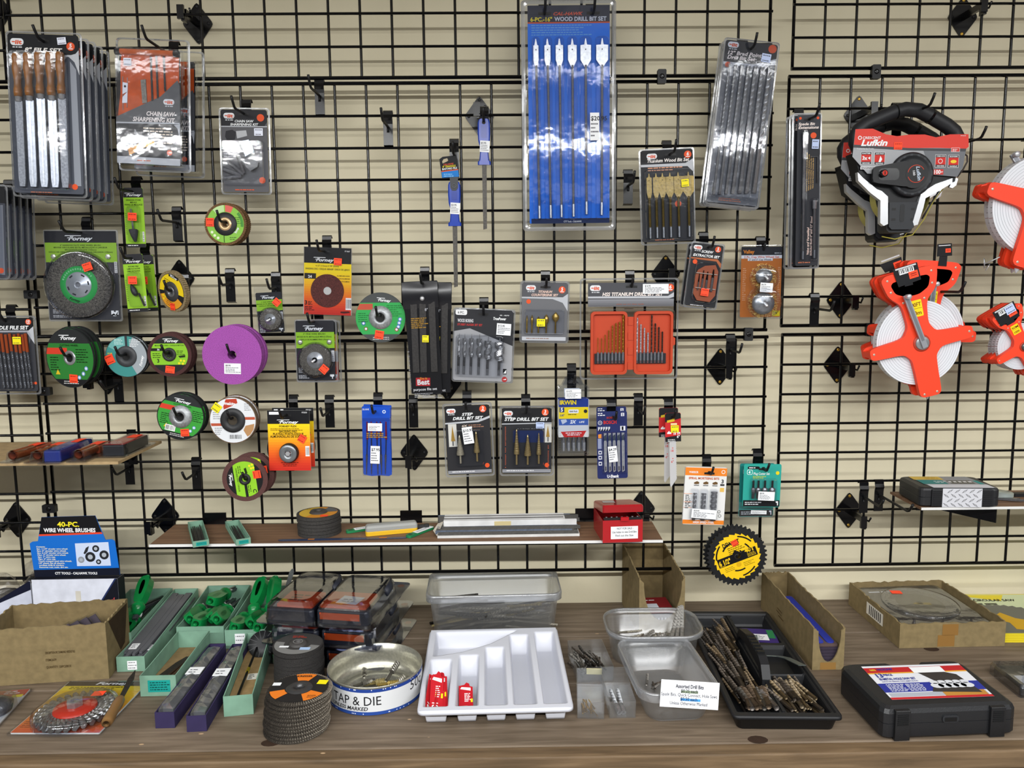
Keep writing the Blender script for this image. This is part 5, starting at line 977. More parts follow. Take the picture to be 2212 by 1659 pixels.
def plug(tl, tr, bl, d, label, H_=97):
    fr = Fr(tl, tr, bl, d); t = pack('plug_cutter_pack', label, 'plug cutter set', fr); W, H = fr.W, fr.H
    b = fr.b(); board(b, W, H, ('2f9f92', 'p'), 4); b.quad(1, H-15, W-1, H-1, .2, ('1a1b1d', 'p')); b.poly(rr(8, 5, 34, 11, 3), .3, ('16181a', 'p')); b.words(11, 7.2, 20, 1, 3, 1.8, WHT, .5); b.poly(rr(7, 12, 19, 23, 3), .3, ('dfe8e6', 'p')); b.poly(rr(8, 13, 18, 22, 2.4), .5, ('2f9f92', 'p')); b.text('4', 10, 20.5, 6, WHT, .7, None, .03); b.text('Plug Cutter Set', 21, 23, 5.4, ('dfe8e6', 'p'), .6, 35, .02, .15); b.words(20, 26, 36, 2, 3, 1.4, ('c8c830', 'p'), .5); b.disc(73, 19, 4, .5, ('e0cc20', 'p'), 14); hole(b, 42, 11, .8); b.words(5, H-11, 46, 2, 4, 1.6, WHT, .5); b.slab([(W-9, H-13), (W-4, H-13), (W-4, H-4), (W-6, H-4), (W-6, H-9), (W-9, H-10)], .2, .5, WHT); b.build('card', t)
    for i, u in enumerate((20, 31, 45, 61)):
        g = fr.b(); g.tube([(u, 34, 7), (u, 50, 7)], 2.3, mat('5c5e62', 'x'), 10); g.loft([[(u + q*math.cos(k*math.pi/6), v, 7 + q*math.sin(k*math.pi/6)) for k in range(12)] for v, q in ((49, 3), (51, 4.6+i*.8), (60, 4.6+i*.8), (60.5, 3.6+i*.8), (72, 3.4+i*.8))], mat('85878a', 'x'), True, True, True); g.build('plug_cutter', t)
    b = fr.b(); dome(b, 14, 30, 71, 80, 15, 4, CLEAR, 2); b.build('blister', t); return fr, t
fr, t = plug((1598, 1001), (1673, 1001), (1596, 1116), .03, 'teal card of plug cutters, rear one in a clear sleeve'); b = fr.b(); b.loft([[(x, y, w) for x, y in rr(-4, -8, fr.W+3, fr.H+2, 5)] for w in (-2, 2)], SHELL, False, True); b.build('clear_sleeve', t); pricetag(fr, t, 26, 101, 34, 8, '', 2, 2.4)
fr, t = plug((1606, 1001), (1687, 1004), (1605, 1094), .055, 'teal card of four plug cutters hanging in front'); pricetag(fr, t, 29, 56, 35, 19, '$8.99', 2, 16); hk(fr, 42, 10, .085, 'carrying the teal plug cutter cards', yaw=0)

# blue needle file pouches
fr = Fr((782, 878), (842, 878), (784, 1029), .05)
t = pack('file_pouch', 'blue plastic pouch of red handled needle files, front of three', 'needle file set', fr)
b = fr.b(); b.loft([[(x, y, w) for x, y in [(0, 2), (1, 0), (60, 1), (61, 3), (60.5, 50), (62, 100), (63, 147), (56, 150), (40, 148), (20, 150), (2, 147), (0.5, 80)]] for w in (-2, 1.5)], mat('1f4fc0', 'g'), True, True)
for v in (28, 29.6): b.quad(1, v, 60, v+.7, 1.8, ('1a3fa0', 'p'))
b.text('CAL-HAWK', 1, 8, 4, ('c9d2e8', 'p'), 2, 15, .02, .2); b.ring(48, 11, 2, 4, 2, ('c9d8f2', 'p'), 8); b.words(10, 56, 44, 3, 4, 2, ('c8a040', 'p'), 5.5); b.build('pouch', t)
for i, u in enumerate((11, 20, 32, 40, 52)):
    g = fr.b(); e = u + (-3, -1, 1, 1, -3)[i]; g.tube([(u, 32, 3.4), (u, 70-(i % 2)*6, 3.4)], 2, mat('b0202c', 'g'), 8, True, True, [1.2, 2.2]); g.tube([(u, 68, 3.2), ((u+e)/2, 105, 3.2)], 1.1, DSTEEL, 6); g.tube([((u+e)/2, 103, 3.2), (e, 146, 3.2)], 1.4, mat('8d8f94', 'y'), 6, True, True, [2.2, .7]); g.build('needle_file', t)
b = fr.b(); b.loft([[(x, y, w) for x, y in rr(1, 24, 61, 149, 2)] for w in (1.6, 6)], BAG, False, True); b.build('clear_front', t)
pricetag(fr, t, 13, 35, 31, 17, '', 1, 6.6); pricetag(fr, t, 18, 84, 20, 38, '$7.95', 2, 6.6)
backers(t, fr, (.012, .024), ['blue plastic pouch of needle files, middle of three', 'blue plastic pouch of needle files, rear of three'], 'blue needle file pouches on one hook', 1.2); hk(fr, 29, 10, .09, 'carrying the blue needle file pouches', yaw=0)
# black vinyl file pouches
def vinyl(tl, tr, bl, d, label):
    fr = Fr(tl, tr, bl, d); t = pack('file_pouch', label, 'file set', fr); W, H = fr.W, fr.H
    b = fr.b(); b.loft([[(x, y, w) for x, y in [(0, 2), (2, 0), (W-2, 0), (W, 3), (W-2, 60), (W-4, 150), (W-5, H), (W/2, H+3), (6, H-3), (6, 160), (3, 70)]] for w in (-2, 1)], mat('19191c', 'g'), True, True); b.build('pouch', t)
    b = fr.b(); b.loft([[(0, 2+56*f, 1.5+4*math.sin(f*3.1)), (W*.25, 1+58*f, 3+5*math.sin(f*3.1)), (W*.5, 1+56*f, 2+7*math.sin(f*3.1)), (W*.75, 1+58*f, 3+5*math.sin(f*3.1)), (W-1, 2+55*f, 1.5+4*math.sin(f*3.1))] for f in (0, .2, .4, .6, .8, 1)], mat('202024', 'g'), False, False, True, False); o = b.build('flap', t); b = fr.b(); b.lathe(W*.55, 37, [(5, 9), (4, 11.5), (1, 12.5)], CHROME, 16, True, False, True); b.build('snap', o)
    for u0, u1 in ((W*.3, W*.25), (W*.55, W*.46), (W*.8, W*.76)):
        g = fr.b(); g.slab([(u0-7, 45), (u0+7, 45), (u1+7, 196), (u1-7, 196)], 1.5, 5.5, ('3c3a38', 'y')); g.build('file', t)
    b = fr.b(); b.words(W*.2, 78, W*.5, 6, 4, 2, ('b88a2c', 'p'), 6.2, 'L', 3); b.text('8"', W*.6, 64, 6, ('c9ccd2', 'p'), 6.2, None, .01); b.poly(rotpts([(W*.22, 208), (W*.62, 208), (W*.62, 226), (W*.22, 226)], (W*.4, 217), 3), 2, ('b8242c', 'p')); b.text('Best', W*.26, 223, 12, WHT, 2.4, W*.34, .03); b.text('Do it', W*.34, 212, 5, ('e8a02c', 'p'), 2.4, W*.2, .02)
    b.text('purpose file set', W*.14, 236, 6, WHT, 2.2, W*.66, .01); b.words(W*.16, 242, W*.62, 3, 3.5, 1.2, ('c9c9cc', 'p'), 2.2)
    for i in range(9): b.ring(5, 150+i*10, 1, 1.8, 1.6, ('9a9aa0', 'p'), 10)
    b.build('print', t)
    b = fr.b(); b.loft([[(x, y, w) for x, y in rr(5, 40, W-4, H-1, 3)] for w in (2, 7)], BAG, False, True); b.build('clear_front', t); sticker(fr, t, W*.48, 116, 14, 15, YES, 4, 7.6); return fr, t
fr, t = vinyl((893, 608), (972, 611), (905, 846), .04, 'black vinyl pouch of files, right and rear of two'); fr, t = vinyl((866, 609), (944, 606), (885, 853), .055, 'black vinyl pouch of files hanging in front, angled left'); hk(fr, 46, 4, .1, 'carrying the black vinyl file pouches', yaw=0)
# blue handled files
def bfile(cu, vt, hb, vb, d, label, tagged):
    P = onY((cu, vt), -d); k = mpp(P); f = cfr((cu, vt), d); t = empty('hand_file', f.M, label, 'file'); BH = mat('1d3fa8', 'g'); h = hb-vt
    b = f.b(); o = []
    for v, q in ((0, 8), (2, 11), (8, 13), (h*.3, 13.5), (h*.48, 12.5), (h*.6, 9.5), (h*.72, 9), (h*.9, 10.5), (h*.93, 14), (h, 14)): o.append((v, q))
    b.loft([[(q*s_, v, z*.6) for s_, z in ((-1, -4), (-.8, -8), (.8, -8), (1, -4), (1, 4), (.8, 8), (-.8, 8), (-1, 4))] for v, q in o], BH, True, True, False); ho = b.build('handle', t)
    b = f.b(); b.poly(rr(-6, h*.14, 6, h*.42, 3), 5.4, ('1a3796', 'g')); b.disc(0, 8, 4, 5.4, ('0b0b10', 'k'), 16); b.build('grip_recess', ho)
    b = f.b(); b.slab([(-5, h), (5, h), (4, vb-vt-2), (-4, vb-vt)], -2.5, 2.5, mat('4b4844', 'y')); b.build('blade', t); pricetag(f, t, -9, h*.48, 21, 24, '$3.95', 4, 5.8); return f, t, h
f, t, h = bfile(1045, 257, 354, 492, .03, 'blue handled file hanging over a diamond bracket', 0); hkw(f, .06, 'carrying the right blue handled file', -8)
f, t, h = bfile(981, 392, 487, 619, .03, 'blue handled file with a printed hang tag, lower left one', 1)
b = f.b(); b.slab([(-31, -47), (-24, -52), (5, -55), (6, -57), (9, -20), (12, -8), (-26, -6)], -1, 0, K); b.poly([(-25, -42), (-22, -47), (-14, -49), (-12, -44), (-15, -42), (-24, -38)], .3, ('b4a78c', 'p')); b.poly([(-27, -20), (9, -24), (11, -10), (-26, -8)], .2, ('1f78c8', 'p')); b.poly([(-27, -22), (9, -26), (9, -24), (-27, -20)], .4, ('d8562c', 'p')); b.text('CAL-HAWK', -22, -34, 3.4, ('d8563c', 'p'), .5, 22, .02, .2, 'L', -5); b.text('8" TRIANGLE', -24, -29, 4, ('e8d82c', 'p'), .5, 28, .02, 0, 'L', -5); b.text('BASTARD FILE', -25, -24, 4, WHT, .5, 32, .02, 0, 'L', -5); b.words(-22, -16, 26, 2, 4, 1.4, ('9ad0f0', 'p'), .5); tg = b.build('hang_tag', t)
b = f.b(); b.slab([(-9, -8), (9, -9), (8, 14), (4, 20), (-4, 20), (-8, 14)], 5, 6.5, mat('3a3c40', 'k')); b.lathe(0, 10, [(6, 6.5), (5, 8), (3.4, 8), (3, 6.8)], mat('55575c', 'k'), 16); b.build('strap', t); P = f.world(0, -58, 0); hook(P, .05, 'carrying the tagged blue handled file')
# ================================================================ tape reels, right
REDO = mat('f0401e', 'k'); TAPEW = mat('d9dce2', 'k'); BLKP = mat('141518', 'k')
def keyhole(outer, inner):
    """outline with one hole, as a single seamed loop"""
    i, j = min(((i, j) for i in range(len(outer)) for j in range(len(inner))), key=lambda q: math.dist(outer[q[0]], inner[q[1]]))
    return outer[:i+1] + inner[j:] + inner[:j+1] + outer[i:]
def smooth(p, r=.28):
    o = []
    for i in range(len(p)):
        a, q, c = Vector(p[i-1]), Vector(p[i]), Vector(p[(i+1) % len(p)]); s, e = q+(a-q)*r, q+(c-q)*r
        for t in (0, .33, .67, 1): z = s*(1-t)**2 + q*2*t*(1-t) + e*t*t; o.append((z.x, z.y))
    return o
def orange_reel(c, d, roll, k, label, tape, crank=None, lab=None, group=None, hubc='9a9da0', cw=1., yaw=0):
    f = cfr(c, d, roll=roll, yaw=yaw); t = empty('tape_reel', f.M, label, 'measuring tape reel', group); g = f.b(); mm = f.su*1000
    half = [(50, -160), (62, -150), (52, -112), (27, -88), (22, -40), (36, -18), (106, -13), (113, -8), (113, 9), (106, 14), (42, 16), (27, 32), (25, 60), (24, 112), (17, 119)]
    out = smooth([(x*k, y*k) for x, y in half] + [(-x*k, y*k) for x, y in reversed(half)])
    inn = smooth([(x*k, y*k) for x, y in ((-36, -143), (36, -143), (43, -136), (36, -116), (14, -105), (-14, -105), (-36, -116), (-43, -136))])
    T_ = 44*cw
    g.slab(keyhole(out, inn), -11, 0, REDO); g.build('front_frame', t)
    g = f.b(); g.slab(keyhole(out, inn), -T_, -T_+10, REDO)
    for x, y in ((108, 0), (-108, 0), (0, 114)): g.slab(rr((x-5)*k, (y-7)*k, (x+5)*k, (y+7)*k, 2*k), -T_+9, -10, REDO)
    g.slab(rr(-54*k, -158*k, 54*k, -145*k, 5*k), -T_+9, -10, REDO); g.build('rear_frame', t)
    g = f.b(); wb = tape*k; g.lathe(0, 0, [(.1, -13), (wb, -13), (wb, -T_+12), (.1, -T_+12)], TAPEW, 72, False)
    for q in (.95, .9, .84, .79, .73, .68, .62, .56, .5, .44): g.ring(0, 0, wb*q, wb*q+.7, -12.7, ('a4a8b0', 'k'), 60)
    for i in range(60):
        a = i*6.283/60; x, y = math.cos(a)*(wb+.15), math.sin(a)*(wb+.15); nx, ny = -math.sin(a)*.4, math.cos(a)*.4
        g.add([(x-nx, y-ny, -14), (x+nx, y+ny, -14), (x+nx, y+ny, -14-(6 if i % 5 else 14)), (x-nx, y-ny, -14-(6 if i % 5 else 14))], [(0, 1, 2, 3)], ('8a2c2c' if i % 5 == 0 else '3a3a40', 'p'))
    g.build('tape', t)
    g = f.b(); g.lathe(0, 0, [(19*k, 0), (18*k, 2), (15*k, 3)], mat('b03a24', 'k'), 32); g.lathe(0, 0, [(15*k, .5), (14.5*k, 5), (13*k, 6), (.1, 6.2)], mat(hubc, 's'), 32); g.build('hub', t)
    if crank is not None:
        g = f.b(); a = R(crank); L = 118*k*.95; u = Vector((math.sin(a), -math.cos(a))); n = Vector((u.y, -u.x))*5.6*k
        p = [u*L+n, u*L-n, -u*10*k-n, -u*10*k+n]; g.slab([tuple(q) for q in p], 6, 11, mat('a9adb4', 's')); q = [u*(L-8*k)+n*.55, u*(L-8*k)-n*.55, u*6*k-n*.55, u*6*k+n*.55]; g.poly([tuple(z) for z in q], 11.3, ('85898f', 's')); o = g.build('crank', t)
        g = f.b(); x, y = u*(L-3*k); g.lathe(x, y, [(4.5*k, 11), (5.5*k, 24), (4*k, 26), (.1, 26)], mat('c6c9ce', 's'), 16); g.build('crank_knob', o)
    for x, y in ((48, -148), (-48, -148), (45, -122), (-45, -122), (23, -94), (-23, -94), (105, 0), (-105, 0), (14, 112), (-14, 112)):
        g = f.b(); g.lathe(x*k, y*k, [(2.6*k, .1), (2.3*k, .8), (.6*k, .5)], mat('c9b8a8', 's'), 10, True, False, True); g.build('screw', t)
    g = f.b(); g.lathe(0, 119*k, [(.1, -18)], TAPEW) if 0 else None
    g.loft([[(q*math.cos(j*.628), y, -20+q*math.sin(j*.628)) for j in range(10)] for y, q in ((117*k, 5*k), (122*k, 4.5*k), (129*k, 1*k))], mat('c9ccd2', 'k'), True, True, True); g.build('ground_spike', t)
    if lab:
        g = f.b(); s1, s2 = lab; g.slab(rr(-15*k, -94*k, 15*k, -58*k, 2*k), .2, .8, ('f2d51c', 'p')); g.quad(-14*k, -76.5*k, 14*k, -75.5*k, 1, ('8a7a10', 'p')); g.text(s1, 0, -80*k, 9*k, ('7a3a14', 'p'), 1.1, 26*k, .015, 0, 'C'); g.text(s2, 0, -62*k, 9*k, ('7a3a14', 'p'), 1.1, 22*k, .015, 0, 'C'); g.build('length_label', t)
    g = f.b(); g.tube([(18*k, 112*k, -22), (26*k, 110*k, -22), (28*k, 118*k, -22), (24*k, 124*k, -22), (22*k, 114*k, -22)], .9, STEEL, 6); g.build('end_ring', t)
    return f, t
def hangtag(f, t, pts, barcode=True, drop=24):
    """printed card looped over the grip"""
    g = f.b(); g.slab(pts, 2, 3, ('1a1b1e', 'p')); c = (sum(p[0] for p in pts)/4, sum(p[1] for p in pts)/4); v = Vector(pts[1])-Vector(pts[0]); rot = math.degrees(math.atan2(v.y, v.x)); w_ = v.length
    def sub(x0, y0, x1, y1, w, m): g.poly(rotpts([(c[0]+x0*w_, c[1]+y0*w_), (c[0]+x1*w_, c[1]+y0*w_), (c[0]+x1*w_, c[1]+y1*w_), (c[0]+x0*w_, c[1]+y1*w_)], c, rot), w, m)
    sub(-.42, -.34, .42, -.28, 3.2, ('c9c9cc', 'p'))
    if barcode:
        sub(-.3, -.26, .3, -.06, 3.2, WHT)
        for i in range(9): sub(-.28+i*.062, -.25, -.26+i*.062+.01*(i % 3), -.1, 3.4, K)
    g.build('hang_tag', t); h = B(g.T); g = h; sub(0.05, -.08, .42, .2, 3.6, ORS); sub(.12, 0, .36, .04, 3.8, ('8e2416', 'p')); sub(.12, .08, .36, .11, 3.8, ('8e2416', 'p')); h.build('price_sticker', t)
    h = B(f.T); h.slab([(c[0]-8, c[1]+4), (c[0]+8, c[1]+4), (c[0]+9, c[1]+drop), (c[0]-9, c[1]+drop)], .8, 1.8, ('1a1b1e', 'p')); h.build('tag_strap', t)
f, t = orange_reel((1991, 741), .175, -13.5, 1.0, 'large orange open tape reel with white tape, front of three', 92, -10, ('200FT', '50m'), 'large orange tape reels on one hook')
hangtag(f, t, [(-34, -170), (20, -173), (22, -135), (-28, -130)]); t1 = f
f, t = orange_reel((2000, 720), .118, 4, .97, 'large orange open tape reel leaning right behind the front one', 92, 0, ('200FT', '50m'), 'large orange tape reels on one hook'); hangtag(f, t, [(0, -190), (30, -194), (34, -168), (2, -164)], False, 34)
f, t = orange_reel((1981, 731), .06, -15, .94, 'large orange open tape reel at the back, leaning left', 92, None, None, 'large orange tape reels on one hook'); hangtag(f, t, [(-46, -176), (2, -180), (2, -160), (-38, -156)], False)
P = onY((1990, 630), -.03); hook(P, .2, 'carrying the large orange tape reels')
for i, (d, n) in enumerate(((.17, 'front'), (.125, 'middle'), (.08, 'rear'))):
    f, t = orange_reel((2213 - i*8, 749), d, -30, .575, f'small orange tape reel at the right edge, {n} of three', 88, None, ('30M', '100ft') if i == 0 else None, 'small orange tape reels at the right edge', '55585a', .8)
    if i == 0: hangtag(f, t, [(-29, -102), (21, -102), (19, -66), (-26, -66)]); [sticker(f, t, -4, -98, 21, 17, BLS, 0, 4.2)]
    if i == 2: hangtag(f, t, [(-44, -88), (0, -90), (0, -72), (-40, -68)], False)
P = onY((2185, 690), -.03); hook(P, .2, 'carrying the small orange tape reels')
for i, (d, n) in enumerate(((.21, 'front'), (.15, 'rear'))):
    f, t = orange_reel((2259 - i*9, 443), d, 16.5, 1.17, f'big orange tape reel cut by the right edge, {n} of two', 92, -52 if i else None, None, 'big orange tape reels at the upper right edge', cw=.95)
    if i == 0: g = f.b(); g.tube([(-46, 128, -20), (-60, 140, -20), (-72, 150, -20), (-78, 140, -20), (-70, 160, -20), (-62, 148, -20), (-66, 164, -20)], 1.3, STEEL, 6); g.build('end_hook', t)
P = onY((2235, 330), -.03); hook(P, .24, 'carrying the big orange tape reels at the right edge')

# black and white long tape reels
f = cfr((1962, 377), .132); t = empty('long_tape_reel', f.M, 'black long tape reel with red and grey sleeve card, front of two', 'measuring tape reel')
q = lambda x, y: (x-1962, y-377)
g = f.b(); pts = [q(*p) for p in ((1872, 336), (1862, 320), (1854, 305), (1853, 292), (1860, 279), (1874, 268), (1900, 256), (1937, 241), (1959, 236), (1989, 239), (2013, 250), (2051, 271), (2068, 284), (2076, 297), (2074, 310))]
g.tube([(x, y, -22) for x, y in pts], 15.5, mat('1b1c20', 'k'), 16); h = g.build('grip', t)
for i in (7, 10): x, y = pts[i]; x2, y2 = pts[i+1]; g = f.b(); g.tube([(x, y, -22), (x+(x2-x)*.12, y+(y2-y)*.12, -22)], 16.3, mat('0e0f11', 'g'), 16); g.build('grip_band', h)
g = f.b(); o = [q(*p) for p in ((1844, 330), (2076, 330), (2066, 392), (2000, 420), (1990, 440), (1977, 496), (1972, 500), (1928, 500), (1922, 494), (1916, 440), (1900, 415), (1862, 392))]; g.slab(o, -48, -3, BLKP)
g.slab([q(*p) for p in ((1922, 436), (1990, 436), (1978, 490), (1970, 494), (1930, 494), (1924, 488))], -3, 4, mat('23262b', 'k')); 
for y in (448, 470):
    for x0, x1 in ((1928, 1937), (1970, 1978)): g.quad(*q(x0, y), *q(x1, y+5), 4.4, ('0c0d0f', 'k'))
g.poly([(x-1962, y-377) for x, y in rr(1946, 440, 1956, 478, 4)], 4.5, ('15171a', 'k')); g.build('body', t)
CW = mat('c4c6c9', 's')
g = f.b(); g.slab([q(*p) for p in ((1850, 372), (1862, 384), (1893, 408), (1904, 412), (1918, 424), (1921, 482), (1912, 486), (1904, 480), (1902, 432), (1880, 416), (1852, 390))], -8, 5, CW); g.slab([q(*p) for p in ((2056, 386), (2056, 396), (2030, 412), (2000, 428), (1996, 450), (1986, 484), (1978, 486), (1975, 478), (1984, 440), (1990, 416), (2020, 398))], -8, 5, CW); g.build('side_rails', t)
g = f.b(); card = [q(*p) for p in ((1842, 282), (1879, 281), (1908, 293), (1932, 297), (1959, 294), (1992, 294), (2016, 300), (2046, 294), (2086, 294), (2088, 320), (2083, 324), (2078, 363), (2067, 383), (2010, 378), (1962, 376), (1872, 375), (1838, 339))]; g.slab(card, 2, 3, ('a3a5a9', 'p'))
g.poly([q(*p) for p in ((1842, 282), (1879, 281), (1908, 293), (1932, 297), (1959, 294), (1992, 294), (2016, 300), (2046, 294), (2086, 294), (2088, 320), (2083, 324), (2020, 322), (1960, 322), (1900, 318), (1840, 314))], 3.2, ('d8443a', 'p')); g.poly([q(*p) for p in ((1840, 314), (1900, 318), (1960, 322), (2083, 324), (2082, 330), (1960, 327), (1839, 320))], 3.3, ('4a4b4f', 'p')); g.poly([q(*p) for p in ((1990, 326), (2082, 330), (2078, 363), (2067, 383), (2010, 378))], 3.2, ('6f7277', 'p'))
g.ring(*q(1852, 300), 2.6, 4.2, 3.8, WHT, 20); g.text('CRESCENT', *q(1858, 302.5), 5.2, WHT, 3.8, 39, .02); g.text('Lufkin', *q(1855, 316.5), 13, WHT, 3.8, 57, .035, .25); g.text('Trusted by the Trades', *q(1846, 324), 2.8, WHT, 3.8, 37, .01); g.text('FW100-02', *q(2080, 298), 2, WHT, 3.8, 11, .01, 0, 'R')
for x, y, s1, s2 in ((1856, 329, 'FASTER', 'REWIND'), (1885, 330, 'ANTI-TWIST', 'REWIND'), (2017, 336, 'COMBO HOOK', 'AND RING'), (2045, 337, 'ERGONOMIC', 'HANDLE')):
    a, b_ = q(x, y); g.quad(a, b_, a+23, b_+27, 3.6, ('e6e6e8', 'p')); g.quad(a+.7, b_+.7, a+22.3, b_+26.3, 3.8, ('3a3a3e', 'p')); g.quad(a+.7, b_+6, a+22.3, b_+21, 4., ('c8322c', 'p')); g.text(s1, a+11.5, b_+5, 3, WHT, 4.2, 18, .015, 0, 'C'); g.text(s2, a+11.5, b_+25.3, 3, WHT, 4.2, 16, .015, 0, 'C')
g.text('3x', *q(1859, 346), 8, WHT, 4.2, 11, .03); g.poly([q(*p) for p in ((1871, 342.5), (1876, 339), (1876, 346))], 4.2, WHT); g.poly([q(*p) for p in ((1894, 351), (1898, 338), (1902, 345), (1899, 351))], 4.2, WHT); g.ring(*q(2028, 350), 4, 5, 4.2, WHT, 16); g.poly([(x-1962, y-377) for x, y in circ(2056.5, 351, 6.5, 16, 3.5)], 4.2, ('e8c83a', 'p'))
g.quad(*q(1856, 360), *q(1912, 366), 3.6, ('e0e0e2', 'p')); g.text("ENGINEER'S SCALE", *q(1858, 365), 4, ('3a3a3e', 'p'), 3.9, 52, .02); g.quad(*q(2015, 367), *q(2036, 378), 3.6, ('c8322c', 'p')); g.text('100', *q(2016, 376.5), 8.5, WHT, 3.9, 14, .03); g.text('FT', *q(2031, 375), 4, WHT, 3.9, 4, .02); g.poly([(x-1962, y-377) for x, y in rr(2050, 322, 2069, 331, 1.5)], 3.7, WHT); g.poly([(x-1962, y-377) for x, y in rr(2050.6, 322.6, 2068.4, 330.4, 1.2)], 3.9, ('c8443c', 'p')); g.words(*q(2053, 325), 13, 2, 3, 1.4, WHT, 4.1); g.build('sleeve_card', t); sticker(f, t, *q(1926, 310), 18, 15, ORS, 0, 4)
g = f.b(); x, y = q(1966, 378); g.lathe(x, y, [(47, -2), (47, 8), (44, 11), (38, 11), (36, 9), (28, 10)], mat('1a1c20', 'k'), 48)
for a in range(0, 360, 22): g.poly(rotpts([(x+39, y-3), (x+43, y-3), (x+43, y+3), (x+39, y+3)], (x, y), a), 11.3, ('2c2f35', 'k'))
g.build('drum_ring', t)
g = f.b(); cr = [(x, y) for x, y in circ(*q(1966, 378), 30, 20, None, -120, 120)] + [q(*p) for p in ((1945, 404), (1890, 397), (1880, 394), (1877, 386), (1878, 368), (1884, 362), (1945, 351))]
g.slab(cr, 10, 18, BLKP); o = g.build('crank', t); g = f.b(); g.poly([(x-1962, y-377) for x, y in rr(1889, 366, 1934, 391, 9)], 18.3, ('0a0b0d', 'g')); g.lathe(*q(1899, 377), [(8, 18.4), (7.5, 26), (5, 27), (.1, 27)], mat('17181b', 'g'), 20); g.poly([(x-1962, y-377) for x, y in circ(1899, 377, 5.5, 16)], 27.3, ('c03426', 'p')); g.quad(*q(1898, 373.5), *q(1900, 380.5), 27.6, K); g.build('knob', o)
g = f.b(); g.disc(*q(1970, 378), 22, 18.4, ('131417', 'k'), 32); g.ring(*q(1970, 378), 17.5, 18.7, 18.7, ('c8432c', 'p'), 32, 20, 160); g.ring(*q(1970, 378), 17.5, 18.7, 18.7, ('c8432c', 'p'), 32, 190, 330); g.text('Lufkin', *q(1969, 363), 8, ('b9c6d6', 'p'), 18.8, 30, .025, .2, 'L', 80); g.text('100', *q(1962, 372), 5, ('d8d8dc', 'p'), 18.8, 10, .02, 0, 'L', 80); g.build('hub_badge', o)
g = f.b(); g.lathe(*q(1958, 420), [(60, -40), (60, -12)], mat('b9b060', 'k'), 48); g.build('yellow_tape', t)
g = f.b(); g.tube([(*q(2082, 332), -6), (*q(2091, 338), -6), (*q(2092, 350), -6), (*q(2084, 366), -6), (*q(2072, 382), -6)], 1.8, mat('2c2320', 'k'), 8); g.slab([q(*p) for p in ((2068, 384), (2073, 386), (2070, 400), (2062, 406), (2055, 404), (2058, 396))], -10, -4, STEEL); g.build('tape_end_hook', t)
g = f.b(); g.tube([(*q(2050, 405), -20), (*q(2030, 432), -20), (*q(2012, 470), -20), (*q(1988, 504), -20), (*q(1950, 513), -22), (*q(1922, 507), -24)], 1.2, mat('a89f3c', 'k'), 6); g.tube([(*q(2036, 414), -14), (*q(2020, 440), -14), (*q(2004, 470), -14)], 1.6, mat('16161a', 'k'), 6); g.build('loose_tape', t)
t['group'] = 'black long tape reels on one hook'; dup(t, shifted(f, .073, .006, -.016, 0), 'black long tape reel, rear of two, showing left of the front one', 'black long tape reels on one hook')
P = f.world(28, -140, -22); hook(P, .16, 'carrying the black long tape reels'); hook_at(2062, 316, .12, 'empty, just right of the red and grey reel cards')

# ================================================================ shelves on the grid
class Tf:
    """box frame standing on a level plane: three base corners surveyed in the photo"""
    def __init__(s, fl, fr, bl, z):
        A, P, L = onZ(fl, z), onZ(fr, z), onZ(bl, z); ex = P-A; s.a = ex.length; ang = math.atan2(ex.y, ex.x); n = Vector((-math.sin(ang), math.cos(ang), 0)); s.b_ = (L-A).dot(n)
        s.M = Matrix.Translation(A) @ Matrix.Rotation(ang, 4, 'Z'); s.ang = ang
    def world(s, x, y, z=0): return s.M @ Vector((x, y, z))
    def top(s, ypx, x=0, y=0): return hgt(s.world(x, y), ypx)
def on(name, label, cat, tf, group=None): return empty(name, tf.M, label, cat, group)
def rbox(b, x0, x1, y0, y1, z0, z1, m, r=.004, top=.003):
    b.loft([[(x, y, z) for x, y in rr(x0+i, y0+i, x1-i, y1-i, max(r-i, .0005))] for i, z in ((0, z0), (0, z1-top), (top*.4, z1-top*.3), (top, z1))], m)
def tray(b, x0, x1, y0, y1, h, t, m, fl=.0015, taper=0):
    """open box: walls and floor"""
    k = taper
    b.loft([[(x, y, z) for x, y in ((x0+i, y0+i), (x1-i, y0+i), (x1-i, y1-i), (x0+i, y1-i))] for i, z in ((k, 0), (0, h), (t, h), (t+k, fl))], m)
PART = mat('a58d68', 'm')
zt = onY((349, 952), -.009).z; fe = onZ((255, 997), zt); en = onZ((349, 952), zt)
b = B(); b.slab([(x, y, ) for x, y in ((-1.75, en.y), (en.x, en.y), (fe.x, fe.y), (-1.75, fe.y-.012))], zt-.0065, zt, PART); tag(b.build('shelf_board'), 'particle board shelf with clear packs on it at the left edge', 'shelf')
e = empty('shelf_bracket', Matrix.Translation((onY((290, 965), 0).x, 0, zt)), 'black bracket under the left particle board shelf', 'shelf bracket'); b = B(); b.box(-.011, .011, -.012, -.008, -.06, .03, BLK); b.build('backplate', e); b = B(); b.loft([[(x, y, z) for y, z in ((-.012, -.012), (-.1, -.012), (-.012, -.05))] for x in (-.002, .002)], BLK); b.build('arm', e)
SHZ = zt
COP = mat('c0683a', 'x')
def lay_pack(fl, fr, bl, z, label, draw, m=CLEAR, flange=.003):
    tf = Tf(fl, fr, bl, z+.0005); t = on('clear_pack', label, 'tool pack', tf, 'clear packs on the particle board shelf'); b = B(); b.loft([[(x, y, zz) for x, y in rr(0, 0, tf.a, tf.b_, .006)] for zz in (0, flange)], m); draw(tf, t); b.build('clear_tray', t); return tf, t
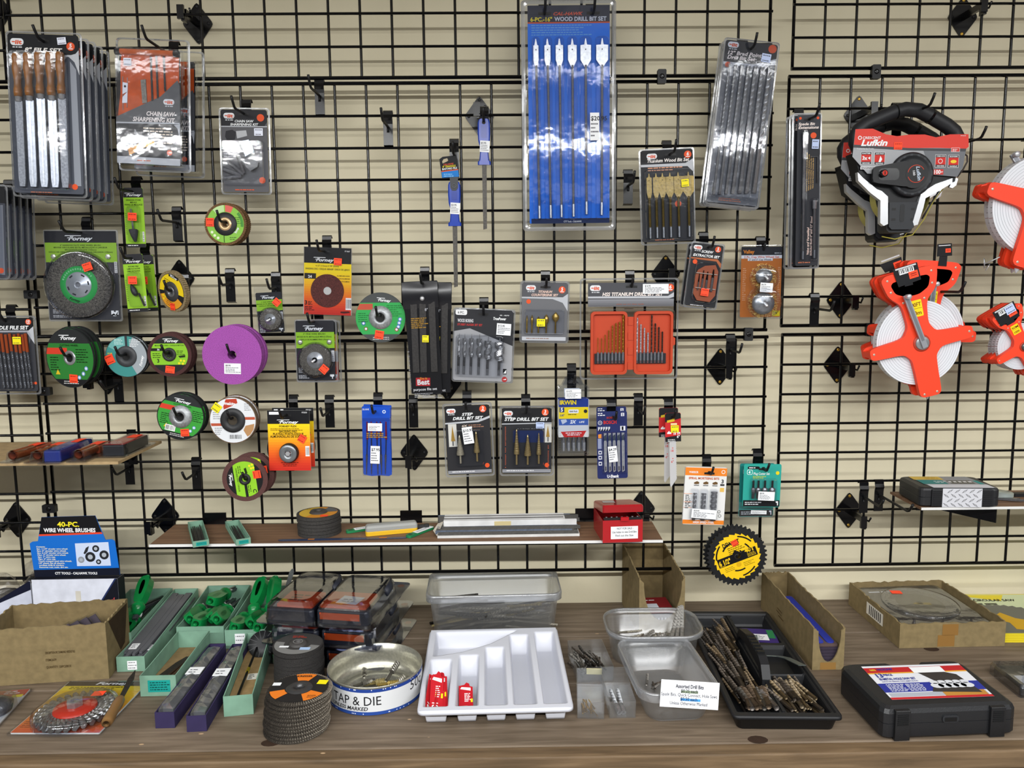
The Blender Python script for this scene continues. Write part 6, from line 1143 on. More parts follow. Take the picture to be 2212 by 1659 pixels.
def cutter(tf, t):
    a, d = tf.a, tf.b_; b = B(); b.tube([(a*.45, d*.12, .014), (a*.5, d*.5, .014)], .011, COP, 16, False); b.tube([(a*.45, d*.12, .014), (a*.5, d*.5, .014)], .0085, mat('8a3c1e', 'k'), 16, False); b.build('copper_tube', t)
    b = B(); rbox(b, a*.25, a*.75, d*.5, d*.85, .003, .02, mat('b8502a', 'k')); b.build('cutter_body', t); b = B(); b.slab([(a*.3, d*.5), (a*.75, d*.5), (a*.75, d*.7), (a*.3, d*.7)], .0235, .024, ORS); b.build('price_sticker', t); b = B(); b.loft([[(x, y, z) for x, y in rr(a*.1+i, d*.06+i, a*.9-i, d*.92-i, .01)] for i, z in ((0, .003), (.003, .021), (.006, .023))], CLEAR, False, True); b.build('blister', t)
def block(col, top):
    def f(tf, t):
        a, d = tf.a, tf.b_; b = B(); rbox(b, a*.12, a*.88, d*.1, d*.85, .003, .026, mat(col, 'k')); b.quad(a*.14, d*.12, a*.86, d*.83, .0262, (top, 'p')); b.words(a*.2, d*.2, a*.5, 3, .012, .003, WHT, .0265); b.build('card_sleeve', t); b = B(); b.slab([(a*.45, d*.55), (a*.8, d*.55), (a*.8, d*.75), (a*.45, d*.75)], .0295, .03, ORS); b.build('price_sticker', t); b = B(); b.loft([[(x, y, z) for x, y in rr(a*.08+i, d*.06+i, a*.92-i, d*.9-i, .008)] for i, z in ((0, .003), (.002, .027), (.005, .029))], CLEAR, False, True); b.build('blister', t)
    return f
lay_pack((-4, 1001), (38, 1001), (30, 968), zt, 'clear pack with a copper tube cutter, leftmost on the particle board shelf', cutter); lay_pack((48, 1002), (98, 1001), (92, 968), zt, 'clear pack with a copper tube cutter, second from left on its shelf', cutter)
lay_pack((78, 1004), (128, 1003), (146, 966), zt, 'clear pack with a dark blue block on the particle board shelf', block('1c2c78', '2a3c94')); lay_pack((140, 1000), (186, 999), (180, 966), zt, 'clear pack with a copper tube cutter, between the blue and red packs', cutter); lay_pack((205, 990), (268, 989), (250, 958), zt, 'clear pack with a red and black block, rightmost on the particle board shelf', block('1b1c20', 'a82c30'))

# long laminate shelf
SZ = onY((378, 1133), -.009).z; q1, q2, q3, q4 = onZ((322, 1177), SZ), onZ((1432, 1167), SZ), onZ((1408, 1126), SZ), onZ((378, 1133), SZ)
e = empty('laminate_shelf', Matrix.Translation((0, 0, SZ)), 'long walnut laminate shelf with a white front edge across the middle', 'shelf')
b = B(); b.slab([(q1.x, q1.y), (q2.x, q2.y), (q3.x, q3.y), (q4.x, q4.y)], -.0055, 0, LAM); b.build('board', e)
b = B(); b.add([(q1.x, q1.y-.0008, -.0055), (q2.x, q2.y-.0008, -.0055), (q2.x, q2.y-.0008, .0004), (q1.x, q1.y-.0008, .0004), (q1.x, q1.y+.002, .0006), (q2.x, q2.y+.002, .0006)], [(0, 1, 2, 3), (3, 2, 5, 4)], ('dcdcda', 'k')); b.build('edge_band', e)
for x, w in ((470, 'left end'), (890, 'middle'), (1265, 'right end')):
    X = onY((x, 1150), 0).x; e = empty('shelf_bracket', Matrix.Translation((X, 0, SZ)), f'black bracket under the {w} of the long laminate shelf', 'shelf bracket'); b = B(); b.box(-.028, .028, -.011, -.0075, -.05, .03, BLK); b.build('backplate', e); b = B(); b.loft([[(k, y, z) for y, z in ((-.011, -.0125), (-.085, -.0125), (-.085, -.022), (-.04, -.05), (-.011, -.05))] for k in (-.0015, .0015)], BLK); b.build('arm', e)
MINT = mat('7a9f8a', 'd'); MINTD = mat('7fa690', 'd'); TEAL = ('1f9a90', 'p')
def mintbox(name, label, fl, fr, bl, z, ytop, cat='box', front=None, group=None, m=MINT):
    tf = Tf(fl, fr, bl, z+.0005); h = tf.top(ytop); t = on(name, label, cat, tf, group); b = B(); tray(b, 0, tf.a, 0, tf.b_, h, .0016, m); b.build('card_walls', t)
    if front:
        b = B(); b.add([(tf.a*front[0], -.0004, h*front[2]), (tf.a*front[1], -.0004, h*front[2]), (tf.a*front[1], -.0004, h*front[3]), (tf.a*front[0], -.0004, h*front[3])], [(0, 1, 2, 3)], front[4]); F = lambda u, v: (u, -.0007, -v)
        for i in range(3):
            rg = random.Random(i); x = tf.a*(front[0]+.06)
            while x < tf.a*(front[1]-.12): q = tf.a*rg.uniform(.04, .12); v = h*(front[3]-(front[3]-front[2])*(.25+.22*i)); b.add([(x, -.0007, v), (x+q, -.0007, v), (x+q, -.0007, v+h*.05), (x, -.0007, v+h*.05)], [(0, 1, 2, 3)], front[5]); x += q+tf.a*.03
        b.build('paper_label', t)
    return tf, t, h
def needle(tf, x0, y0, z0, x1, y1, z1, r, m, label, group, name='file', flat=True, cat='file'):
    b = B(); A, Z = tf.world(x0, y0, z0), tf.world(x1, y1, z1); o = A.copy(); M = Matrix.Translation(A); v = Z-A
    if flat:
        s = v.cross(Vector((0, 0, 1))).normalized()*r; u = s.cross(v).normalized()*r*.4
        b.loft([[tuple(p) for p in (c-s*k-u*k, c+s*k-u*k, c+s*k+u*k, c-s*k+u*k)] for c, k in ((Vector((0, 0, 0)), 1), (v*.7, 1), (v, .45))], m)
    else: b.tube([(0, 0, 0), tuple(v)], r, m, 8)
    return tag(b.build(name, None, M), label, cat, group)
DKF = mat('2c2d30', 'y')
for fl, fr, bl, yt, n, xs in (((417, 1183), (452, 1178), (410, 1139), 1170, 'left', 6), ((510, 1179), (542, 1174), (504, 1136), 1166, 'right', 4)):
    tf, t, h = mintbox('file_box', f'small mint green box of dark files on the long shelf, {n} of two', fl, fr, bl, SZ, yt, 'box', (.2, .85, .15, .75, TEAL, ('0c5a54', 'p')), None)
    for i in range(xs): needle(tf, tf.a*(.14+.72*i/xs), .008, .003+.002*(i % 2), tf.a*(.16+.7*i/xs), tf.b_*(.8+.05*(i % 3)), .006+.002*(i % 2), .0022, DKF, f'small dark file lying in the {n} mint box on the long shelf', f'small dark files in the {n} shelf box')
# stack of six discs
for i in range(6):
    tf = Tf((646, 1158), (737, 1158), (646, 1135), SZ); P = onZ((691, 1150), SZ)+Vector((random.uniform(-.002, .002), random.uniform(-.001, .001), .0005+i*.0085))
    e = empty('grinding_disc', Matrix.Translation(P) @ Matrix.Rotation(random.uniform(0, 6), 4, 'Z') if i < 5 else Matrix.Translation(P), 'thick dark grinding disc with orange label on top of the shelf stack' if i == 5 else 'plain dark grinding disc in the stack on the long shelf', 'grinding disc', None if i == 5 else 'dark discs stacked on the long shelf')
    b = B(); wheelbody(b, .011, .0525, .0075, mat('3a3836', 'r'), 48, .0075); b.build('abrasive', e)
    if i == 5:
        b = B(); b.ring(0, 0, .02, .046, .0078, ('c8862c', 'p'), 40); b.ring(0, 0, .02, .046, .008, ('c9a63a', 'p'), 16, 100, 240); b.ring(0, 0, .021, .045, .0081, ('55585c', 'p'), 12, 10, 70); b.words(-.035, .022, .03, 3, .005, .0016, ('4a3410', 'p'), .0083); b.build('label', e); b = B(); b.lathe(0, 0, [(.022, .008), (.019, .013), (.01, .0135), (.009, .004)], mat('3a3836', 'k'), 30); b.build('hub', e); b = B(); b.quad(.012, -.038, .03, -.024, .0086, ORS); b.build('price_sticker', e)
# utility scraper, keyhole files, hacksaw blade
A, Z = onZ((790, 1158), SZ), onZ((902, 1148), SZ); v = Z-A; M = Matrix.Translation(A) @ Matrix.Rotation(math.atan2(v.y, v.x), 4, 'Z'); L = v.length
e = empty('blade_holder', M, 'grey and yellow plastic scraper handle on the long shelf', 'scraper'); b = B(); rbox(b, 0, L, -.008, .02, .001, .012, mat('e3b324', 'k'), .007, .002); b.build('yellow_half', e); b = B(); rbox(b, 0, L, -.008, .02, .012, .026, mat('9a9b98', 'k'), .007, .006); b.build('grey_half', e); b = B(); b.box(L, L+.022, .002, .012, .008, .014, mat('3a3a3c', 'y')); b.slab(rr(L+.018, .001, L+.03, .013, .004), .007, .015, mat('3a3a3c', 'y')); b.build('blade', e)
for p0, p1, w in (((748, 1152), (806, 1143), 'behind the grey and yellow scraper'), ((880, 1163), (934, 1142), 'beside the box of saw blades')):
    A, Z = onZ(p0, SZ), onZ(p1, SZ); v = Z-A; L = v.length; e = empty('plastic_knife', Matrix.Translation(A) @ Matrix.Rotation(math.atan2(v.y, v.x), 4, 'Z'), f'green handled hook tool with a white price tag {w}', 'hand tool'); b = B(); b.slab(rr(0, -.008, L, .008, .006), .001, .007, mat('1d7a4a', 'k')); b.slab([(.006, -.004), (.016, -.004), (.016, .004), (.006, .004)], .007, .0073, ('0c4026', 'k')); b.build('handle', e); b = B(); b.slab([(L*.3, -.0085), (L*.95, -.0085), (L*.95, .0085), (L*.3, .0085)], .0071, .0076, WHT); b.words(L*.36, -.003, L*.5, 2, .004, .0012, ('55555c', 'p'), .0079); b.build('price_tag', e)
A, Z = onZ((600, 1169), SZ), onZ((880, 1163), SZ); v = Z-A; L = v.length; e = empty('hacksaw_blade', Matrix.Translation(A) @ Matrix.Rotation(math.atan2(v.y, v.x), 4, 'Z'), 'long blue hacksaw blade lying along the shelf front', 'saw blade'); b = B(); b.slab([(0, .002), (.006, -.003)] + [(.01+i*.004, -.0035-(.0012 if i % 2 else 0)) for i in range(int(L/.004)-5)] + [(L-.006, -.003), (L, .002), (L-.006, .008), (.006, .008)], .001, .002, mat('3a4c74', 's')); b.build('blade', e); b = B(); b.quad(L*.23, -.001, L*.28, .006, .0023, ('d07a2c', 'p')); b.quad(L*.78, -.001, L*.84, .006, .0023, ('d07a2c', 'p')); b.build('printing', e)
# white box of hacksaw blades
tf = Tf((945, 1163), (1252, 1158), (962, 1134), SZ+.0005); t = on('blade_box', 'white card box of loose hacksaw blades on the long shelf', 'box', tf); h = .018; a, d = tf.a, tf.b_
b = B(); tray(b, 0, a, 0, d, h*.35, .0012, mat('cfcfcd', 'd')); b.box(.012, a-.002, d*.45, d*.5, .001, h*1.55, mat('d9d9d9', 'd')); b.loft([[(x, d*.5, h*1.55), (x, d*.94, h*1.6)] for x in (.012, a-.03)], mat('d9d9d9', 'd'), False, False, False, False); b.loft([[(-.001, 0, h*.3), (-.014, d*.4, .006)], [(.012, d*.46, h*1.5), (-.004, d*.7, h*.8)]], mat('cfc8ba', 'd'), False, False, False, False); b.build('card_walls', t)
b = B(); b.box(a*.4, a*.52, d*.445, d*.449, .006, h*1.4, ('c9b98a', 'p')); b.build('tape_strip', t)
for i in range(14):
    y = d*(.06+.38*(i/8)) if i < 8 else d*(.55+.4*(i-8)/6); z = .004+.0025*(i % 3) if i < 8 else h*1.0+.002*(i % 3); x0 = -.006+.008*random.random(); L = a*random.uniform(.9, 1.03); c = '3a4250' if i % 6 == 1 else '33312e'
    b = B(); b.loft([[(p, yy, zz) for p, yy, zz in ((0, 0, 0), (L, 0, random.uniform(-.001, .001)), (L, .0006, .001), (0, .0006, 0))], [(p, yy, zz) for p, yy, zz in ((0, .004, .008), (L, .004, .008), (L, .0046, .008), (0, .0046, .008))]], mat(c, 'y')); tag(b.build('hacksaw_blade', None, Matrix.Translation(tf.world(x0, y, z)) @ Matrix.Rotation(tf.ang+random.uniform(-.008, .008), 4, 'Z')), 'loose dark hacksaw blade in the white card box', 'saw blade', 'loose hacksaw blades in the white box')
# red metal index box
tf = Tf((1302, 1173), (1388, 1170), (1283, 1141), SZ+.0005); t = on('index_box', 'red metal drill index box with its lid ajar', 'metal box', tf); a, d = tf.a, tf.b_; h = tf.top(1125); RM = mat('a81c22', 'g')
b = B(); tray(b, 0, a, 0, d, h, .0012, RM); b.build('body', t); b = B()
p = rr(-.001, -.004, a+.001, d+.002, .006); b.loft([[(x, y, z+max(0, (d-y))*.16) for x, y in p] for z in (h+.001, h+.014)] + [[(a/2+(x-a/2)*.95, d/2+(y-d/2)*.93, h+.018+max(0, d-y)*.16) for x, y in p]], mat('9a1a20', 'g')); o = b.build('lid', t)
b = B(); zc = lambda y: h+.0185+(d-y)*.16
b.add([(a*.12, d*.45, zc(d*.45)), (a*.42, d*.42, zc(d*.42)), (a*.46, d*.78, zc(d*.78)), (a*.16, d*.8, zc(d*.8))], [(0, 1, 2, 3)], ('b9b4b0', 'p')); b.build('worn_label', o)
b = B(); b.box(.003, a-.003, .002, .006, h-.004, h+.006, mat('121214', 'k')); 
for i in range(7): b.tube([(a*(.1+.13*i), .006, h+.002), (a*(.1+.13*i), .006, h+.007)], .0022, STEEL, 8)
b.build('bit_rack', t); b = B(); b.box(a*.44, a*.64, -.005, .001, h-.001, h+.008, mat('b0161e', 'g')); b.build('latch', t)
b = B(); u0, u1, v0, v1 = a*.2, a*.88, h*.16, h*.72; b.add([(u0, -.0005, v0), (u1, -.0005, v0), (u1, -.0005, v1), (u0, -.0005, v1)], [(0, 1, 2, 3)], WHT); F = lambda u, v: (u, -.0009, -v)
for s_, k in (('- NOT FOR SALE -', .76), ('Use Index to size Drill Bits', .48), ('Find out the Size', .2)): b.text(s_, (u0+u1)/2, -(v0+(v1-v0)*k), .0052, ('33333a', 'p'), 0, (u1-u0)*(.66 if k != .48 else .9), .005, 0, 'C', 0, F)
b.build('paper_notice', t)
# right shelf with black case
RZ = onY((2130, 1060), -.01).z; f1 = onZ((1990, 1097), RZ); bk = onY((2130, 1060), -.01)
e = empty('laminate_shelf', Matrix.Translation((0, 0, RZ)), 'walnut laminate shelf at the right edge under the black case', 'shelf'); b = B(); b.slab([(f1.x, f1.y), (2.4, f1.y), (2.4, -.009), (f1.x, -.009)], -.0055, 0, LAM); b.build('board', e); b = B(); b.box(f1.x, 2.4, f1.y-.001, f1.y+.001, -.0055, .0005, ('dcdcda', 'k')); b.build('edge_band', e)
X = onY((2003, 1110), 0).x; e = empty('shelf_bracket', Matrix.Translation((X, 0, RZ)), 'black bracket with a long arm under the right shelf', 'shelf bracket'); b = B(); b.box(-.035, .02, -.011, -.0075, -.05, .02, BLK); b.build('backplate', e); b = B(); b.loft([[(k+.75*(-.011-y)*0, y, z) for y, z in ((-.011, -.006), (-.16, -.006), (-.16, -.05), (-.011, -.045))] for k in (.0, .003)], BLK); o = b.build('arm', e); o.rotation_euler = (0, 0, R(38))
tf = Tf((1986, 1095), (2160, 1096), (1938, 1067), RZ+.0006); t = on('tool_case', 'black plastic tool case with a diamond plate paper band on the right shelf', 'tool case', tf); a, d = tf.a, tf.b_; h = tf.top(1054); CB = mat('1c1d20', 'l')
b = B(); b.loft([[(x, y, z) for x, y in rr(i, i, a-i, d-i, .012)] for i, z in ((.004, 0), (0, .004), (0, h*.48), (.001, h*.5), (0, h*.52), (0, h-.006), (.002, h-.002), (.006, h))], CB); b.build('case', t)
for u0, u1 in ((.14, .27), (.76, .9)):
    b = B(); rbox(b, a*u0, a*u1, -.004, .002, h*.06, h*.93, mat('15161a', 'l'), .001, .001); [b.box(a*u0+.003, a*u1-.003, -.0052, -.003, h*(.12+.1*k), h*(.15+.1*k), mat('101114', 'k')) for k in range(8)]; b.build('latch', t)
b = B(); DP = ('c9cad0', 'p'); u0, u1 = a*.27, a*.76; b.add([(u0, -.0042, .001), (u1, -.0042, .001), (u1, -.0042, h), (u0, -.0042, h)], [(0, 1, 2, 3)], DP)
b.add([(u0-.02, -.0005, h+.0006), (u1+.035, -.0005, h+.0006), (u1+.02, d*.95, h+.0006), (u0-.03, d*.95, h+.0006)], [(0, 1, 2, 3)], ('8c8d90', 'p')); b.quad(u0-.03, d*.66, a*.5, d*.93, h+.0009, ('cfae4a', 'p')); b.quad(u0-.026, d*.3, a*.45, d*.64, h+.0009, ('2a7a78', 'p')); b.quad(a*.84, d*.3, a*.9, d*.6, h+.0009, ('2a8a86', 'p')); b.quad(u0-.02, 0, u1+.03, d*.27, h+.0009, DP); b.quad(a*.5, d*.34, a*.8, d*.6, h+.0009, ('5a574e', 'p'))
for k in range(5): b.quad(a*(.5+.062*k), d*.44, a*(.535+.064*k), d*.52, h+.0012, WHT)
b.words(a*.28, d*.7, a*.2, 3, d*.07, d*.025, ('a8862c', 'p'), h+.0012); b.words(a*.32, d*.42, a*.16, 2, d*.08, d*.03, WHT, h+.0012)
for r_ in range(4):
    for c in range(5):
        x, z = u0+(u1-u0)*(c+.5+(.5 if r_ % 2 else 0))/5.4, h*(.14+.24*r_); s_ = 1 if (r_) % 2 else -1; p = [(-.006, -.004), (-.001, 0), (.006, .004), (.001, 0)]
        b.add([(x+px, -.0046, z+s_*pz) for px, pz in ((-.007, -.005), (.0015, -.0012), (.007, .005), (-.0015, .0012))], [(0, 1, 2, 3)], ('5a5b60', 'p')); b.add([(x+px, -.0048, z+s_*pz) for px, pz in ((-.004, -.003), (.0004, -.0004), (.004, .003), (-.0004, .0004))], [(0, 1, 2, 3)], ('e6e7ea', 'p'))
b.build('paper_band', t)
P = onZ((2170, 1078), RZ); e = empty('metal_hole_cutter', Matrix.Translation(P+Vector((0, .02, .0005))), 'round steel cutter with a flat clear disc right of the black case', 'hole cutter'); b = B(); b.lathe(0, 0, [(.03, .004), (.03, .012), (.0, .013)], mat('a9b4b2', 's'), 28, True, True); b.build('disc', e); b = B(); b.slab([(-.03, -.03), (.005, -.045), (.03, -.05), (.012, -.04), (.028, -.036), (0, -.028)], .001, .006, DSTEEL); b.build('prongs', e)
P = onZ((2198, 1072), RZ); b = B(); b.box(-.012, .03, -.008, .008, 0, .008, BLKP); tag(b.build('clip', None, Matrix.Translation(P+Vector((0, 0, .0005)))), 'small black plastic piece at the far right of the right shelf', 'clip')
# ================================================================ on the workbench
def clampw(tf):
    """keep the back edge clear of the wall"""
    for x in (0, tf.a): tf.b_ = min(tf.b_, (WALL-.01-tf.world(x, 0).y)/max(.2, math.cos(tf.ang)))
def tfb(fl, fr, ytop, bltop, z=None):
    """box frame: base front corners, image row of the front top edge, and the back left corner of the top edge"""
    z = CT if z is None else z; A, P = onZ(fl, z), onZ(fr, z); h = hgt(A, ytop); L = onZ(bltop, z+h); ex = P-A; tf = Tf.__new__(Tf); tf.a = ex.length; tf.ang = math.atan2(ex.y, ex.x)
    tf.b_ = (L-A).dot(Vector((-math.sin(tf.ang), math.cos(tf.ang), 0))); tf.M = Matrix.Translation(A+Vector((0, 0, .0005))) @ Matrix.Rotation(tf.ang, 4, 'Z'); tf.h = h; clampw(tf); tf.hb = max(h, hgt(tf.world(0, tf.b_), bltop[1])); return tf
def front(u, v): return (u, -.0006, -v)
def topf(z): return lambda u, v: (u, -v, z)
def fq(b, x0, z0, x1, z1, m, y=-.0004): b.add([(x0, y, z0), (x1, y, z0), (x1, y, z1), (x0, y, z1)], [(0, 1, 2, 3)], m)
CARD = mat('80704f', 'm'); CARDI = mat('7c6b4a', 'm')
def carton(name, label, tf, h, hf=None, cut=None, hb=None, tape=None):
    """open cardboard box; cut = U shaped cut-out in the front panel (depth fraction), hf = front height"""
    t = on(name, label, 'cardboard box', tf); a, d = tf.a, tf.b_; w = .0035; hf = hf or h; hb = hb or h; rg = random.Random(int(a*1e4))
    def jag(p, q, n=24, amp=.0024): return [(p[0]+(q[0]-p[0])*i/n, p[1]+(q[1]-p[1])*i/n+(rg.uniform(-amp, amp) if 0 < i < n else 0)) for i in range(n+1)]
    if cut:
        c0, c1, zb = cut; top = jag((a, hf), (a*c1, hf*.92), 4)+[(a*(c0+c1)/2+a*(c1-c0)/2*math.cos(R(k)), hf*.9-(hf*.9-zb)*math.sin(R(k))) for k in range(8, 180, 12)]+jag((a*c0, hf*.92), (0, hf), 4)
    else: top = jag((a, hf), (0, hf))
    b = B(); P = [(0, 0), (a, 0)]+top; n = len(P); b.add([(x, 0, z) for x, z in P]+[(x, w, z) for x, z in P], [tuple(range(n)), tuple(range(n, 2*n))]+[(i, (i+1) % n, n+(i+1) % n, n+i) for i in range(n)], CARD); b.build('front_panel', t)
    b = B(); P = [(0, 0), (a, 0)]+jag((a, hb), (0, hb)); n = len(P); b.add([(x, d-w, z) for x, z in P]+[(x, d, z) for x, z in P], [tuple(range(n)), tuple(range(n, 2*n))]+[(i, (i+1) % n, n+(i+1) % n, n+i) for i in range(n)], CARDI); b.build('back_panel', t)
    for x in (0, a-w):
        b = B(); P = [(w, 0), (d-w, 0)]+jag((d-w, hb), (w, max(hf, h) if not cut else h)); n = len(P); b.add([(x, y, z) for y, z in P]+[(x+w, y, z) for y, z in P], [tuple(range(n)), tuple(range(n, 2*n))]+[(i, (i+1) % n, n+(i+1) % n, n+i) for i in range(n)], CARD); b.build('side_panel', t)
    b = B(); b.box(w, a-w, w, d-w, 0, w, CARDI); b.build('bottom_panel', t)
    return t

# display box of wire wheels with a printed header
tf = tfb((80, 1394), (264, 1391), 1253, (92, 1246)); tf.b_ = .032; t = on('display_box', 'blue and white display box with a tall black and blue header card', 'display box', tf); a, h = tf.a, tf.h; d = tf.b_; k = a/184
b = B(); WB = ('d3d6e2', 'd'); b.box(0, a, 0, d, 0, h, WB); b.box(a, a+.0006, 0, d, 0, h, ('14161f', 'p')); b.quad(0, 0, a, d, h+.0004, ('15161e', 'p')); NV = ('14161f', 'p')
b.add([(a*.55, -.0004, h*.18), (a, -.0004, h*.18), (a, -.0004, h), (a*.985, -.0004, h)], [(0, 1, 2, 3)], NV); b.add([(a*.53, -.0003, h*.18), (a*.56, -.0003, h*.18), (a*.99, -.0003, h), (a*.965, -.0003, h)], [(0, 1, 2, 3)], ('27345e', 'p')); b.text('CAL-HAWK', a*.67, -h*.34, .014, ('b04444', 'p'), 0, .085, .03, .25, 'L', -38, front); b.ring(0, 0, 0, 0, 0, NV) if 0 else None
fq(b, a*.5, h*.62, a*.56, h*.82, ('c9c4b8', 'd'), -.0003); fq(b, a*.44, h*.55, a*.58, h*.64, ('bdb3a2', 'd'), -.0003); b.build('carton', t)
b = B(); y0 = .018; Q = lambda px, py: ((px-75)*k*1.0, y0, h+(1247-py)*k*1.02)
def hp(pts, m, y=0): v = [Q(*p) for p in pts]; b.add([(p[0], p[1]-y, p[2]) for p in v], [tuple(range(len(v)))], m)
HD = [(73, 1247), (257, 1245), (251, 1170), (245, 1166), (231, 1167), (213, 1114), (98, 1116), (86, 1168), (74, 1169), (68, 1173)]
v = [Q(*p) for p in HD]; n = len(v); b.add([(p[0], y0, p[2]) for p in v]+[(p[0], y0+.0012, p[2]) for p in v], [tuple(range(n)), tuple(range(n, 2*n))]+[(i, (i+1) % n, n+(i+1) % n, n+i) for i in range(n)], ('1668c4', 'p'))
hp([(90, 1153), (224, 1150), (213, 1114), (98, 1116)], ('121216', 'p'), .0003); hp([(89, 1157), (226, 1154), (224, 1150), (90, 1153)], ('d8452c', 'p'), .0003); hp([(73, 1247), (257, 1245), (256, 1229), (72, 1231)], ('121625', 'p'), .0003)
G = lambda u, v: (u, y0-.0007, -v)
def ht(s_, px, py, hpx, col, wpx, al='C'): q = Q(px, py); b.text(s_, q[0], -q[2], hpx*k, (col, 'p'), 0, wpx*k, .03, 0, al, .8, G)
ht('40-PC.', 154, 1137, 11, 'f0e02c', 47); ht('WIRE WHEEL BRUSHES', 156, 1149, 9, 'f0f0f2', 111); ht('CTT TOOLS - CALHAWK TOOLS', 163, 1242, 5.4, 'f0f0f2', 91)
for i, s_ in enumerate(('Contents:', '5pc. 1-1/2" circular wire wheel.', '5pc. 2" circular wire wheel.', '5pc. 2-1/2" circular wire wheel.', '10pc. 3" circular wire wheel.', '5pc. 1" wire cup.', '10pc. 2" wire cup.', 'Tough crimped steel wire wheels.', '1/4" shank, fits all electric.', 'cordless drills & grinders.', 'Removes rust, scale, dirt etc.')):
    ht(s_, 82+i*.3, 1181.5+i*4.5, 3, 'e8e6c8', (19, 67, 63, 67, 61, 38, 38, 72, 56, 54, 62)[i], 'L')
hp([(166, 1224), (239, 1224), (237, 1172), (165, 1174)], ('c6d2ea', 'p'), .0003)
for cx_, cy_, r_ in ((196, 1204, 11), (209, 1186, 7.5), (226, 1200, 10), (176, 1210, 7), (213, 1215, 5.5)):
    hp(circ(cx_, cy_, r_, 20), ('24262b', 'p') if r_ != 7 else ('8f949c', 'p'), .0006); hp(circ(cx_, cy_, r_*.5, 14), ('a9b0ba', 'p'), .0009)
hp([(182, 1196), (188, 1184), (195, 1180), (191, 1192), (185, 1198)], ('2a2c30', 'p'), .0006); b.build('header_card', t)
# neighbouring open tray with clear bags
tf = Tf((-150, 1385), (76, 1382), (-120, 1300), CT); t = on('display_tray', 'navy and white display tray of clear bags cut by the left edge', 'display box', tf); a, d = tf.a, tf.b_; h = tf.top(1256, a, 0); b = B(); P = [(0, 0), (a, 0), (a, h), (a*.985, h), (a*.55, h*.56), (0, h*.56)]
n = len(P); b.add([(x, 0, z) for x, z in P]+[(x, .0015, z) for x, z in P], [tuple(range(n)), tuple(range(n, 2*n))]+[(i, (i+1) % n, n+(i+1) % n, n+i) for i in range(n)], ('c9cddd', 'd')); b.add([(a*.5, -.0004, h*.50), (a, -.0004, h*.86), (a, -.0004, h), (a*.985, -.0004, h), (a*.55, -.0004, h*.56), (0, -.0004, h*.56), (0, -.0004, h*.5)], [tuple(range(7))], ('15182c', 'p')); b.box(a-.0015, a, .0015, d, 0, h*.95, ('c9cddd', 'd')); b.box(0, a, d-.0015, d, 0, h*.9, ('c9cddd', 'd')); b.build('carton', t)
for i, (x, y, s_) in enumerate(((.55, .3, .036), (.86, .34, .034), (.62, .74, .036), (.88, .78, .034))):
    rg = random.Random(i); b = B(); rings = []
    for k_ in range(9): z = k_/8; rings.append([(a*x+s_*math.sin(math.pi*(z*.84+.08))*(1+rg.uniform(-.2, .2))*math.cos(j*.628), d*y+s_*.8*math.sin(math.pi*(z*.84+.08))*(1+rg.uniform(-.2, .2))*math.sin(j*.628), h*.5+z*.07) for j in range(10)])
    b.loft(rings, BAG, True, True); g = B(); g.lathe(a*x, d*y, [(.03, h*.55), (.034, h*.55+.01), (.01, h*.55+.02)], mat('5a5650', 'f'), 18, True, True, True)
    e = empty('clear_bag', tf.M, None, 'bag', 'crumpled clear bags in the left display tray'); e['label'] = 'crumpled clear bag with a wire brush in the left display tray'; b.build('bag_film', e); g.build('wire_brush', e)
# big carton at left
tf = Tf((-32, 1484), (236, 1466), (8, 1441), CT+.0005); tf.b_ = .135; h = tf.top(1347, tf.a, 0)
t = carton('cardboard_box', 'large plain brown cardboard box with a torn right side at the left edge', tf, h, h, None, h*1.02); b = B()
for i, (s_, L) in enumerate((('DESCRIPTION 5PC DIAMOND NEEDLE FILE', .062), ('ITEM:2639', .022), ('QUANTITY: 120PCS/BOX', .052))): b.text(s_, tf.a*.5, -h*(.52-.13*i), .0055, ('4a3a22', 'p'), 0, L, .02, 0, 'L', 0, front)
b.build('stamped_print', t)
b = B(); a, d = tf.a, tf.b_; b.add([(a+.0005, d*.12, h*.98), (a+.0005, d*.55, h*.25), (a+.0005, d*.75, h*.3), (a+.0005, d*.95, h*.96)], [(0, 1, 2, 3)], ('3a2c1c', 'm')); b.build('dark_tear_patch', t)  # flat dark patch on the panel, painted as the shaded inside of the tear
for i in range(4):
    e = empty('needle_file_pack', tf.M @ Matrix.Translation((a*(.42+.05*i), d*(.3+.12*i), .035)) @ Matrix.Rotation(R(-28), 4, 'Y'), 'clear pack of small files standing inside the big brown cardboard box', 'file set', 'clear packs inside the big cardboard box'); b = B(); b.box(0, .09, 0, .004, 0, .05, CLEAR); b.build('clear_sleeve', e); b = B(); b.box(.004, .086, .001, .003, .004, .046, ('5c5258', 'p')); b.build('card', e)

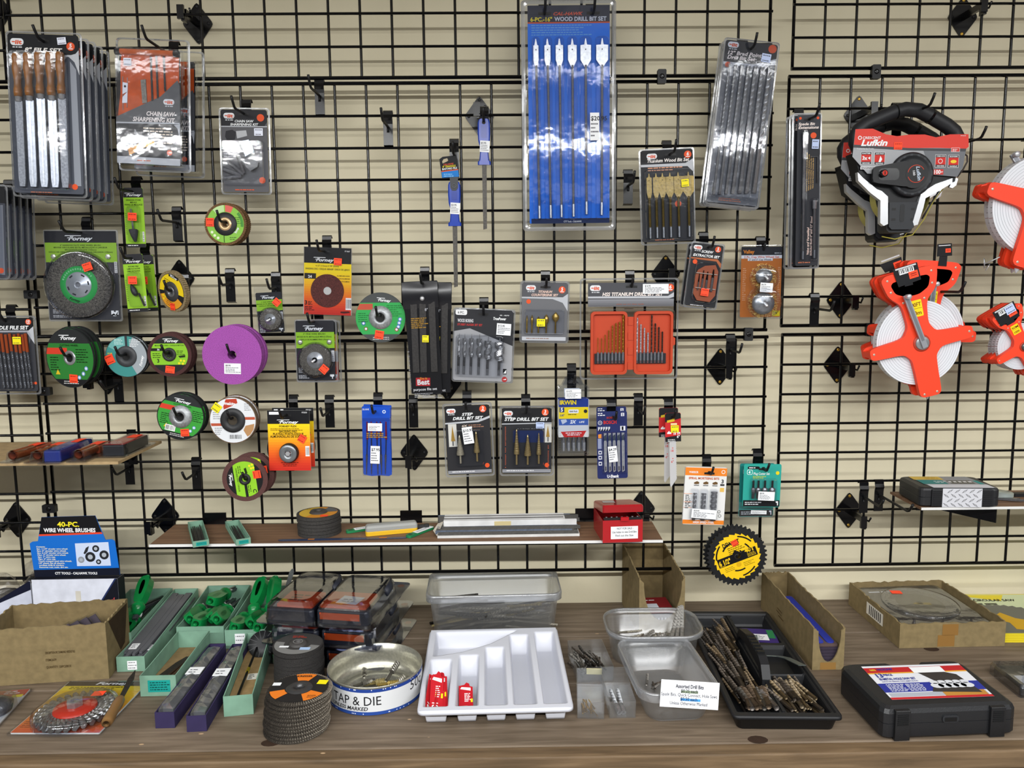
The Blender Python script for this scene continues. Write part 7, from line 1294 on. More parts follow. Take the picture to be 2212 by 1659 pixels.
# flat packs at the front left
def flat(fl, fr, bl, name, label, cat): tf = Tf(fl, fr, bl, CT+.0005); return tf, on(name, label, cat, tf)
tf, t = flat((12, 1591), (216, 1591), (141, 1474), 'wire_wheel_pack', 'knotted wire wheel with a red plate in a yellow and orange pack lying flat', 'wire wheel'); a, d = tf.a, tf.b_; b = B(); b.slab(rr(.004, .006, a-.004, d-.002, .004), .001, .0035, ('d8d8d4', 'p'))
for i in range(12): f = i/12; c = ''.join('%02x' % round(p+(q-p)*min(1, f*1.25)) for p, q in zip((0xd0, 0x52, 0x2c), (0xd8, 0xb0, 0x2c))); b.quad(.005, .007+(d*.8-.007)*f, a-.005, .007+(d*.8-.007)*(f+1/12), .0037, (c, 'p'))
b.quad(.005, d*.8, a-.005, d*.9, .0037, ('d8bf2c', 'p')); b.quad(.005, d*.89, a-.005, d-.003, .0038, ('242428', 'p')); b.text('Forney', a*.38, -d*.915, .011, WHT, 0, .075, .03, .3, 'L', 0, topf(.0042)); b.words(a*.12, d*.825, a*.7, 2, d*.03, d*.012, ('3a3208', 'p'), .0042); b.words(a*.06, d*.12, a*.3, 4, d*.03, d*.01, ('7a2a14', 'p'), .0042); b.build('card', t)
c = tf.M.inverted() @ onZ((163, 1536), CT+.012); r_ = .073; g = B(); g.lathe(c.x, c.y, [(r_*.5, .006), (r_*.55, .016), (r_*.45, .02)], mat('4a4844', 'y'), 36)
for i in range(30):
    A_ = 2*math.pi*i/30; u = Vector((math.cos(A_), math.sin(A_), 0)); twist(g, tuple(Vector((c.x, c.y, .013))+u*r_*.5), tuple(Vector((c.x, c.y, .012))+u*r_), .0062, 1.6, mat('8d8b86', 'x'), 10, 2, .35, 8)
w_ = g.build('wire_wheel', t); g = B(); g.lathe(c.x, c.y, [(r_*.56, .018), (r_*.54, .022), (r_*.3, .024), (.0, .0245)], mat('c43426', 'g'), 36); g.build('red_plate', w_); g = B(); g.lathe(c.x, c.y, [(.016, .024), (.016, .036), (.008, .036), (.007, .026)], mat('b0b2b2', 'x'), 6, False); g.build('arbor_nut', w_)
b = B(); b.loft([[(x, y, z) for x, y in rr(i, i, a-i, d-i, .005)] for i, z in ((0, 0), (0, .004), (.003, .0055))], CLEAR, False, True); b.lathe(c.x, c.y, [(r_*1.1, .005), (r_*1.08, .02), (r_*.95, .025)], SHELL, 40); b.lathe(c.x, c.y, [(r_*.95, .025), (.03, .036), (.0, .037)], CLEAR, 40); b.build('clear_shell', t)
b = B(); q = tf.M.inverted() @ onZ((213, 1499), CT+.03); b.slab([(q.x-.012, q.y-.009), (q.x+.012, q.y-.007), (q.x+.011, q.y+.011), (q.x-.013, q.y+.009)], .030, .0305, ORS); b.build('price_sticker', t)
tf, t = flat((-125, 1588), (-6, 1577), (-18, 1497), 'wire_cup_pack', 'red and white flat pack with a steel cup brush cut by the left edge', 'wire wheel'); a, d = tf.a, tf.b_; b = B(); b.slab(rr(.003, .003, a-.003, d-.003, .004), .001, .004, ('cfcfcd', 'p')); b.quad(.004, d*.8, a-.004, d-.004, .0043, ('b83030', 'p')); b.words(a*.5, d*.87, a*.4, 2, d*.05, d*.02, WHT, .0047); b.quad(a*.72, d*.76, a*.93, d*.83, .0048, YES); b.build('card', t); g = B(); g.lathe(a*.66, d*.42, [(.03, .004), (.034, .02), (.02, .03), (.008, .034)], DSTEEL, 28, True, False, True); g.build('wire_cup', t); b = B(); b.loft([[(x, y, z) for x, y in rr(i, i, a-i, d-i, .006)] for i, z in ((0, 0), (0, .005), (.004, .008))], SHELL, False, True); b.lathe(a*.66, d*.42, [(.04, .008), (.038, .03), (.02, .038), (0, .04)], CLEAR, 28); b.build('clear_shell', t)
A, Z = onZ((230, 1562), CT+.048), onZ((262, 1507), CT+.05); v = (Z-A); e = empty('hand_scraper', Matrix.Translation(A), 'old wooden handled scraper lying across the knotted wire wheel pack', 'scraper'); b = B(); L = v.length; u = v.normalized(); b.tube([tuple(u*(L*f)) for f in (-.03, 0, .12, .4, .7, .92, 1)], .01, mat('7a5a34', 'w'), 14, True, True, [.006, .0095, .0105, .0095, .0105, .009, .006]); b.build('wooden_handle', e)
Z2 = onZ((292, 1449), CT+.06); w2 = Z2-A; s_ = Vector((u.y, -u.x, 0))*.0055; b = B(); c0, c1 = u*L*.98, w2; b.loft([[tuple(p) for p in (c-s_*k-Vector((0, 0, .001)), c+s_*k-Vector((0, 0, .001)), c+s_*k+Vector((0, 0, .001)), c-s_*k+Vector((0, 0, .001)))] for c, k in ((c0, .8), (c0*.3+c1*.7, 1.1), (c1, .15))], mat('38342e', 'y')); b.build('blade', e)

# mint green file boxes
def mint(name, label, fl, fr, yt, bl, cat='open box', m=MINT, label_box=None, extra=0, z=None):
    tf = tfb(fl, fr, yt, bl, z); extra = max(extra, tf.hb-tf.h) if extra else 0; t = on(name, label, cat, tf); a, d, h = tf.a, tf.b_, tf.h; b = B(); tray(b, 0, a, 0, d, h, .0018, m); b.build('card_walls', t)
    if extra:
        for x in (.0005, a-.0025): b = B(); b.add([(x, d*.15, h), (x, d, h), (x, d, h+extra), (x+.0018, d*.15, h), (x+.0018, d, h), (x+.0018, d, h+extra)], [(0, 1, 2), (3, 4, 5), (0, 2, 5, 3), (1, 2, 5, 4)], m); b.build('side_flap', t)
        b = B(); b.box(0, a, d-.002, d, h*.9, h+extra, m); b.build('back_flap', t)
    return tf, t
def plabel(tf, t, x0, z0, x1, z1, col, ink, rows=3, seed=1, name='paper_label'):
    b = B(); a, h = tf.a, tf.h; fq(b, a*x0, h*z0, a*x1, h*z1, col); rg = random.Random(seed)
    for i in range(rows):
        x = a*(x0+.05*(x1-x0)*2); z = h*(z1-(z1-z0)*(.2+.6*i/max(1, rows-1)))
        while x < a*(x0+(x1-x0)*.85): q = a*(x1-x0)*rg.uniform(.05, .14); fq(b, x, z-h*.02, x+q, z+h*.03, ink, -.0007); x += q+a*.02
    b.build(name, t)
INK = ('3a3a40', 'p')
tE, t = mint('file_box', 'mint box of long dark files behind the big cardboard box corner', (253, 1452), (314, 1450), 1420, (402, 1272), extra=.012); plabel(tE, t, .38, .12, .72, .72, WHT, INK)
for i in range(9):
    x = tE.a*(.1+.8*(i % 5)/4.4); z = .006+.009*(i//5)+.012; e = empty('flat_file', tE.M @ Matrix.Translation((x, .012+.01*(i % 3), z)) @ Matrix.Rotation(R(-.8+.4*(i % 4)), 4, 'Z') @ Matrix.Rotation(R(4), 4, 'X'), 'long dark flat file lying in the mint box beside the cardboard box', 'file', 'long dark files in the mint box'); b = B(); L = tE.b_*.86; b.slab([(-.003, 0), (.003, 0), (.008, .035), (.0095, L*.5), (.008, L), (-.008, L), (-.0095, L*.5), (-.008, .035)], 0, .0045, mat('5a5b60', 'k')); b.build('blade', e)
    if i in (1, 4, 6): b = B(); b.slab([(-.009, .03), (.009, .03), (.009, .055), (-.009, .055)], .0047, .0052, WHT); b.words(-.006, .036, .012, 3, .006, .0018, INK, .0055); b.build('price_sticker', e)
# green handled files
GH = mat('0f7a3c', 'g'); GP = {}
def ghandle(M, label, grp, L=.28):
    if L in GP: return dup(GP[L], M, label, grp)
    e = empty('chainsaw_file', M, label, 'file', grp); b = B(); o = smooth([(-.011, 0), (.011, 0), (.018, .02), (.014, .062), (.009, .074), (-.009, .074), (-.014, .062), (-.018, .02)], .4); i_ = smooth([(-.004, .012), (.004, .012), (.0065, .026), (.004, .052), (-.004, .052), (-.0065, .026)], .4)
    for z0, z1 in ((-.0105, .0105),): b.slab(keyhole(o, i_), z0, z1, GH)
    b.tube([(0, -.004, 0), (0, .006, 0)], .009, GH, 12, True, True, [.006, .0095]); b.tube([(0, .07, 0), (0, .078, 0), (0, .084, 0), (0, .092, 0), (0, .104, 0)], .01, GH, 16, True, True, [.01, .016, .0175, .014, .01]); b.build('handle', e)
    b = B(); b.box(-.006, .006, .1, L-.01, -.002, .006, mat('5a5c62', 'y')); b.tube([(0, .1, .008), (0, L, .008)], .0028, DSTEEL, 8); b.build('file_guide', e); b = B(); b.slab([(-.0095, .096), (.0095, .096), (.0095, .104), (-.0095, .104)], .0095, .01, WHT); b.build('price_sticker', e); GP[L] = e; return e
tC, t = mint('file_box', 'mint box of green handled files, middle one at the back', (383, 1392), (485, 1390), 1355, (463, 1265), extra=.016)
tD, t = mint('file_box', 'mint box of green handled files, right one under the clamshell packs', (487, 1402), (574, 1400), 1362, (558, 1266), extra=.014); plabel(tD, t, .25, .1, .5, .8, WHT, INK)
tA, t = mint('file_box', 'mint box of green handled files half hidden behind the cardboard box', (182, 1412), (286, 1409), 1370, (276, 1278), extra=.01)
for tf, spots, lab in ((tC, ((.17, .034, .05, 4, -9), (.4, .004, .05, -2, -9), (.63, .036, .05, 2, -9), (.85, .002, .062, 2, -10), (.5, .075, .078, -6, -10)), 'green handled file lying in the middle mint box'),
                   (tD, ((.22, .008, .05, 2, -9), (.55, .03, .05, -2, -9), (.82, .0, .052, 0, -9), (.85, .16, .115, 4, -140), (.5, .17, .11, -8, -138)), 'green handled file lying in the mint box under the clamshells'),
                   (tA, ((.5, .04, .062, -9, -8), (.74, .02, .04, 6, -6), (.76, .17, .122, 0, -140), (.35, .03, .04, 4, -5)), 'green handled file in the mint box behind the cardboard box')):
    for x, y, z, r1, r2 in spots: ghandle(tf.M @ Matrix.Translation((tf.a*x, y, z)) @ Matrix.Rotation(R(r1), 4, 'Z') @ Matrix.Rotation(R(r2), 4, 'X') @ Matrix.Rotation(R(50 if int(x*100) % 2 else 15), 4, 'Y'), lab, lab.replace('file', 'files', 1), .205 if abs(r2) < 90 else .125)
tf, t = mint('file_box', 'mint box with teal label and a few loose worn files', (304, 1505), (382, 1503), 1461, (384, 1369), extra=.006); plabel(tf, t, .22, .2, .84, .78, TEAL, ('0c4a48', 'p'), 4)
b = B(); b.box(.003, tf.a-.003, .003, tf.b_-.003, .002, .012, mat('8a7350', 'm')); b.build('card_liner', t)
for i, (x0, y0, x1, y1, w, c) in enumerate(((.2, .02, .62, .14, .009, '3a3430'), (.42, .04, .72, .16, .004, '4a3626'), (.56, .03, .82, .17, .0035, '56402c'), (.66, .03, .88, .16, .0035, '4a3626'), (.76, .05, .96, .18, .003, '3a342e'))):
    A, Z = tf.world(tf.a*x0, y0, .016), tf.world(tf.a*x1, y1, .017); v = Z-A; b = B(); s_ = v.cross(Vector((0, 0, 1))).normalized()*w; u = Vector((0, 0, .0022)); b.loft([[tuple(p) for p in (c_-s_*k-u, c_+s_*k-u, c_+s_*k+u, c_-s_*k+u)] for c_, k in ((Vector((0, 0, 0)), .9), (v*.75, 1), (v, .4))], mat(c, 'y')); tag(b.build('hand_file', None, Matrix.Translation(A)), 'wide dark loose file in the teal labelled mint box' if i == 0 else 'slim brown loose file in the teal labelled mint box', 'file', None if i == 0 else 'slim loose files in the teal labelled box')
PURP = mat('332c4e', 'd')
for i, (fl, fr, yt, bl) in enumerate((((336, 1574), (378, 1573), 1540, (458, 1391)), ((404, 1582), (447, 1580), 1548, (489, 1392)))):
    n = ('left', 'right')[i]; tf, t = mint('file_box', f'narrow purple box with bagged grey file stones, {n} of two', fl, fr, yt, bl, 'open box', PURP); a, d, h = tf.a, tf.b_, tf.h
    e = empty('sharpening_stone', tf.M @ Matrix.Translation((a/2, .008, h*.45)), f'grey bar in a clear bag with white tag in the {n} purple box', 'sharpening stone'); b = B(); rbox(b, -a*.33, a*.33, .012, d*.78, 0, h*.55, mat('5a5c60', 'k'), .003); b.build('bar', e)
    b = B(); rg = random.Random(i); b.loft([[(x*(1+rg.uniform(-.08, .08)), y, z*(1+rg.uniform(-.05, .1))) for x, z in ((-a*.4, 0), (a*.4, 0), (a*.38, h*.6), (0, h*.68), (-a*.38, h*.6))] for y in [d*.9*q/16 for q in range(17)]], clear('e6e8ec', .12, .12, .6, .15), True, True); b.build('bag_film', e)
    b = B(); b.box(-a*.42, a*.42, d*.46, d*.56, h*.66, h*.7, WHT); b.words(-a*.3, d*.48, a*.5, 2, d*.035, d*.01, INK, h*.705); b.build('price_tag', e)
tf, t = mint('file_box', 'mint box with a black wheel and a thin rod, nearest the disc stacks', (484, 1549), (548, 1543), 1506, (530, 1378), extra=.012); a, d, h = tf.a, tf.b_, tf.h; b = B(); b.box(.003, a-.003, .003, d-.003, .002, h*.45, mat('8f7650', 'm')); b.build('card_liner', t); b = B(); b.quad(a*.45, d*.4, a*.8, d*.5, h*.46, ('d3d0c6', 'p')); b.words(a*.5, d*.42, a*.25, 3, d*.025, d*.01, INK, h*.465); b.build('paper_scrap', t)
A = tf.world(a*.35, d*.06, h*.5); Z = tf.world(a*.55, d*.9, h*.9); e = empty('thin_rod', Matrix.Translation(A), 'thin black rod with a yellow band in the right mint box', 'rod'); b = B(); b.tube([(0, 0, 0), tuple(Z-A)], .0028, BLKP, 8); b.build('rod', e); b = B(); v = Z-A; b.tube([tuple(v*.48), tuple(v*.54)], .0038, ('d8c02c', 'k'), 8); b.build('yellow_band', e)
e = empty('rubber_wheel', tf.M @ Matrix.Translation((a*.72, d*.86, h*.95)) @ Matrix.Rotation(R(50), 4, 'X'), 'black segmented wheel propped at the back of the right mint box', 'wheel'); b = B(); b.lathe(0, 0, [(.01, -.006), (.03, -.006), (.032, 0), (.03, .006), (.01, .006)], mat('1d1e20', 'k'), 28, True, True, True)
for q in range(14): b.add([tuple(p)+(.0065,) for p in rotpts([(.012, -.0006), (.031, -.0006), (.031, .0006), (.012, .0006)], (0, 0), q*26)], [(0, 1, 2, 3)], ('3a3a3c', 'k'))
b.build('disc', e)

# clamshell packs of black and orange tools
DG = mat('22252f', 'k')
for i, n in enumerate(('lowest of three', 'middle of three', 'topmost of three')):
    z = CT+.0005+i*.054; tf = Tf((553, 1345), (812, 1362), (640, 1246), CT+.11); tf.M = Matrix.Translation((0, 0, z-CT-.11)) @ tf.M @ Matrix.Translation((.004*(1-i), .012*(2-i), 0)); a, d = tf.a, tf.b_; d = min(d, .3)
    t = on('clamshell_pack', f'clear clamshell of a black and orange tool, {n} in its stack', 'tool pack', tf, 'clamshell packs in one stack'); b = B(); rbox(b, a*.07, a*.47, d*.06, d*.6, .003, .03, DG, .008, .004); rbox(b, a*.5, a*.93, d*.06, d*.6, .003, .034, DG, .008, .004); b.build('black_case', t)
    for x0, x1, zz in ((.14, .45, .0312), (.51, .9, .0352)):
        b = B(); b.slab(rr(a*x0, d*.1, a*x1, d*.4, .006), zz-.001, zz+.004, mat('d8481c', 'k')); o = b.build('orange_lid', t)
        b = B()
        if x0 < .3: b.words(a*.2, d*.2, a*.18, 3, d*.05, d*.022, ('5a2410', 'p'), zz+.0044); b.build('lettering', o)
        else: b.slab([(a*.62, d*.17), (a*.8, d*.15), (a*.82, d*.3), (a*.64, d*.32)], zz+.004, zz+.0045, WHT); b.words(a*.66, d*.2, a*.12, 2, d*.04, d*.012, INK, zz+.0048); b.build('price_tag', o)
    b = B(); fq(b, a*.53, .012, a*.86, .028, ('e0561e', 'k'), d*.06-.0006); b.build('orange_front', t)
    for x0, x1 in ((.1, .46), (.52, .92)):
        b = B(); b.tube([(a*x0, d*.5, .03), (a*x0, d*.62, .033), (a*(x0+.03), d*.72, .035), (a*(x1-.03), d*.72, .035), (a*x1, d*.62, .033), (a*x1, d*.5, .03)], .011, DG, 10); b.build('handle_bar', t)
    b = B(); b.loft([[(x, y, zz) for x, y in rr(0, 0, a, d, .012)] for zz in (0, .003)], clear('b4b9cc', .1, .12, .7)); DC = clear('c9ccd6', .08, .1, .6)
    for x0, x1 in ((.05, .485), (.485, .95)): b.loft([[(x, y, zz) for x, y in rr(a*x0+q, d*.04+q, a*x1-q, d*.78-q, .02)] for q, zz in ((0, .002), (.004, .036), (.012, .046), (.02, .049))], DC, False, True)
    b.build('clear_shell', t)
    b = B(); b.disc(a*.93, d*.92, .009, .0022, ORG, 16); b.build('round_sticker', t)

# disc stacks
P = onZ((648, 1476), CT); hh = hgt(P, 1391); nd = 10; th = hh/nd
for i in range(nd):
    top = i == nd-1; e = empty('cutting_disc', Matrix.Translation(P+Vector((random.uniform(-.0015, .0015), random.uniform(-.001, .001), .0005+i*th))) @ Matrix.Rotation(0 if top else i*1.3, 4, 'Z') @ Matrix.Rotation(R(1.2 if i > 7 else 0), 4, 'Y'), 'black cutting disc with grey label and blue sticker on top of its stack' if top else 'plain black cutting disc in the stack behind the flap discs', 'cutting disc', None if top else 'black cutting discs stacked on the bench'); b = B(); wheelbody(b, .009, .0535, th*.93, mat('302e2d', 'r'), 56, th*.94); b.build('abrasive', e)
    if top:
        b = B(); b.ring(0, 0, .014, .051, th+.0002, ('3c3b3a', 'p'), 48); b.ring(0, 0, .03, .05, th+.0004, ('7a7a78', 'p'), 20, 170, 350); b.quad(-.036, -.02, -.016, -.012, th+.0006, WHT); b.quad(.01, -.03, .032, -.018, th+.0006, ('a9c4e8', 'p')); b.words(-.02, .028, .04, 2, .006, .003, ('a03428', 'p'), th+.0006); b.build('label', e); b = B(); b.lathe(0, 0, [(.02, th), (.017, th+.005), (.009, th+.005), (.008, th-.004)], mat('3f3d3c', 'k'), 28); b.lathe(0, 0, [(.011, th+.0052), (.0095, th+.006), (.0085, th+.0055)], mat('8a8a88', 's'), 24); b.build('hub', e)
P = onZ((640, 1570), CT); hh = hgt(P, 1487); nd = 11; th = hh/nd; FLM = mat('6d6458', 'f')
for i in range(nd):
    top = i == nd-1; e = empty('flap_disc', Matrix.Translation(P+Vector((.0007*i+.002*math.sin(i*2.1), .001*i*.3, .0005+i*th))) @ Matrix.Rotation(0 if top else i*.7, 4, 'Z') @ Matrix.Rotation(R(1.5*math.sin(i)), 4, 'X'), 'black and orange labelled flap disc on top of the tall flap disc stack' if top else 'grey brown flap disc in the tall stack at the bench front', 'flap disc', None if top else 'flap discs in the tall stack'); b = B(); r1 = .0635; k_ = 84
    for j in range(k_):
        A0 = 2*math.pi*j/k_; A1 = A0+2*math.pi/k_*2.2; p = [(r1*.72, A0, th*.12), (r1, A0, th*.05), (r1*.995, A1, th*.72), (r1*.72, A1, th*.8)]; b.add([(r*math.cos(q), r*math.sin(q), z) for r, q, z in p], [(0, 1, 2, 3)], FLM); b.add([(r1*math.cos(A1), r1*math.sin(A1), th*.5), (r1*1.012*math.cos(A1+.02), r1*1.012*math.sin(A1+.02), th*.62), (r1*.74*math.cos(A1), r1*.74*math.sin(A1), th*.86)], [(0, 1, 2)], mat('a39c90', 'f'))
    b.lathe(0, 0, [(r1*.74, th*.05), (r1*.985, th*.08), (r1*.98, th*.6), (r1*.74, th*.85)], mat('332f2b', 'f'), 48, False); b.build('flaps', e); b = B(); b.lathe(0, 0, [(r1*.86, th*.78), (.03, th*.9), (.012, th*.9), (.011, th*.2)], mat('1c1b1b', 'k'), 40); b.build('backing_plate', e)
    if top:
        b = B(); zz = th*.93; b.ring(0, 0, .024, .056, zz, ('232222', 'p'), 44)
        for a0, a1, c in ((66, 110, 'e07a26'), (196, 232, 'e07a26'), (292, 336, 'e07a26')): b.ring(0, 0, .028, .056, zz+.0003, (c, 'p'), 10, a0, a1)
        b.text('KREISEL', -.016, -.042, .007, K, 0, .032, .03, 0, 'L', 0, topf(zz+.0006)); b.quad(-.056, .008, -.04, .02, zz+.0006, WHT); b.words(.024, -.04, .02, 3, .004, .0014, K, zz+.0006); b.build('label', e); b = B(); b.lathe(0, 0, [(.026, zz), (.022, zz+.003), (.016, zz+.0035), (.009, zz+.002), (.0085, zz-.006)], mat('474748', 's'), 30); b.build('hub', e); b = B(); b.slab([(.031, .012), (.05, .01), (.052, .026), (.033, .028)], zz+.001, zz+.0015, YES); b.build('price_sticker', e)

# round tin
P = onZ((812, 1492), CT); hh = hgt(P, 1434); r_ = .1*1.0; r_ = (onZ((912, 1492), CT)-P).length
e = empty('round_tin', Matrix.Translation(P+Vector((0, 0, .0005))), 'round open tin with a handwritten white paper band', 'tin'); TIN = mat('b4b2a4', 'x'); b = B(); b.loft([[(q*math.cos(j*6.2832/72), q*math.sin(j*6.2832/72), z) for j in range(72)] for q, z in ((r_*.985, 0), (r_, .003), (r_, hh-.004), (r_*1.008, hh-.002), (r_*1.003, hh), (r_*.985, hh-.001), (r_*.985, hh*.86), (r_*.97, hh*.84), (r_*.975, hh*.5), (r_*.97, .003), (r_*.8, .0025), (r_*.78, .004), (r_*.6, .004), (r_*.58, .0025), (.0001, .0025))], TIN, True, True, True); b.build('tin_body', e)
b = B(); rb = r_*1.004
def bandring(z0, z1, m, q): b.loft([[(q*math.cos(j*6.2832/72), q*math.sin(j*6.2832/72), z) for j in range(72)] for z in (z0, z1)], m, False, False, True)
bandring(.001, .008, ('2a4a96', 'p'), rb); bandring(.008, hh-.012, ('d6d8da', 'p'), rb); bandring(hh-.012, hh-.005, ('24408c', 'p'), rb)
def around(u, v, q=None): A_ = -math.pi/2+u/rb; return (rb*1.004*math.cos(A_), rb*1.004*math.sin(A_), -v)
b.text('TAP & DIE', -r_*.82, -.022, .02, ('1c1c20', 'p'), 0, r_*1.1, .0, 0, 'L', 0, around); b.text('UNLESS MARKED', -r_*.85, -.011, .008, ('1c1c20', 'p'), 0, r_*.86, .02, .2, 'L', 0, around); b.text('50c', r_*.95, -.032, .021, ('1c1c20', 'p'), 0, r_*.42, -.005, .1, 'L', 0, around)
rg = random.Random(4)
for q in range(70): u = rg.uniform(-2.2, 2.2)*r_; z = rg.choice((.003, hh-.0075)); b.add([around(u, -z), around(u+.002, -z), around(u+.002, -z-.002), around(u, -z-.002)], [(0, 1, 2, 3)], ('dfe4ee', 'p'))
b.build('paper_band', e)
for i, (x, y, L, r1, c, rot) in enumerate(((-.25, .05, .05, .007, 'a89a6a', 10), (.05, -.05, .045, .006, 'c0a860', 4), (.22, .05, .055, .007, '8f8c84', 70), (.32, -.12, .05, .006, 'b0aca0', 60), (-.45, -.1, .04, .006, '7d7a70', 30), (-.1, -.3, .05, .005, '8f8c84', -20), (.3, -.4, .05, .005, '8f8c84', 15), (-.3, .3, .03, .006, '8a877c', 100))):
    g = B(); tw = i % 2; g.tube([(0, 0, 0), (L*.5, 0, 0)], r1*.6, mat(c, 'x'), 10); twist(g, (L*.48, 0, 0), (L, 0, 0), r1, 1.2, mat(c, 'x'), 14, 4, .3); tag(g.build('thread_tap', None, Matrix.Translation(P+Vector((x*r_, y*r_, .012+(i % 3)*.004))) @ Matrix.Rotation(R(rot), 4, 'Z') @ Matrix.Rotation(R(-12*(i == 2)-4), 4, 'Y')), 'loose metal threading tap lying in the round tin', 'tap', 'metal taps lying in the round tin')
for i, (x, y) in enumerate(((-.2, .2), (-.1, .26), (.5, -.3))):
    g = B(); wheelbody(g, .004, .0095, .007, mat('8b8880', 'x'), 12, .007); tag(g.build('threading_die', None, Matrix.Translation(P+Vector((x*r_, y*r_, .006)))), 'small round threading die lying in the round tin', 'die', 'threading dies in the round tin')
# ================================================================ right half of the bench
def heap_box(tf_M, name, label, cat, grp, b, M): e = b.build(name, None, M); return tag(e, label, cat, grp)
# drill bit prototypes as plain meshes, copied by object
BITS = {}
def bitmesh(L, r, c, kind='t'):
    k = (round(L, 3), round(r, 4), c, kind)
    if k in BITS: return BITS[k]
    b = B(); twist(b, (L*.38, 0, 0), (L, 0, 0), r, L/.03, mat(c, 'y'), int(10+L*260), 2, .45, 8); b.tube([(0, 0, 0), (L*.39, 0, 0)], r*.95, mat(c, 'y'), 8)
    if kind == 'h': b.tube([(0, 0, 0), (.018, 0, 0)], r*1.4, mat('9a9a9c', 'x'), 6, True, False)
    me = b.build('drill_bit'); BITS[k] = me.data; bpy.data.objects.remove(me); return BITS[k]
def bit_at(M, L, r, c, label, grp, kind='t'):
    o = bpy.data.objects.new('drill_bit', bitmesh(L, r, c, kind)); COL.objects.link(o); o.matrix_world = M; return tag(o, label, 'drill bit', grp)
def pour(M, x0, x1, y0, y1, z0, n, L, r, ang, spread_, label, grp, seed, cols=('4a423a', '6a5c4c', '8a8680', '5a5148'), lay=8, dz=.0055):
    rg = random.Random(seed)
    for i in range(n):
        Lq = round(rg.choice(L), 3); rq = rg.choice(r); f = (i % lay+.5)/lay; A_ = ang+rg.uniform(-spread_, spread_); x = x0+(x1-x0)*f; mg = Lq*abs(math.sin(R(A_)))
        y = y0+max(0, (y1-y0-mg))*rg.random(); x -= Lq*math.cos(R(A_))*.5*(0 if abs(ang) > 60 else 1)
        bit_at(M @ Matrix.Translation((x, y, z0+rq+dz*(i//lay))) @ Matrix.Rotation(R(A_), 4, 'Z') @ Matrix.Rotation(R(rg.uniform(-5, 1)), 4, 'Y'), Lq, rq, rg.choice(cols), label, grp)

def tub(b, a, d, h, m, r=.02, tp=.012, lip=.006, t=.0015, lz=.012):
    """clear food tub: tapering walls, stepped lip"""
    O = lambda i, z, rr_: [(x, y, z) for x, y in rr(i, i, a-i, d-i, rr_, 6)]
    b.loft([O(tp+.006, 0, r*.8), O(tp+.002, .004, r*.9), O(lip+.001, h-lz-.001, r), O(lip, h-lz, r), O(0, h-lz+.001, r+.004), O(0, h-.002, r+.004), O(.0015, h, r+.003), O(lip-.001, h-.001, r), O(lip+t, h-lz, r), O(tp+.004, .005, r*.9), O(tp+.01, .0022, r*.7)], m, True, True, True); b.loft([O(-.0006, h-lz+.002, r+.004), O(-.001, h-.004, r+.004), O(0, h+.0006, r+.004), O(.003, h+.0006, r+.003), O(.004, h-.003, r+.002)], EDGE, False, False, True)
# deep clear shoebox bin
def rimframe(flt, frt, blt, ybase):
    """frame from the rim corners in the photo; ybase = image row of the base front edge below the rim's front left corner"""
    lo, hi = 0., .3
    for _ in range(40):
        m = (lo+hi)/2; A = onZ(flt, CT+m)
        if proj((A.x, A.y, CT))[1] < ybase: lo = m
        else: hi = m
    h = (lo+hi)/2; A, P, L = onZ(flt, CT+h), onZ(frt, CT+h), onZ(blt, CT+h); ex = P-A; tf = Tf.__new__(Tf); tf.a = ex.length; tf.ang = math.atan2(ex.y, ex.x); tf.b_ = (L-A).dot(Vector((-math.sin(tf.ang), math.cos(tf.ang), 0))); tf.h = h
    tf.M = Matrix.Translation((A.x, A.y, CT+.0005)) @ Matrix.Rotation(tf.ang, 4, 'Z'); clampw(tf); return tf
CT1 = clear('f6f7f8', .25, .05, .4, .06); CT2 = clear('f4f5f6', .3, .05, .38, .13)
tf = rimframe((919, 1290), (1215, 1283), (925, 1237), 1384); a, d, h = tf.a, tf.b_, tf.h; t = on('plastic_bin', 'tall frosted clear plastic bin with drill bits behind the white cutlery tray', 'plastic bin', tf); b = B(); tub(b, a, d, h, CT2, .022, .016, .008, .0015, .02); b.build('bin_body', t)
pour(tf.M, .05, a-.05, .02, d-.02, .004, 46, (.09, .11, .13), (.003, .004, .005), 8, 30, 'dark drill bit lying inside the tall frosted bin', 'drill bits inside the tall frosted bin', 5, ('3a3632', '5a5148', '9a9488', 'b0a070'), 9, .009)

# white cutlery tray, modelled as a relief
tf = rimframe((904, 1536), (1236, 1527), (932, 1362), 1576); a, d, h = tf.a, tf.b_, tf.h; t = on('cutlery_tray', 'white plastic cutlery tray with five slots and a curved back compartment', 'tray', tf); WP = mat('cfd1da', 'k'); I = tf.M.inverted()
lx = lambda px, py, z=None: I @ onZ((px, py), CT+(h if z is None else z))
cols = [(lx(912, 1534).x, lx(968, 1534).x), (lx(982, 1534).x, lx(1034, 1534).x), (lx(1046, 1534).x, lx(1098, 1534).x), (lx(1110, 1534).x, lx(1163, 1534).x), (lx(1176, 1534).x, lx(1230, 1534).x)]
backs = [lx(940, 1424).y, lx(1006, 1414).y, lx(1066, 1397).y, lx(1120, 1370).y, lx(1176, 1364).y]
cur = [lx(*p) for p in ((928, 1422), (952, 1419), (1000, 1411), (1060, 1393), (1110, 1368), (1132, 1359))]
def curve_y(x):
    for p, q in zip(cur, cur[1:]):
        if p.x <= x <= q.x: return p.y+(q.y-p.y)*(x-p.x)/(q.x-p.x)
    return cur[0].y if x < cur[0].x else d
def relief(nx, ny, zf): return [[(a*i/nx, d*j/ny, zf(a*i/nx, d*j/ny)) for i in range(nx+1)] for j in range(ny+1)]
def sm(v): v = max(0., min(1., v)); return v*v*(3-2*v)
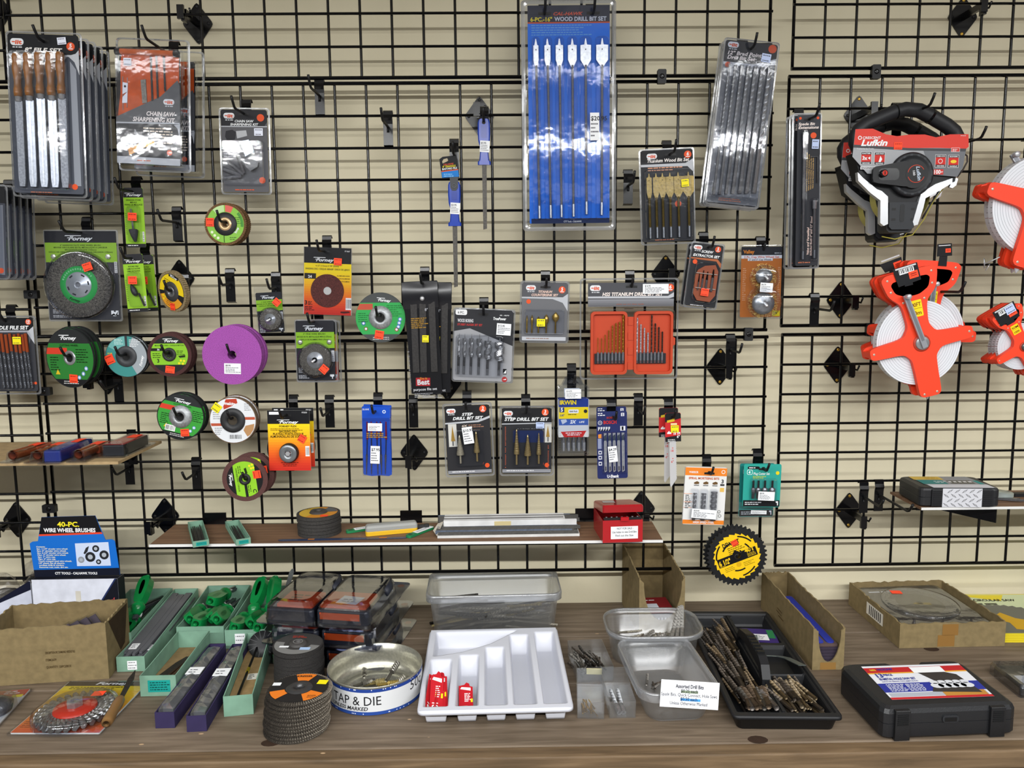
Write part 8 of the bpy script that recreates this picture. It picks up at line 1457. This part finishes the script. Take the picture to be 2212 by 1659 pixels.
def ctray(x, y):
    z = 0.; wl = .007
    for (x0, x1), yb in zip(cols, backs): z = max(z, sm((x-x0)/wl)*sm((x1-x)/wl)*sm((y-.014)/wl)*sm((yb-y)/(.03)))
    if x < cur[-1].x: z = max(z, sm((x-.012)/wl)*sm((y-curve_y(x)-.006)/wl)*sm((d-.01-y)/.012))
    return h-(h-.0012)*z
g = relief(190, 150, ctray); b = B(); nx, ny = 190, 150
b.add([p for r_ in g for p in r_], [(j*(nx+1)+i, j*(nx+1)+i+1, (j+1)*(nx+1)+i+1, (j+1)*(nx+1)+i) for j in range(ny) for i in range(nx)], WP, True); b.loft([[(x, y, z) for x, y in rr(q, q, a-q, d-q, .014, 5)] for q, z in ((.001, h-.0005), (-.003, h-.002), (-.0035, h-.009), (0, h-.0095), (.003, h-.008))], WP, False, False, True); b.build('tray_top', t)
RDS = ('b81e28', 'p')
def sleeve(x, y, rot, tl, label, grp, L=.11, w=.03):
    e = empty('blade_sleeve', tf.M @ Matrix.Translation((x, y, .006)) @ Matrix.Rotation(R(rot), 4, 'Z') @ Matrix.Rotation(R(tl), 4, 'X') @ Matrix.Rotation(R(grp[1]), 4, 'Y'), label, 'blade pack', grp[0]); b = B(); b.slab([(-w/2, 0), (w/2, 0), (w/2, L*.86), (w*.3, L*.88), (w*.25, L*.96), (w*.05, L), (-w*.1, L*.93), (-w/2, L*.9)], 0, .002, RDS); b.text('18', -w*.3, -L*.3, .012, WHT, 0, .012, .03, 0, 'L', 90, topf(.0023)); b.words(-w*.1, L*.42, w*.5, 6, L*.045, .002, WHT, .0023); b.poly([(-w*.4, L*.8), (w*.35, L*.74), (w*.35, L*.83), (-w*.3, L*.86)], .0023, WHT); b.poly([(w*.34, L*.4), (w*.48, L*.4), (w*.48, L*.5), (w*.34, L*.5)], .0024, YES); b.build('card', e)
for i, (rx, tl, yw) in enumerate(((.12, 24, 66), (.32, 20, -58), (.46, 28, 8), (.66, 24, -20), (.88, 18, -72))): sleeve(cols[0][0]+(cols[0][1]-cols[0][0])*rx, .03+.004*(i % 2), (i-2)*2, tl, 'red blade sleeve in the leftmost slot of the white cutlery tray', ('red blade sleeves in the leftmost slot', yw), .105, .027)

e = None
def one():
    sleeve((cols[1][0]+cols[1][1])/2-.002, .029, 2, 18, 'single red blade sleeve alone in the second slot of the white tray', ('single red sleeve', 0), .088, .029)
one()

# small clear boxes of bits
def clearbox(flb, frb, ytop, blt, label): tf = tfb(flb, frb, ytop, blt); t = on('clear_box', label, 'plastic box', tf); b = B(); tray(b, 0, tf.a, 0, tf.b_, tf.h, .0014, CT1, .0015, .001); b.build('box_body', t); return tf, t
tf, t = clearbox((1246, 1476), (1326, 1472), 1444, (1242, 1383), 'small clear box heaped with dark drill bits, rear one of three'); pour(tf.M, .012, tf.a-.012, .012, tf.b_-.01, .003, 34, (.05, .06), (.0022, .003), 100, 22, 'short dark drill bit in the rear small clear box', 'dark drill bits in the rear small clear box', 7, ('3a3632', '4a423a', '6a6660'), 9, .006)
tf, t = clearbox((1246, 1553), (1306, 1555), 1517, (1241, 1444), 'small clear box with tiny brass bits, front left one of three'); b = B(); b.quad(.002, tf.b_*.5, tf.a-.002, tf.b_*.52, tf.h*.9, CT1); b.box(.001, tf.a-.001, tf.b_*.55, tf.b_*.553, .001, tf.h*.95, CT1); b.build('divider', t); pour(tf.M, .01, tf.a-.012, .008, tf.b_*.5, .002, 14, (.028, .034), (.001, .0014), 100, 14, 'tiny brass coloured drill bit in the front left clear box', 'tiny brass drill bits in the front left clear box', 9, ('b08a3a', '8a7440'), 8, .003)
b = B(); b.box(tf.a*.4, tf.a*1.0, tf.b_+.001, tf.b_+.002, tf.h*.62, tf.h*1.0, ('d8cfa2', 'm')); b.build('masking_tape', t)
tf, t = clearbox((1316, 1553), (1374, 1552), 1517, (1298, 1442), 'small clear box with two long steel bits, front right one of three'); b = B(); b.box(.001, tf.a-.001, tf.b_*.6, tf.b_*.603, .001, tf.h*.7, CT1); b.build('divider', t)
for i, x in enumerate((.42, .58)): bit_at(tf.M @ Matrix.Translation((tf.a*x, .012, .005)) @ Matrix.Rotation(R(96-i*5), 4, 'Z') @ Matrix.Rotation(R(-6), 4, 'Y'), .075, .004, 'b0b2b6', 'bright steel bit in the front right small clear box', 'steel bits in the front right clear box', 'h')

# food tubs
tf = rimframe((1316, 1378), (1530, 1376), (1312, 1314), 1450); t = on('food_tub', 'clear oval food tub of assorted bits, the rear one of two', 'food tub', tf); b = B(); tub(b, tf.a, tf.b_, tf.h, CT1, .05, .014, .008); b.build('tub_body', t)
pour(tf.M, .06, tf.a-.06, .02, tf.b_-.025, .004, 40, (.05, .06, .07), (.0025, .003, .004), 30, 60, 'steel bit lying in the rear clear food tub', 'bits lying in the rear clear food tub', 12, ('8a8680', '5a5148', 'a09a8c'), 8, .007)
for i in range(3): bit_at(tf.M @ Matrix.Translation((tf.a*(.68+.06*i), tf.b_*.4, .035)) @ Matrix.Rotation(R(66+i*6), 4, 'Z') @ Matrix.Rotation(R(-28), 4, 'Y'), .105, .0055, 'b4b2ae', 'large bright bit leaning on the rear tub rim', 'large bright bits leaning in the rear tub')
tf = rimframe((1386, 1503), (1564, 1494), (1366, 1378), 1577); t = on('food_tub', 'clear frosted food tub in front with the paper price sign', 'food tub', tf); b = B(); tub(b, tf.a, tf.b_, tf.h, CT2, .034, .02, .008, .0015, .02); b.build('tub_body', t); a, d, h = tf.a, tf.b_, tf.h
pour(tf.M, .05, a-.05, .03, d-.03, .004, 8, (.03, .04), (.002, .003), 40, 60, 'small bit at the bottom of the front frosted tub', 'small bits in the front frosted tub', 15, ('8a8680', '5a5148'), 6, .003)
P0, P1, P2 = (onY(p, tf.M.translation.y-.012) for p in ((1425, 1526), (1551, 1534), (1422, 1471))); ex = (P1-P0); ez = (P2-P0); e = empty('price_sign', Matrix.Translation(P0) @ Matrix.Rotation(-math.atan2(ex.z, ex.x), 4, 'Y') @ Matrix.Rotation(R(-8), 4, 'X'), 'white paper sign about assorted drill bits on the front tub', 'sign'); W, H = ex.length, ez.length; b = B(); b.box(0, W, 0, .0006, 0, H, ('eceef4', 'p')); b.build('paper', e); b = B()
for s_, v, hh, wf, bo in (('Assorted Drill Bits', .73, .0075, .48, .02), ('$0.25 each', .57, .0068, .29, .01), ('Spade Bits, Quick Connect, Hole Saws', .425, .0066, .96, 0), ('$0.50 each', .275, .0068, .29, .01), ('Unless Otherwise Marked', .11, .0068, .64, 0)): b.text(s_, W*.49, -H*v, hh, ('2c2c34', 'p'), 0, W*wf, bo, 0, 'C', 0, front)
fq(b, W*.345, H*.55, W*.64, H*.645, ('8a9a80', 'p'), -.0003); fq(b, W*.345, H*.26, W*.69, H*.355, ('4a9ae0', 'p'), -.0003); b.build('lettering', e)

# tall narrow carton
tf = Tf((1380, 1372), (1478, 1368), (1386, 1316), CT+.0005); tf.b_ = WALL-.012-tf.M.translation.y; hb = hgt(tf.world(0, tf.b_), 1174); t = carton('cardboard_box', 'tall narrow open fronted cardboard box standing against the wall', tf, hb*.86, hb*.86, (.1, .93, .035), hb)
e = empty('small_carton', tf.M @ Matrix.Translation((.012, .012, .004)), 'small dark red printed carton inside the tall narrow box', 'carton'); b = B(); w = tf.a-.03; b.box(0, w, 0, .1, 0, .045, ('231a2a', 'p')); b.quad(.0, .0, w, .1, .0453, ('7a1c22', 'p')); b.quad(w*.2, .03, w*.6, .06, .0456, ('c9ced8', 'p')); b.words(.003, .08, w*.8, 1, .01, .004, WHT, .0456)
for i in range(9): fq(b, w*(.06+.1*i), .012, w*(.11+.1*i), .034, ('a9a4ac', 'p'))
b.build('carton_body', e)

# black organiser tray
tf = rimframe((1587, 1546), (1818, 1548), (1502, 1321), 1581); a, d, h = tf.a, tf.b_, tf.h; t = on('organizer_tray', 'long black plastic organizer tray full of drill bits with a centre handle', 'tray', tf); BT = mat('17181b', 'k')
comp = [(.05, .46, .04, .96), (.52, .95, .66, .965), (.52, .95, .36, .63), (.52, .95, .04, .36)]
def otray(x, y):
    z = 0.; wl = .006
    for x0, x1, y0, y1 in comp: z = max(z, sm((x-a*x0)/wl)*sm((a*x1-x)/wl)*sm((y-d*y0)/wl)*sm((d*y1-y)/wl))
    return h-.004-(h-.008)*z if .03 < x/a < .97 and .025 < y/d < .975 else h
nx, ny = 90, 160; g = relief(nx, ny, otray); b = B(); b.add([p for r_ in g for p in r_], [(j*(nx+1)+i, j*(nx+1)+i+1, (j+1)*(nx+1)+i+1, (j+1)*(nx+1)+i) for j in range(ny) for i in range(nx)], BT); b.build('compartments', t)
b = B(); b.loft([[(x, y, z) for x, y in rr(q, q, a-q, d-q, .012, 5)] for q, z in ((.0, h), (-.003, h-.001), (-.0035, h-.007), (.003, h-.008), (.009, .001), (.012, 0))], BT, False, True, True); b.build('outer_shell', t)
b = B(); sec = lambda y, z0, z1, w=.009: [(a*.49-w, y, z0), (a*.49+w, y, z0), (a*.49+w, y, z1), (a*.49-w, y, z1)]
b.loft([sec(d*.27, .004, h+.004), sec(d*.3, h-.01, h+.03), sec(d*.34, h+.016, h+.04), sec(d*.55, h+.02, h+.042), sec(d*.66, h+.012, h+.03), sec(d*.7, h-.012, h+.006)], BT); b.box(a*.49-.0025, a*.49+.0025, d*.04, d*.96, .004, h*.96, BT); o = b.build('handle', t); b = B()
for i in range(6): b.box(a*.49-.008, a*.49+.008, d*(.36+.032*i), d*(.375+.032*i), h+.0405, h+.0445, mat('0b0c0e', 'k'))
b.build('grip_ridges', o)
pour(tf.M, a*.12, a*.4, d*.06, d*.9, .006, 78, (.09, .11, .13, .15), (.003, .0036, .0045), 96, 8, 'brown used drill bit in the long left slot of the black tray', 'used drill bits in the long left slot', 21, ('4a423a', '5a5148', '6e5e48', '3a3632'), 9, .0042)
pour(tf.M, a*.56, a*.9, d*.05, d*.34, .006, 52, (.06, .075, .09), (.003, .004, .005), 102, 10, 'twisted drill bit in the front right slot of the black tray', 'drill bits in the front right slot', 22, ('5a5148', '7a6a50', '8a7c66', '4a423a'), 9, .0052)
pour(tf.M, a*.16, a*.44, d*.045, d*.2, .03, 12, (.06, .07), (.005, .006), 94, 10, 'thick drill bit at the front of the long left slot', 'thick bits at the front of the left slot', 23, ('7a7470', '6a5a4a', '5a5650'), 12, .004)
e = empty('steel_bracket', tf.M @ Matrix.Translation((a*.6, d*.6, .02)), 'bent thin steel bracket lying across the black organizer tray', 'bracket'); b = B(); pts = [(0, .02, .03), (0, -.02, .012), (.005, -.03, .006), (.045, -.035, .006), (.055, -.05, .01), (.065, -.12, .028)]; b.loft([[(x-.008, y, z), (x+.008, y, z), (x+.008, y, z+.0015), (x-.008, y, z+.0015)] for x, y, z in pts], mat('8d9896', 'x')); b.build('strap', e)
e = empty('printed_card', tf.M @ Matrix.Translation((a*.56, d*.7, .022)) @ Matrix.Rotation(R(-6), 4, 'Z'), 'purple white and green printed card in the back right of the black tray', 'card'); b = B(); b.box(0, .075, 0, .07, 0, .002, ('3a2a6a', 'p')); b.quad(.012, .008, .055, .04, .0023, WHT); b.quad(.056, .02, .072, .065, .0023, ('2a7a4a', 'p')); b.words(.016, .014, .034, 4, .006, .002, INK, .0026); b.build('card', e)

# long carton of blue blades
tf = tfb((1754, 1448), (1822, 1447), 1357, (1649, 1236)); h = tf.h; t = carton('cardboard_box', 'long narrow open cardboard box of blue blade packs beside the black tray', tf, h, h, (.16, .88, h*.18), tf.hb); a, d = tf.a, tf.b_
b = B(); [b.add([(-.0006, y, h*z), (-.0006, y+d*.1, h*z), (-.0006, y+d*.1, h*(z+.03)), (-.0006, y, h*(z+.03))], [(0, 1, 2, 3)], ('5a4628', 'p')) for y, z in ((d*.55, .5), (d*.56, .42), (d*.52, .34))]; b.build('stamped_print', t)
b = B(); fq(b, a*.25, .001, a*.75, h*.18, ('8c6a3a', 'p')); b.build('tape_strip', t)
for i in range(7):
    e = empty('saw_blade_pack', tf.M @ Matrix.Translation((.008+.001*(i % 2), .012, .004+i*.0075)), 'clear pack with a blue edge, topmost in the long narrow box' if i == 6 else 'dark clear blade pack stacked in the long narrow box', 'blade pack', None if i == 6 else 'blade packs in the long narrow box'); w = a-.018; b = B(); b.box(0, w, 0, d*.8, 0, .0065, ('3b3340', 'p') if i < 6 else ('5a4a48', 'p')); b.build('card', e)
    for x in ((w*.3, w*.75) if i == 6 else (w*.7,)): b = B(); b.slab(rr(x-.009, .004, x+.009, d*.78, .008), .0066, .0085, mat('2a3aa8', 'g')); b.build('blue_spine', e)

# shallow torn carton tray with saw blade clamshells
tf = tfb((1942, 1401), (2170, 1396), 1347, (1842, 1258)); a, d, h = tf.a, tf.b_, tf.h; t = carton('cardboard_tray', 'shallow torn cardboard tray holding round saw blade packs', tf, h, h*.97, None, tf.hb)
b = B(); fq(b, a*.36, h*.04, a*.52, h*.5, ('8a6636', 'p')); fq(b, a*.4, h*.48, a*.55, h*.93, ('8a6636', 'p')); b.build('tape_strip', t); b = B(); b.add([(-.0006, d*.3, h*.3), (-.0006, d*.62, h*.3), (-.0006, d*.62, h*.8), (-.0006, d*.3, h*.8)], [(0, 1, 2, 3)], ('e0dcd2', 'p')); [b.add([(-.001, d*(.34+.035*i), h*.36), (-.001, d*(.355+.035*i), h*.36), (-.001, d*(.355+.035*i), h*.74), (-.001, d*(.34+.035*i), h*.74)], [(0, 1, 2, 3)], K) for i in range(7)]; b.build('barcode_label', t)
for i in range(4):
    top = i == 3; e = empty('saw_blade_pack', tf.M @ Matrix.Translation((.012+.002*i, .012, .005+i*.0125)) @ Matrix.Rotation(R(2), 4, 'X') @ Matrix.Rotation(R(1.4*(i-1)), 4, 'Z'), 'clear pack of a round saw blade with an orange sticker, topmost in its tray' if top else 'clear round saw blade pack stacked lower in the torn tray', 'saw blade', None if top else 'saw blade packs in the torn tray'); w, l = a-.03, d-.03; b = B(); b.slab(rr(.005, .005, w-.005, l-.005, .01), .001, .002, ('4a423c', 'p'))
    if top: b.words(w*.1, l*.86, w*.5, 1, .02, .006, WHT, .0023); b.words(w*.4, l*.24, w*.5, 2, .014, .004, ('c9c4ba', 'p'), .0023); b.poly([(w*.2, l*.3), (w*.42, l*.3), (w*.4, l*.36), (w*.22, l*.38)], .0022, ('e0ded6', 'p'))
    b.build('card', e); g = B(); q = min(w, l)*.36; oo = [(w*.5+q*f*math.cos(2*math.pi*(k+da)/36), l*.52+q*f*math.sin(2*math.pi*(k+da)/36)) for k in range(36) for da, f in ((0, 1), (.3, .98), (.45, .92), (.8, .93))]; g.slab(oo, .004, .0055, mat('8a8478', 'y')); g.disc(w*.5, l*.52, q*.7, .0057, ('6a6454', 'p'), 32); g.disc(w*.5, l*.52, .008, .006, K, 16); g.poly([(w*.4, l*.5), (w*.6, l*.46), (w*.62, l*.52), (w*.45, l*.54)], .006, ('8a7430', 'p')); g.build('blade', e)
    b = B(); b.loft([[(x, y, z) for x, y in rr(p, p, w-p, l-p, .012)] for p, z in ((0, 0), (0, .003), (.004, .005))], SHELL, False, True); b.lathe(w*.5, l*.52, [(q*1.12, .005), (q*1.1, .0105), (q, .0115)], SHELL, 40); b.lathe(w*.5, l*.52, [(q, .0115), (.0, .0118)], CLEAR, 40); b.build('clear_shell', e)
    if top: b = B(); b.slab(rotpts([(w*.3, l*.72), (w*.42, l*.72), (w*.42, l*.8), (w*.3, l*.8)], (w*.36, l*.76), -8), .0122, .0126, ORS); b.build('price_sticker', e)
# yellow saw blade cards
tf = Tf((2130, 1388), (2400, 1388), (2090, 1300), CT+.0005); a, d = tf.a, tf.b_
for i in range(4):
    top = i == 3; e = empty('saw_blade_card', tf.M @ Matrix.Translation((.002*i, .001*i, i*.0052)), 'yellow and pale green circular saw blade card, topmost of its stack' if top else 'yellow circular saw blade card lower in the stack at the right edge', 'saw blade', None if top else 'yellow saw blade cards at the right edge'); b = B(); b.box(0, a, 0, d, 0, .0048, ('d8c42c', 'p'))
    if top:
        b.quad(.004, .004, a-.004, d-.004, .005, ('c9d2a8', 'p')); b.poly([(a*.1, d*.97), (a*.6, d*.97), (a*.5, d*.8), (a*.3, d*.9)], .0052, ('e0cc30', 'p')); b.text('FAST CUT CIRCULAR SAW', a*.02, -d*.8, .014, ('1c1c16', 'p'), 0, a*.62, .03, .2, 'L', 0, topf(.0055)); b.words(a*.1, d*.71, a*.5, 1, .02, .008, ('3a3a2a', 'p'), .0055)
        q = d*.42; oo = [(a*.34+q*1.25*f*math.cos(2*math.pi*(k+da)/40), d*.3+q*f*math.sin(2*math.pi*(k+da)/40)) for k in range(40) for da, f in ((0, 1), (.5, .93))]; oo = [(max(.004, x), max(.004, y)) for x, y in oo]; b.poly(oo, .0056, ('6b6a5e', 'p')); b.poly([(a*.2, d*.36), (a*.34, d*.5), (a*.4, d*.36), (a*.5, d*.3), (a*.4, d*.2), (a*.36, d*.08), (a*.28, d*.1), (a*.3, d*.25)], .0058, ('c89c20', 'p'))
    b.build('card', e)

# hole saw case
tf = tfb((1904, 1600), (2194, 1588), 1531, (1815, 1432)); a, d, h = tf.a, tf.b_, tf.h; t = on('tool_case', 'black plastic hole saw case with red white and blue label at the bench corner', 'tool case', tf); CB2 = mat('191a1d', 'l'); b = B()
out = [(.012, 0), (a-.012, 0), (a-.002, .006), (a, .02), (a, d-.02), (a-.008, d-.004), (a-.02, d), (a*.68, d), (a*.62, d-.018), (a*.42, d-.018), (a*.36, d), (.02, d), (.006, d-.006), (0, d-.02), (0, .014), (.004, .004)]
def ins(q): c = (a/2, d/2); return [(x+(c[0]-x)*q*2/a, y+(c[1]-y)*q*2/d) for x, y in out]
b.loft([[(x, y, z) for x, y in ins(q)] for q, z in ((.006, 0), (0, .006), (0, h*.49), (.0015, h*.5), (0, h*.51), (0, h-.012), (.003, h-.004), (.01, h))], CB2); b.build('case', t)
for x0, x1 in ((.085, .195), (.79, .9)):
    b = B(); rbox(b, a*x0, a*x1, -.006, .003, h*.02, h*.95, mat('141518', 'l'), .001, .001); [b.box(a*x0+.004, a*x1-.004, -.0072, -.005, h*(.5+.06*k), h*(.525+.06*k), mat('0c0d0f', 'k')) for k in range(6)]; b.build('latch', t)
b = B(); b.loft([[(x, y, z) for x, z in rr(a*.44, h*.5, a*.56, h*.72, .006)] for y in (.001, -.0025)], mat('222428', 'l'), True, True); fq(b, a*.455, h*.53, a*.545, h*.66, mat('08080a', 'k'), -.003); b.build('logo_plate', t)
I = tf.M.inverted(); C4 = [I @ onZ(p, CT+h) for p in ((1927, 1513), (2148, 1505), (2070, 1434), (1860, 1441))]; zl = h+.0006
def L2(u, v): p = (C4[0]*(1-u)+C4[1]*u)*(1-v)+(C4[3]*(1-u)+C4[2]*u)*v; return (p.x, p.y)
b = B()
def lq(u0, v0, u1, v1, m, k=0): b.add([(*L2(u0, v0), zl+k), (*L2(u1, v0), zl+k), (*L2(u1, v1), zl+k), (*L2(u0, v1), zl+k)], [(0, 1, 2, 3)], m)
RD, NB = ('b8262a', 'p'), ('2c3590', 'p'); lq(0, 0, 1, 1, ('dcdee4', 'p')); lq(0, 0, 1, .06, RD, .0002); lq(0, .78, 1, .94, RD, .0002); lq(0, .745, 1, .78, ('e0a83a', 'p'), .0002); lq(0, .2, 1, .46, NB, .0002); lq(.02, .07, .98, .18, ('a9aeb8', 'p'), .0002); lq(.55, .06, .97, .2, ('b8843a', 'p'), .0003)
b.add([(*L2(u, v), zl+.0006) for u, v in ((.46, .18), (.93, .12), (.86, .66), (.6, .88), (.48, .8), (.58, .5))], [tuple(range(6))], ('3a3634', 'p')); lq(.46, .74, .78, .92, WHT, .0008)
for i in range(5):
    for j, v in enumerate((.34, .44)): c = L2(.56+.075*i, v); b.add([(c[0]+(.013 if j == 0 else .009)*math.cos(q*.5236), c[1]+(.01 if j == 0 else .007)*math.sin(q*.5236), zl+.001) for q in range(12)], [tuple(range(12))], ('d3d6dc', 'p'))
F = lambda u, v: (*L2(u, -v), zl+.0012)
b.text('NAPA', .045, -.83, .055, ('e8c43a', 'p'), 0, .06, .03, 0, 'L', 0, F); b.text('HACKSAW', .12, -.84, .07, ('2c3590', 'p'), 0, .16, .03, .1, 'L', 0, F); b.text('13', .06, -.63, .12, ('2c3590', 'p'), 0, .065, .03, 0, 'L', 0, F); b.text('PIECE', .135, -.67, .06, ('2c3590', 'p'), 0, .09, .03, 0, 'L', 0, F); b.text('BI-METAL HOLE SAW SET', .06, -.545, .065, ('2c3590', 'p'), 0, .36, .03, 0, 'L', 0, F); b.text('JUEGO DE SIERRAS COPA BIMETALICAS', .06, -.485, .03, ('2c3590', 'p'), 0, .36, .015, 0, 'L', 0, F)
rg = random.Random(3)
for c0 in (.07, .26):
    for r_ in range(6):
        u = c0
        while u < c0+.15: q = rg.uniform(.012, .04); lq(u, .22+.037*r_, u+q, .235+.037*r_, WHT, .0008); u += q+.008
b.build('printed_label', t)
# clear pack at the right edge
tf = Tf((2203, 1508), (2300, 1508), (2183, 1452), CT+.0005); t = on('clear_pack', 'clear pack of steel hardware cut by the right edge beside the black case', 'tool pack', tf); a, d = tf.a, tf.b_; b = B(); rbox(b, .006, a-.006, .006, d-.006, .002, .02, mat('4a4c4c', 'y'), .006); b.build('hardware', t); b = B(); b.quad(.02, .01, .06, d*.5, .021, ('c9ccd0', 'p')); b.build('paper_label', t); b = B(); b.loft([[(x, y, z) for x, y in rr(q, q, a-q, d-q, .006)] for q, z in ((0, 0), (0, .02), (.003, .028))], SHELL, True, True); b.build('clear_shell', t)
# thin blade standing behind the clamshells
A, Z = onZ((612, 1300), CT+.03), onY((632, 1229), -.03); e = empty('hacksaw_blade', Matrix.Translation(A), 'thin grey blade standing up behind the clamshell packs', 'saw blade'); v = Z-A; b = B(); q = Vector((.006, 0, 0)); n = Vector((0, .001, 0)); b.loft([[tuple(p) for p in (c-q*k-n, c+q*k-n, c+q*k+n, c-q*k+n)] for c, k in ((Vector((0, 0, 0)), 1), (v*.9, 1), (v, .4))], mat('a9abad', 'y')); b.build('blade', e)
# ================================================================ camera, light
cd = bpy.data.cameras.new('camera'); cd.sensor_width = 36; cd.lens = 36*FPX/W_; cd.clip_start = .05; cd.clip_end = 50
co = bpy.data.objects.new('camera', cd); COL.objects.link(co)
m3 = Matrix((RC.col[0], RC.col[2], -RC.col[1])).transposed()
co.matrix_world = Matrix.Translation(CAM) @ m3.to_4x4()
SC.camera = co
def strip(name, x, y, z, lx, ly, pw, col=(.99, 1, 1)):
    l = bpy.data.lights.new(name, 'AREA'); l.shape = 'RECTANGLE'; l.size = lx; l.size_y = ly; l.energy = pw; l.color = col
    o = bpy.data.objects.new(name, l); COL.objects.link(o); o.location = (x, y, z)
    return o
for y, dn, up, w, tl in ((-3.05, 250, 12, .07, 8), (-1.5, 34, 6, .08, 0), (-5.2, 16, 14, .16, 25)):  # two ceiling strips; the farthest one is an unseen lamp added as fill
    strip('strip_or_fill', .4, y, 2.53, 5.5, w, dn).rotation_euler = (R(tl), 0, 0)
    strip('ceiling_uplight_fill', .4, y, 2.56, 5.5, .3, up).rotation_euler = (math.pi, 0, 0)  # up-facing fill, added to brighten the ceiling that the metals reflect
wd = bpy.data.worlds.new('room'); SC.world = wd; wd.use_nodes = True
bg = wd.node_tree.nodes['Background']; bg.inputs['Color'].default_value = (.98, .99, 1, 1); bg.inputs['Strength'].default_value = .14
vs = SC.view_settings; vs.view_transform = 'Standard'; vs.look = 'None'; vs.exposure = -.13; vs.gamma = 1; vs.use_curve_mapping = False
cy = SC.cycles; cy.use_denoising = True; cy.max_bounces = 6; cy.diffuse_bounces = 3; cy.glossy_bounces = 3; cy.transparent_max_bounces = 24; cy.caustics_reflective = False; cy.caustics_refractive = False
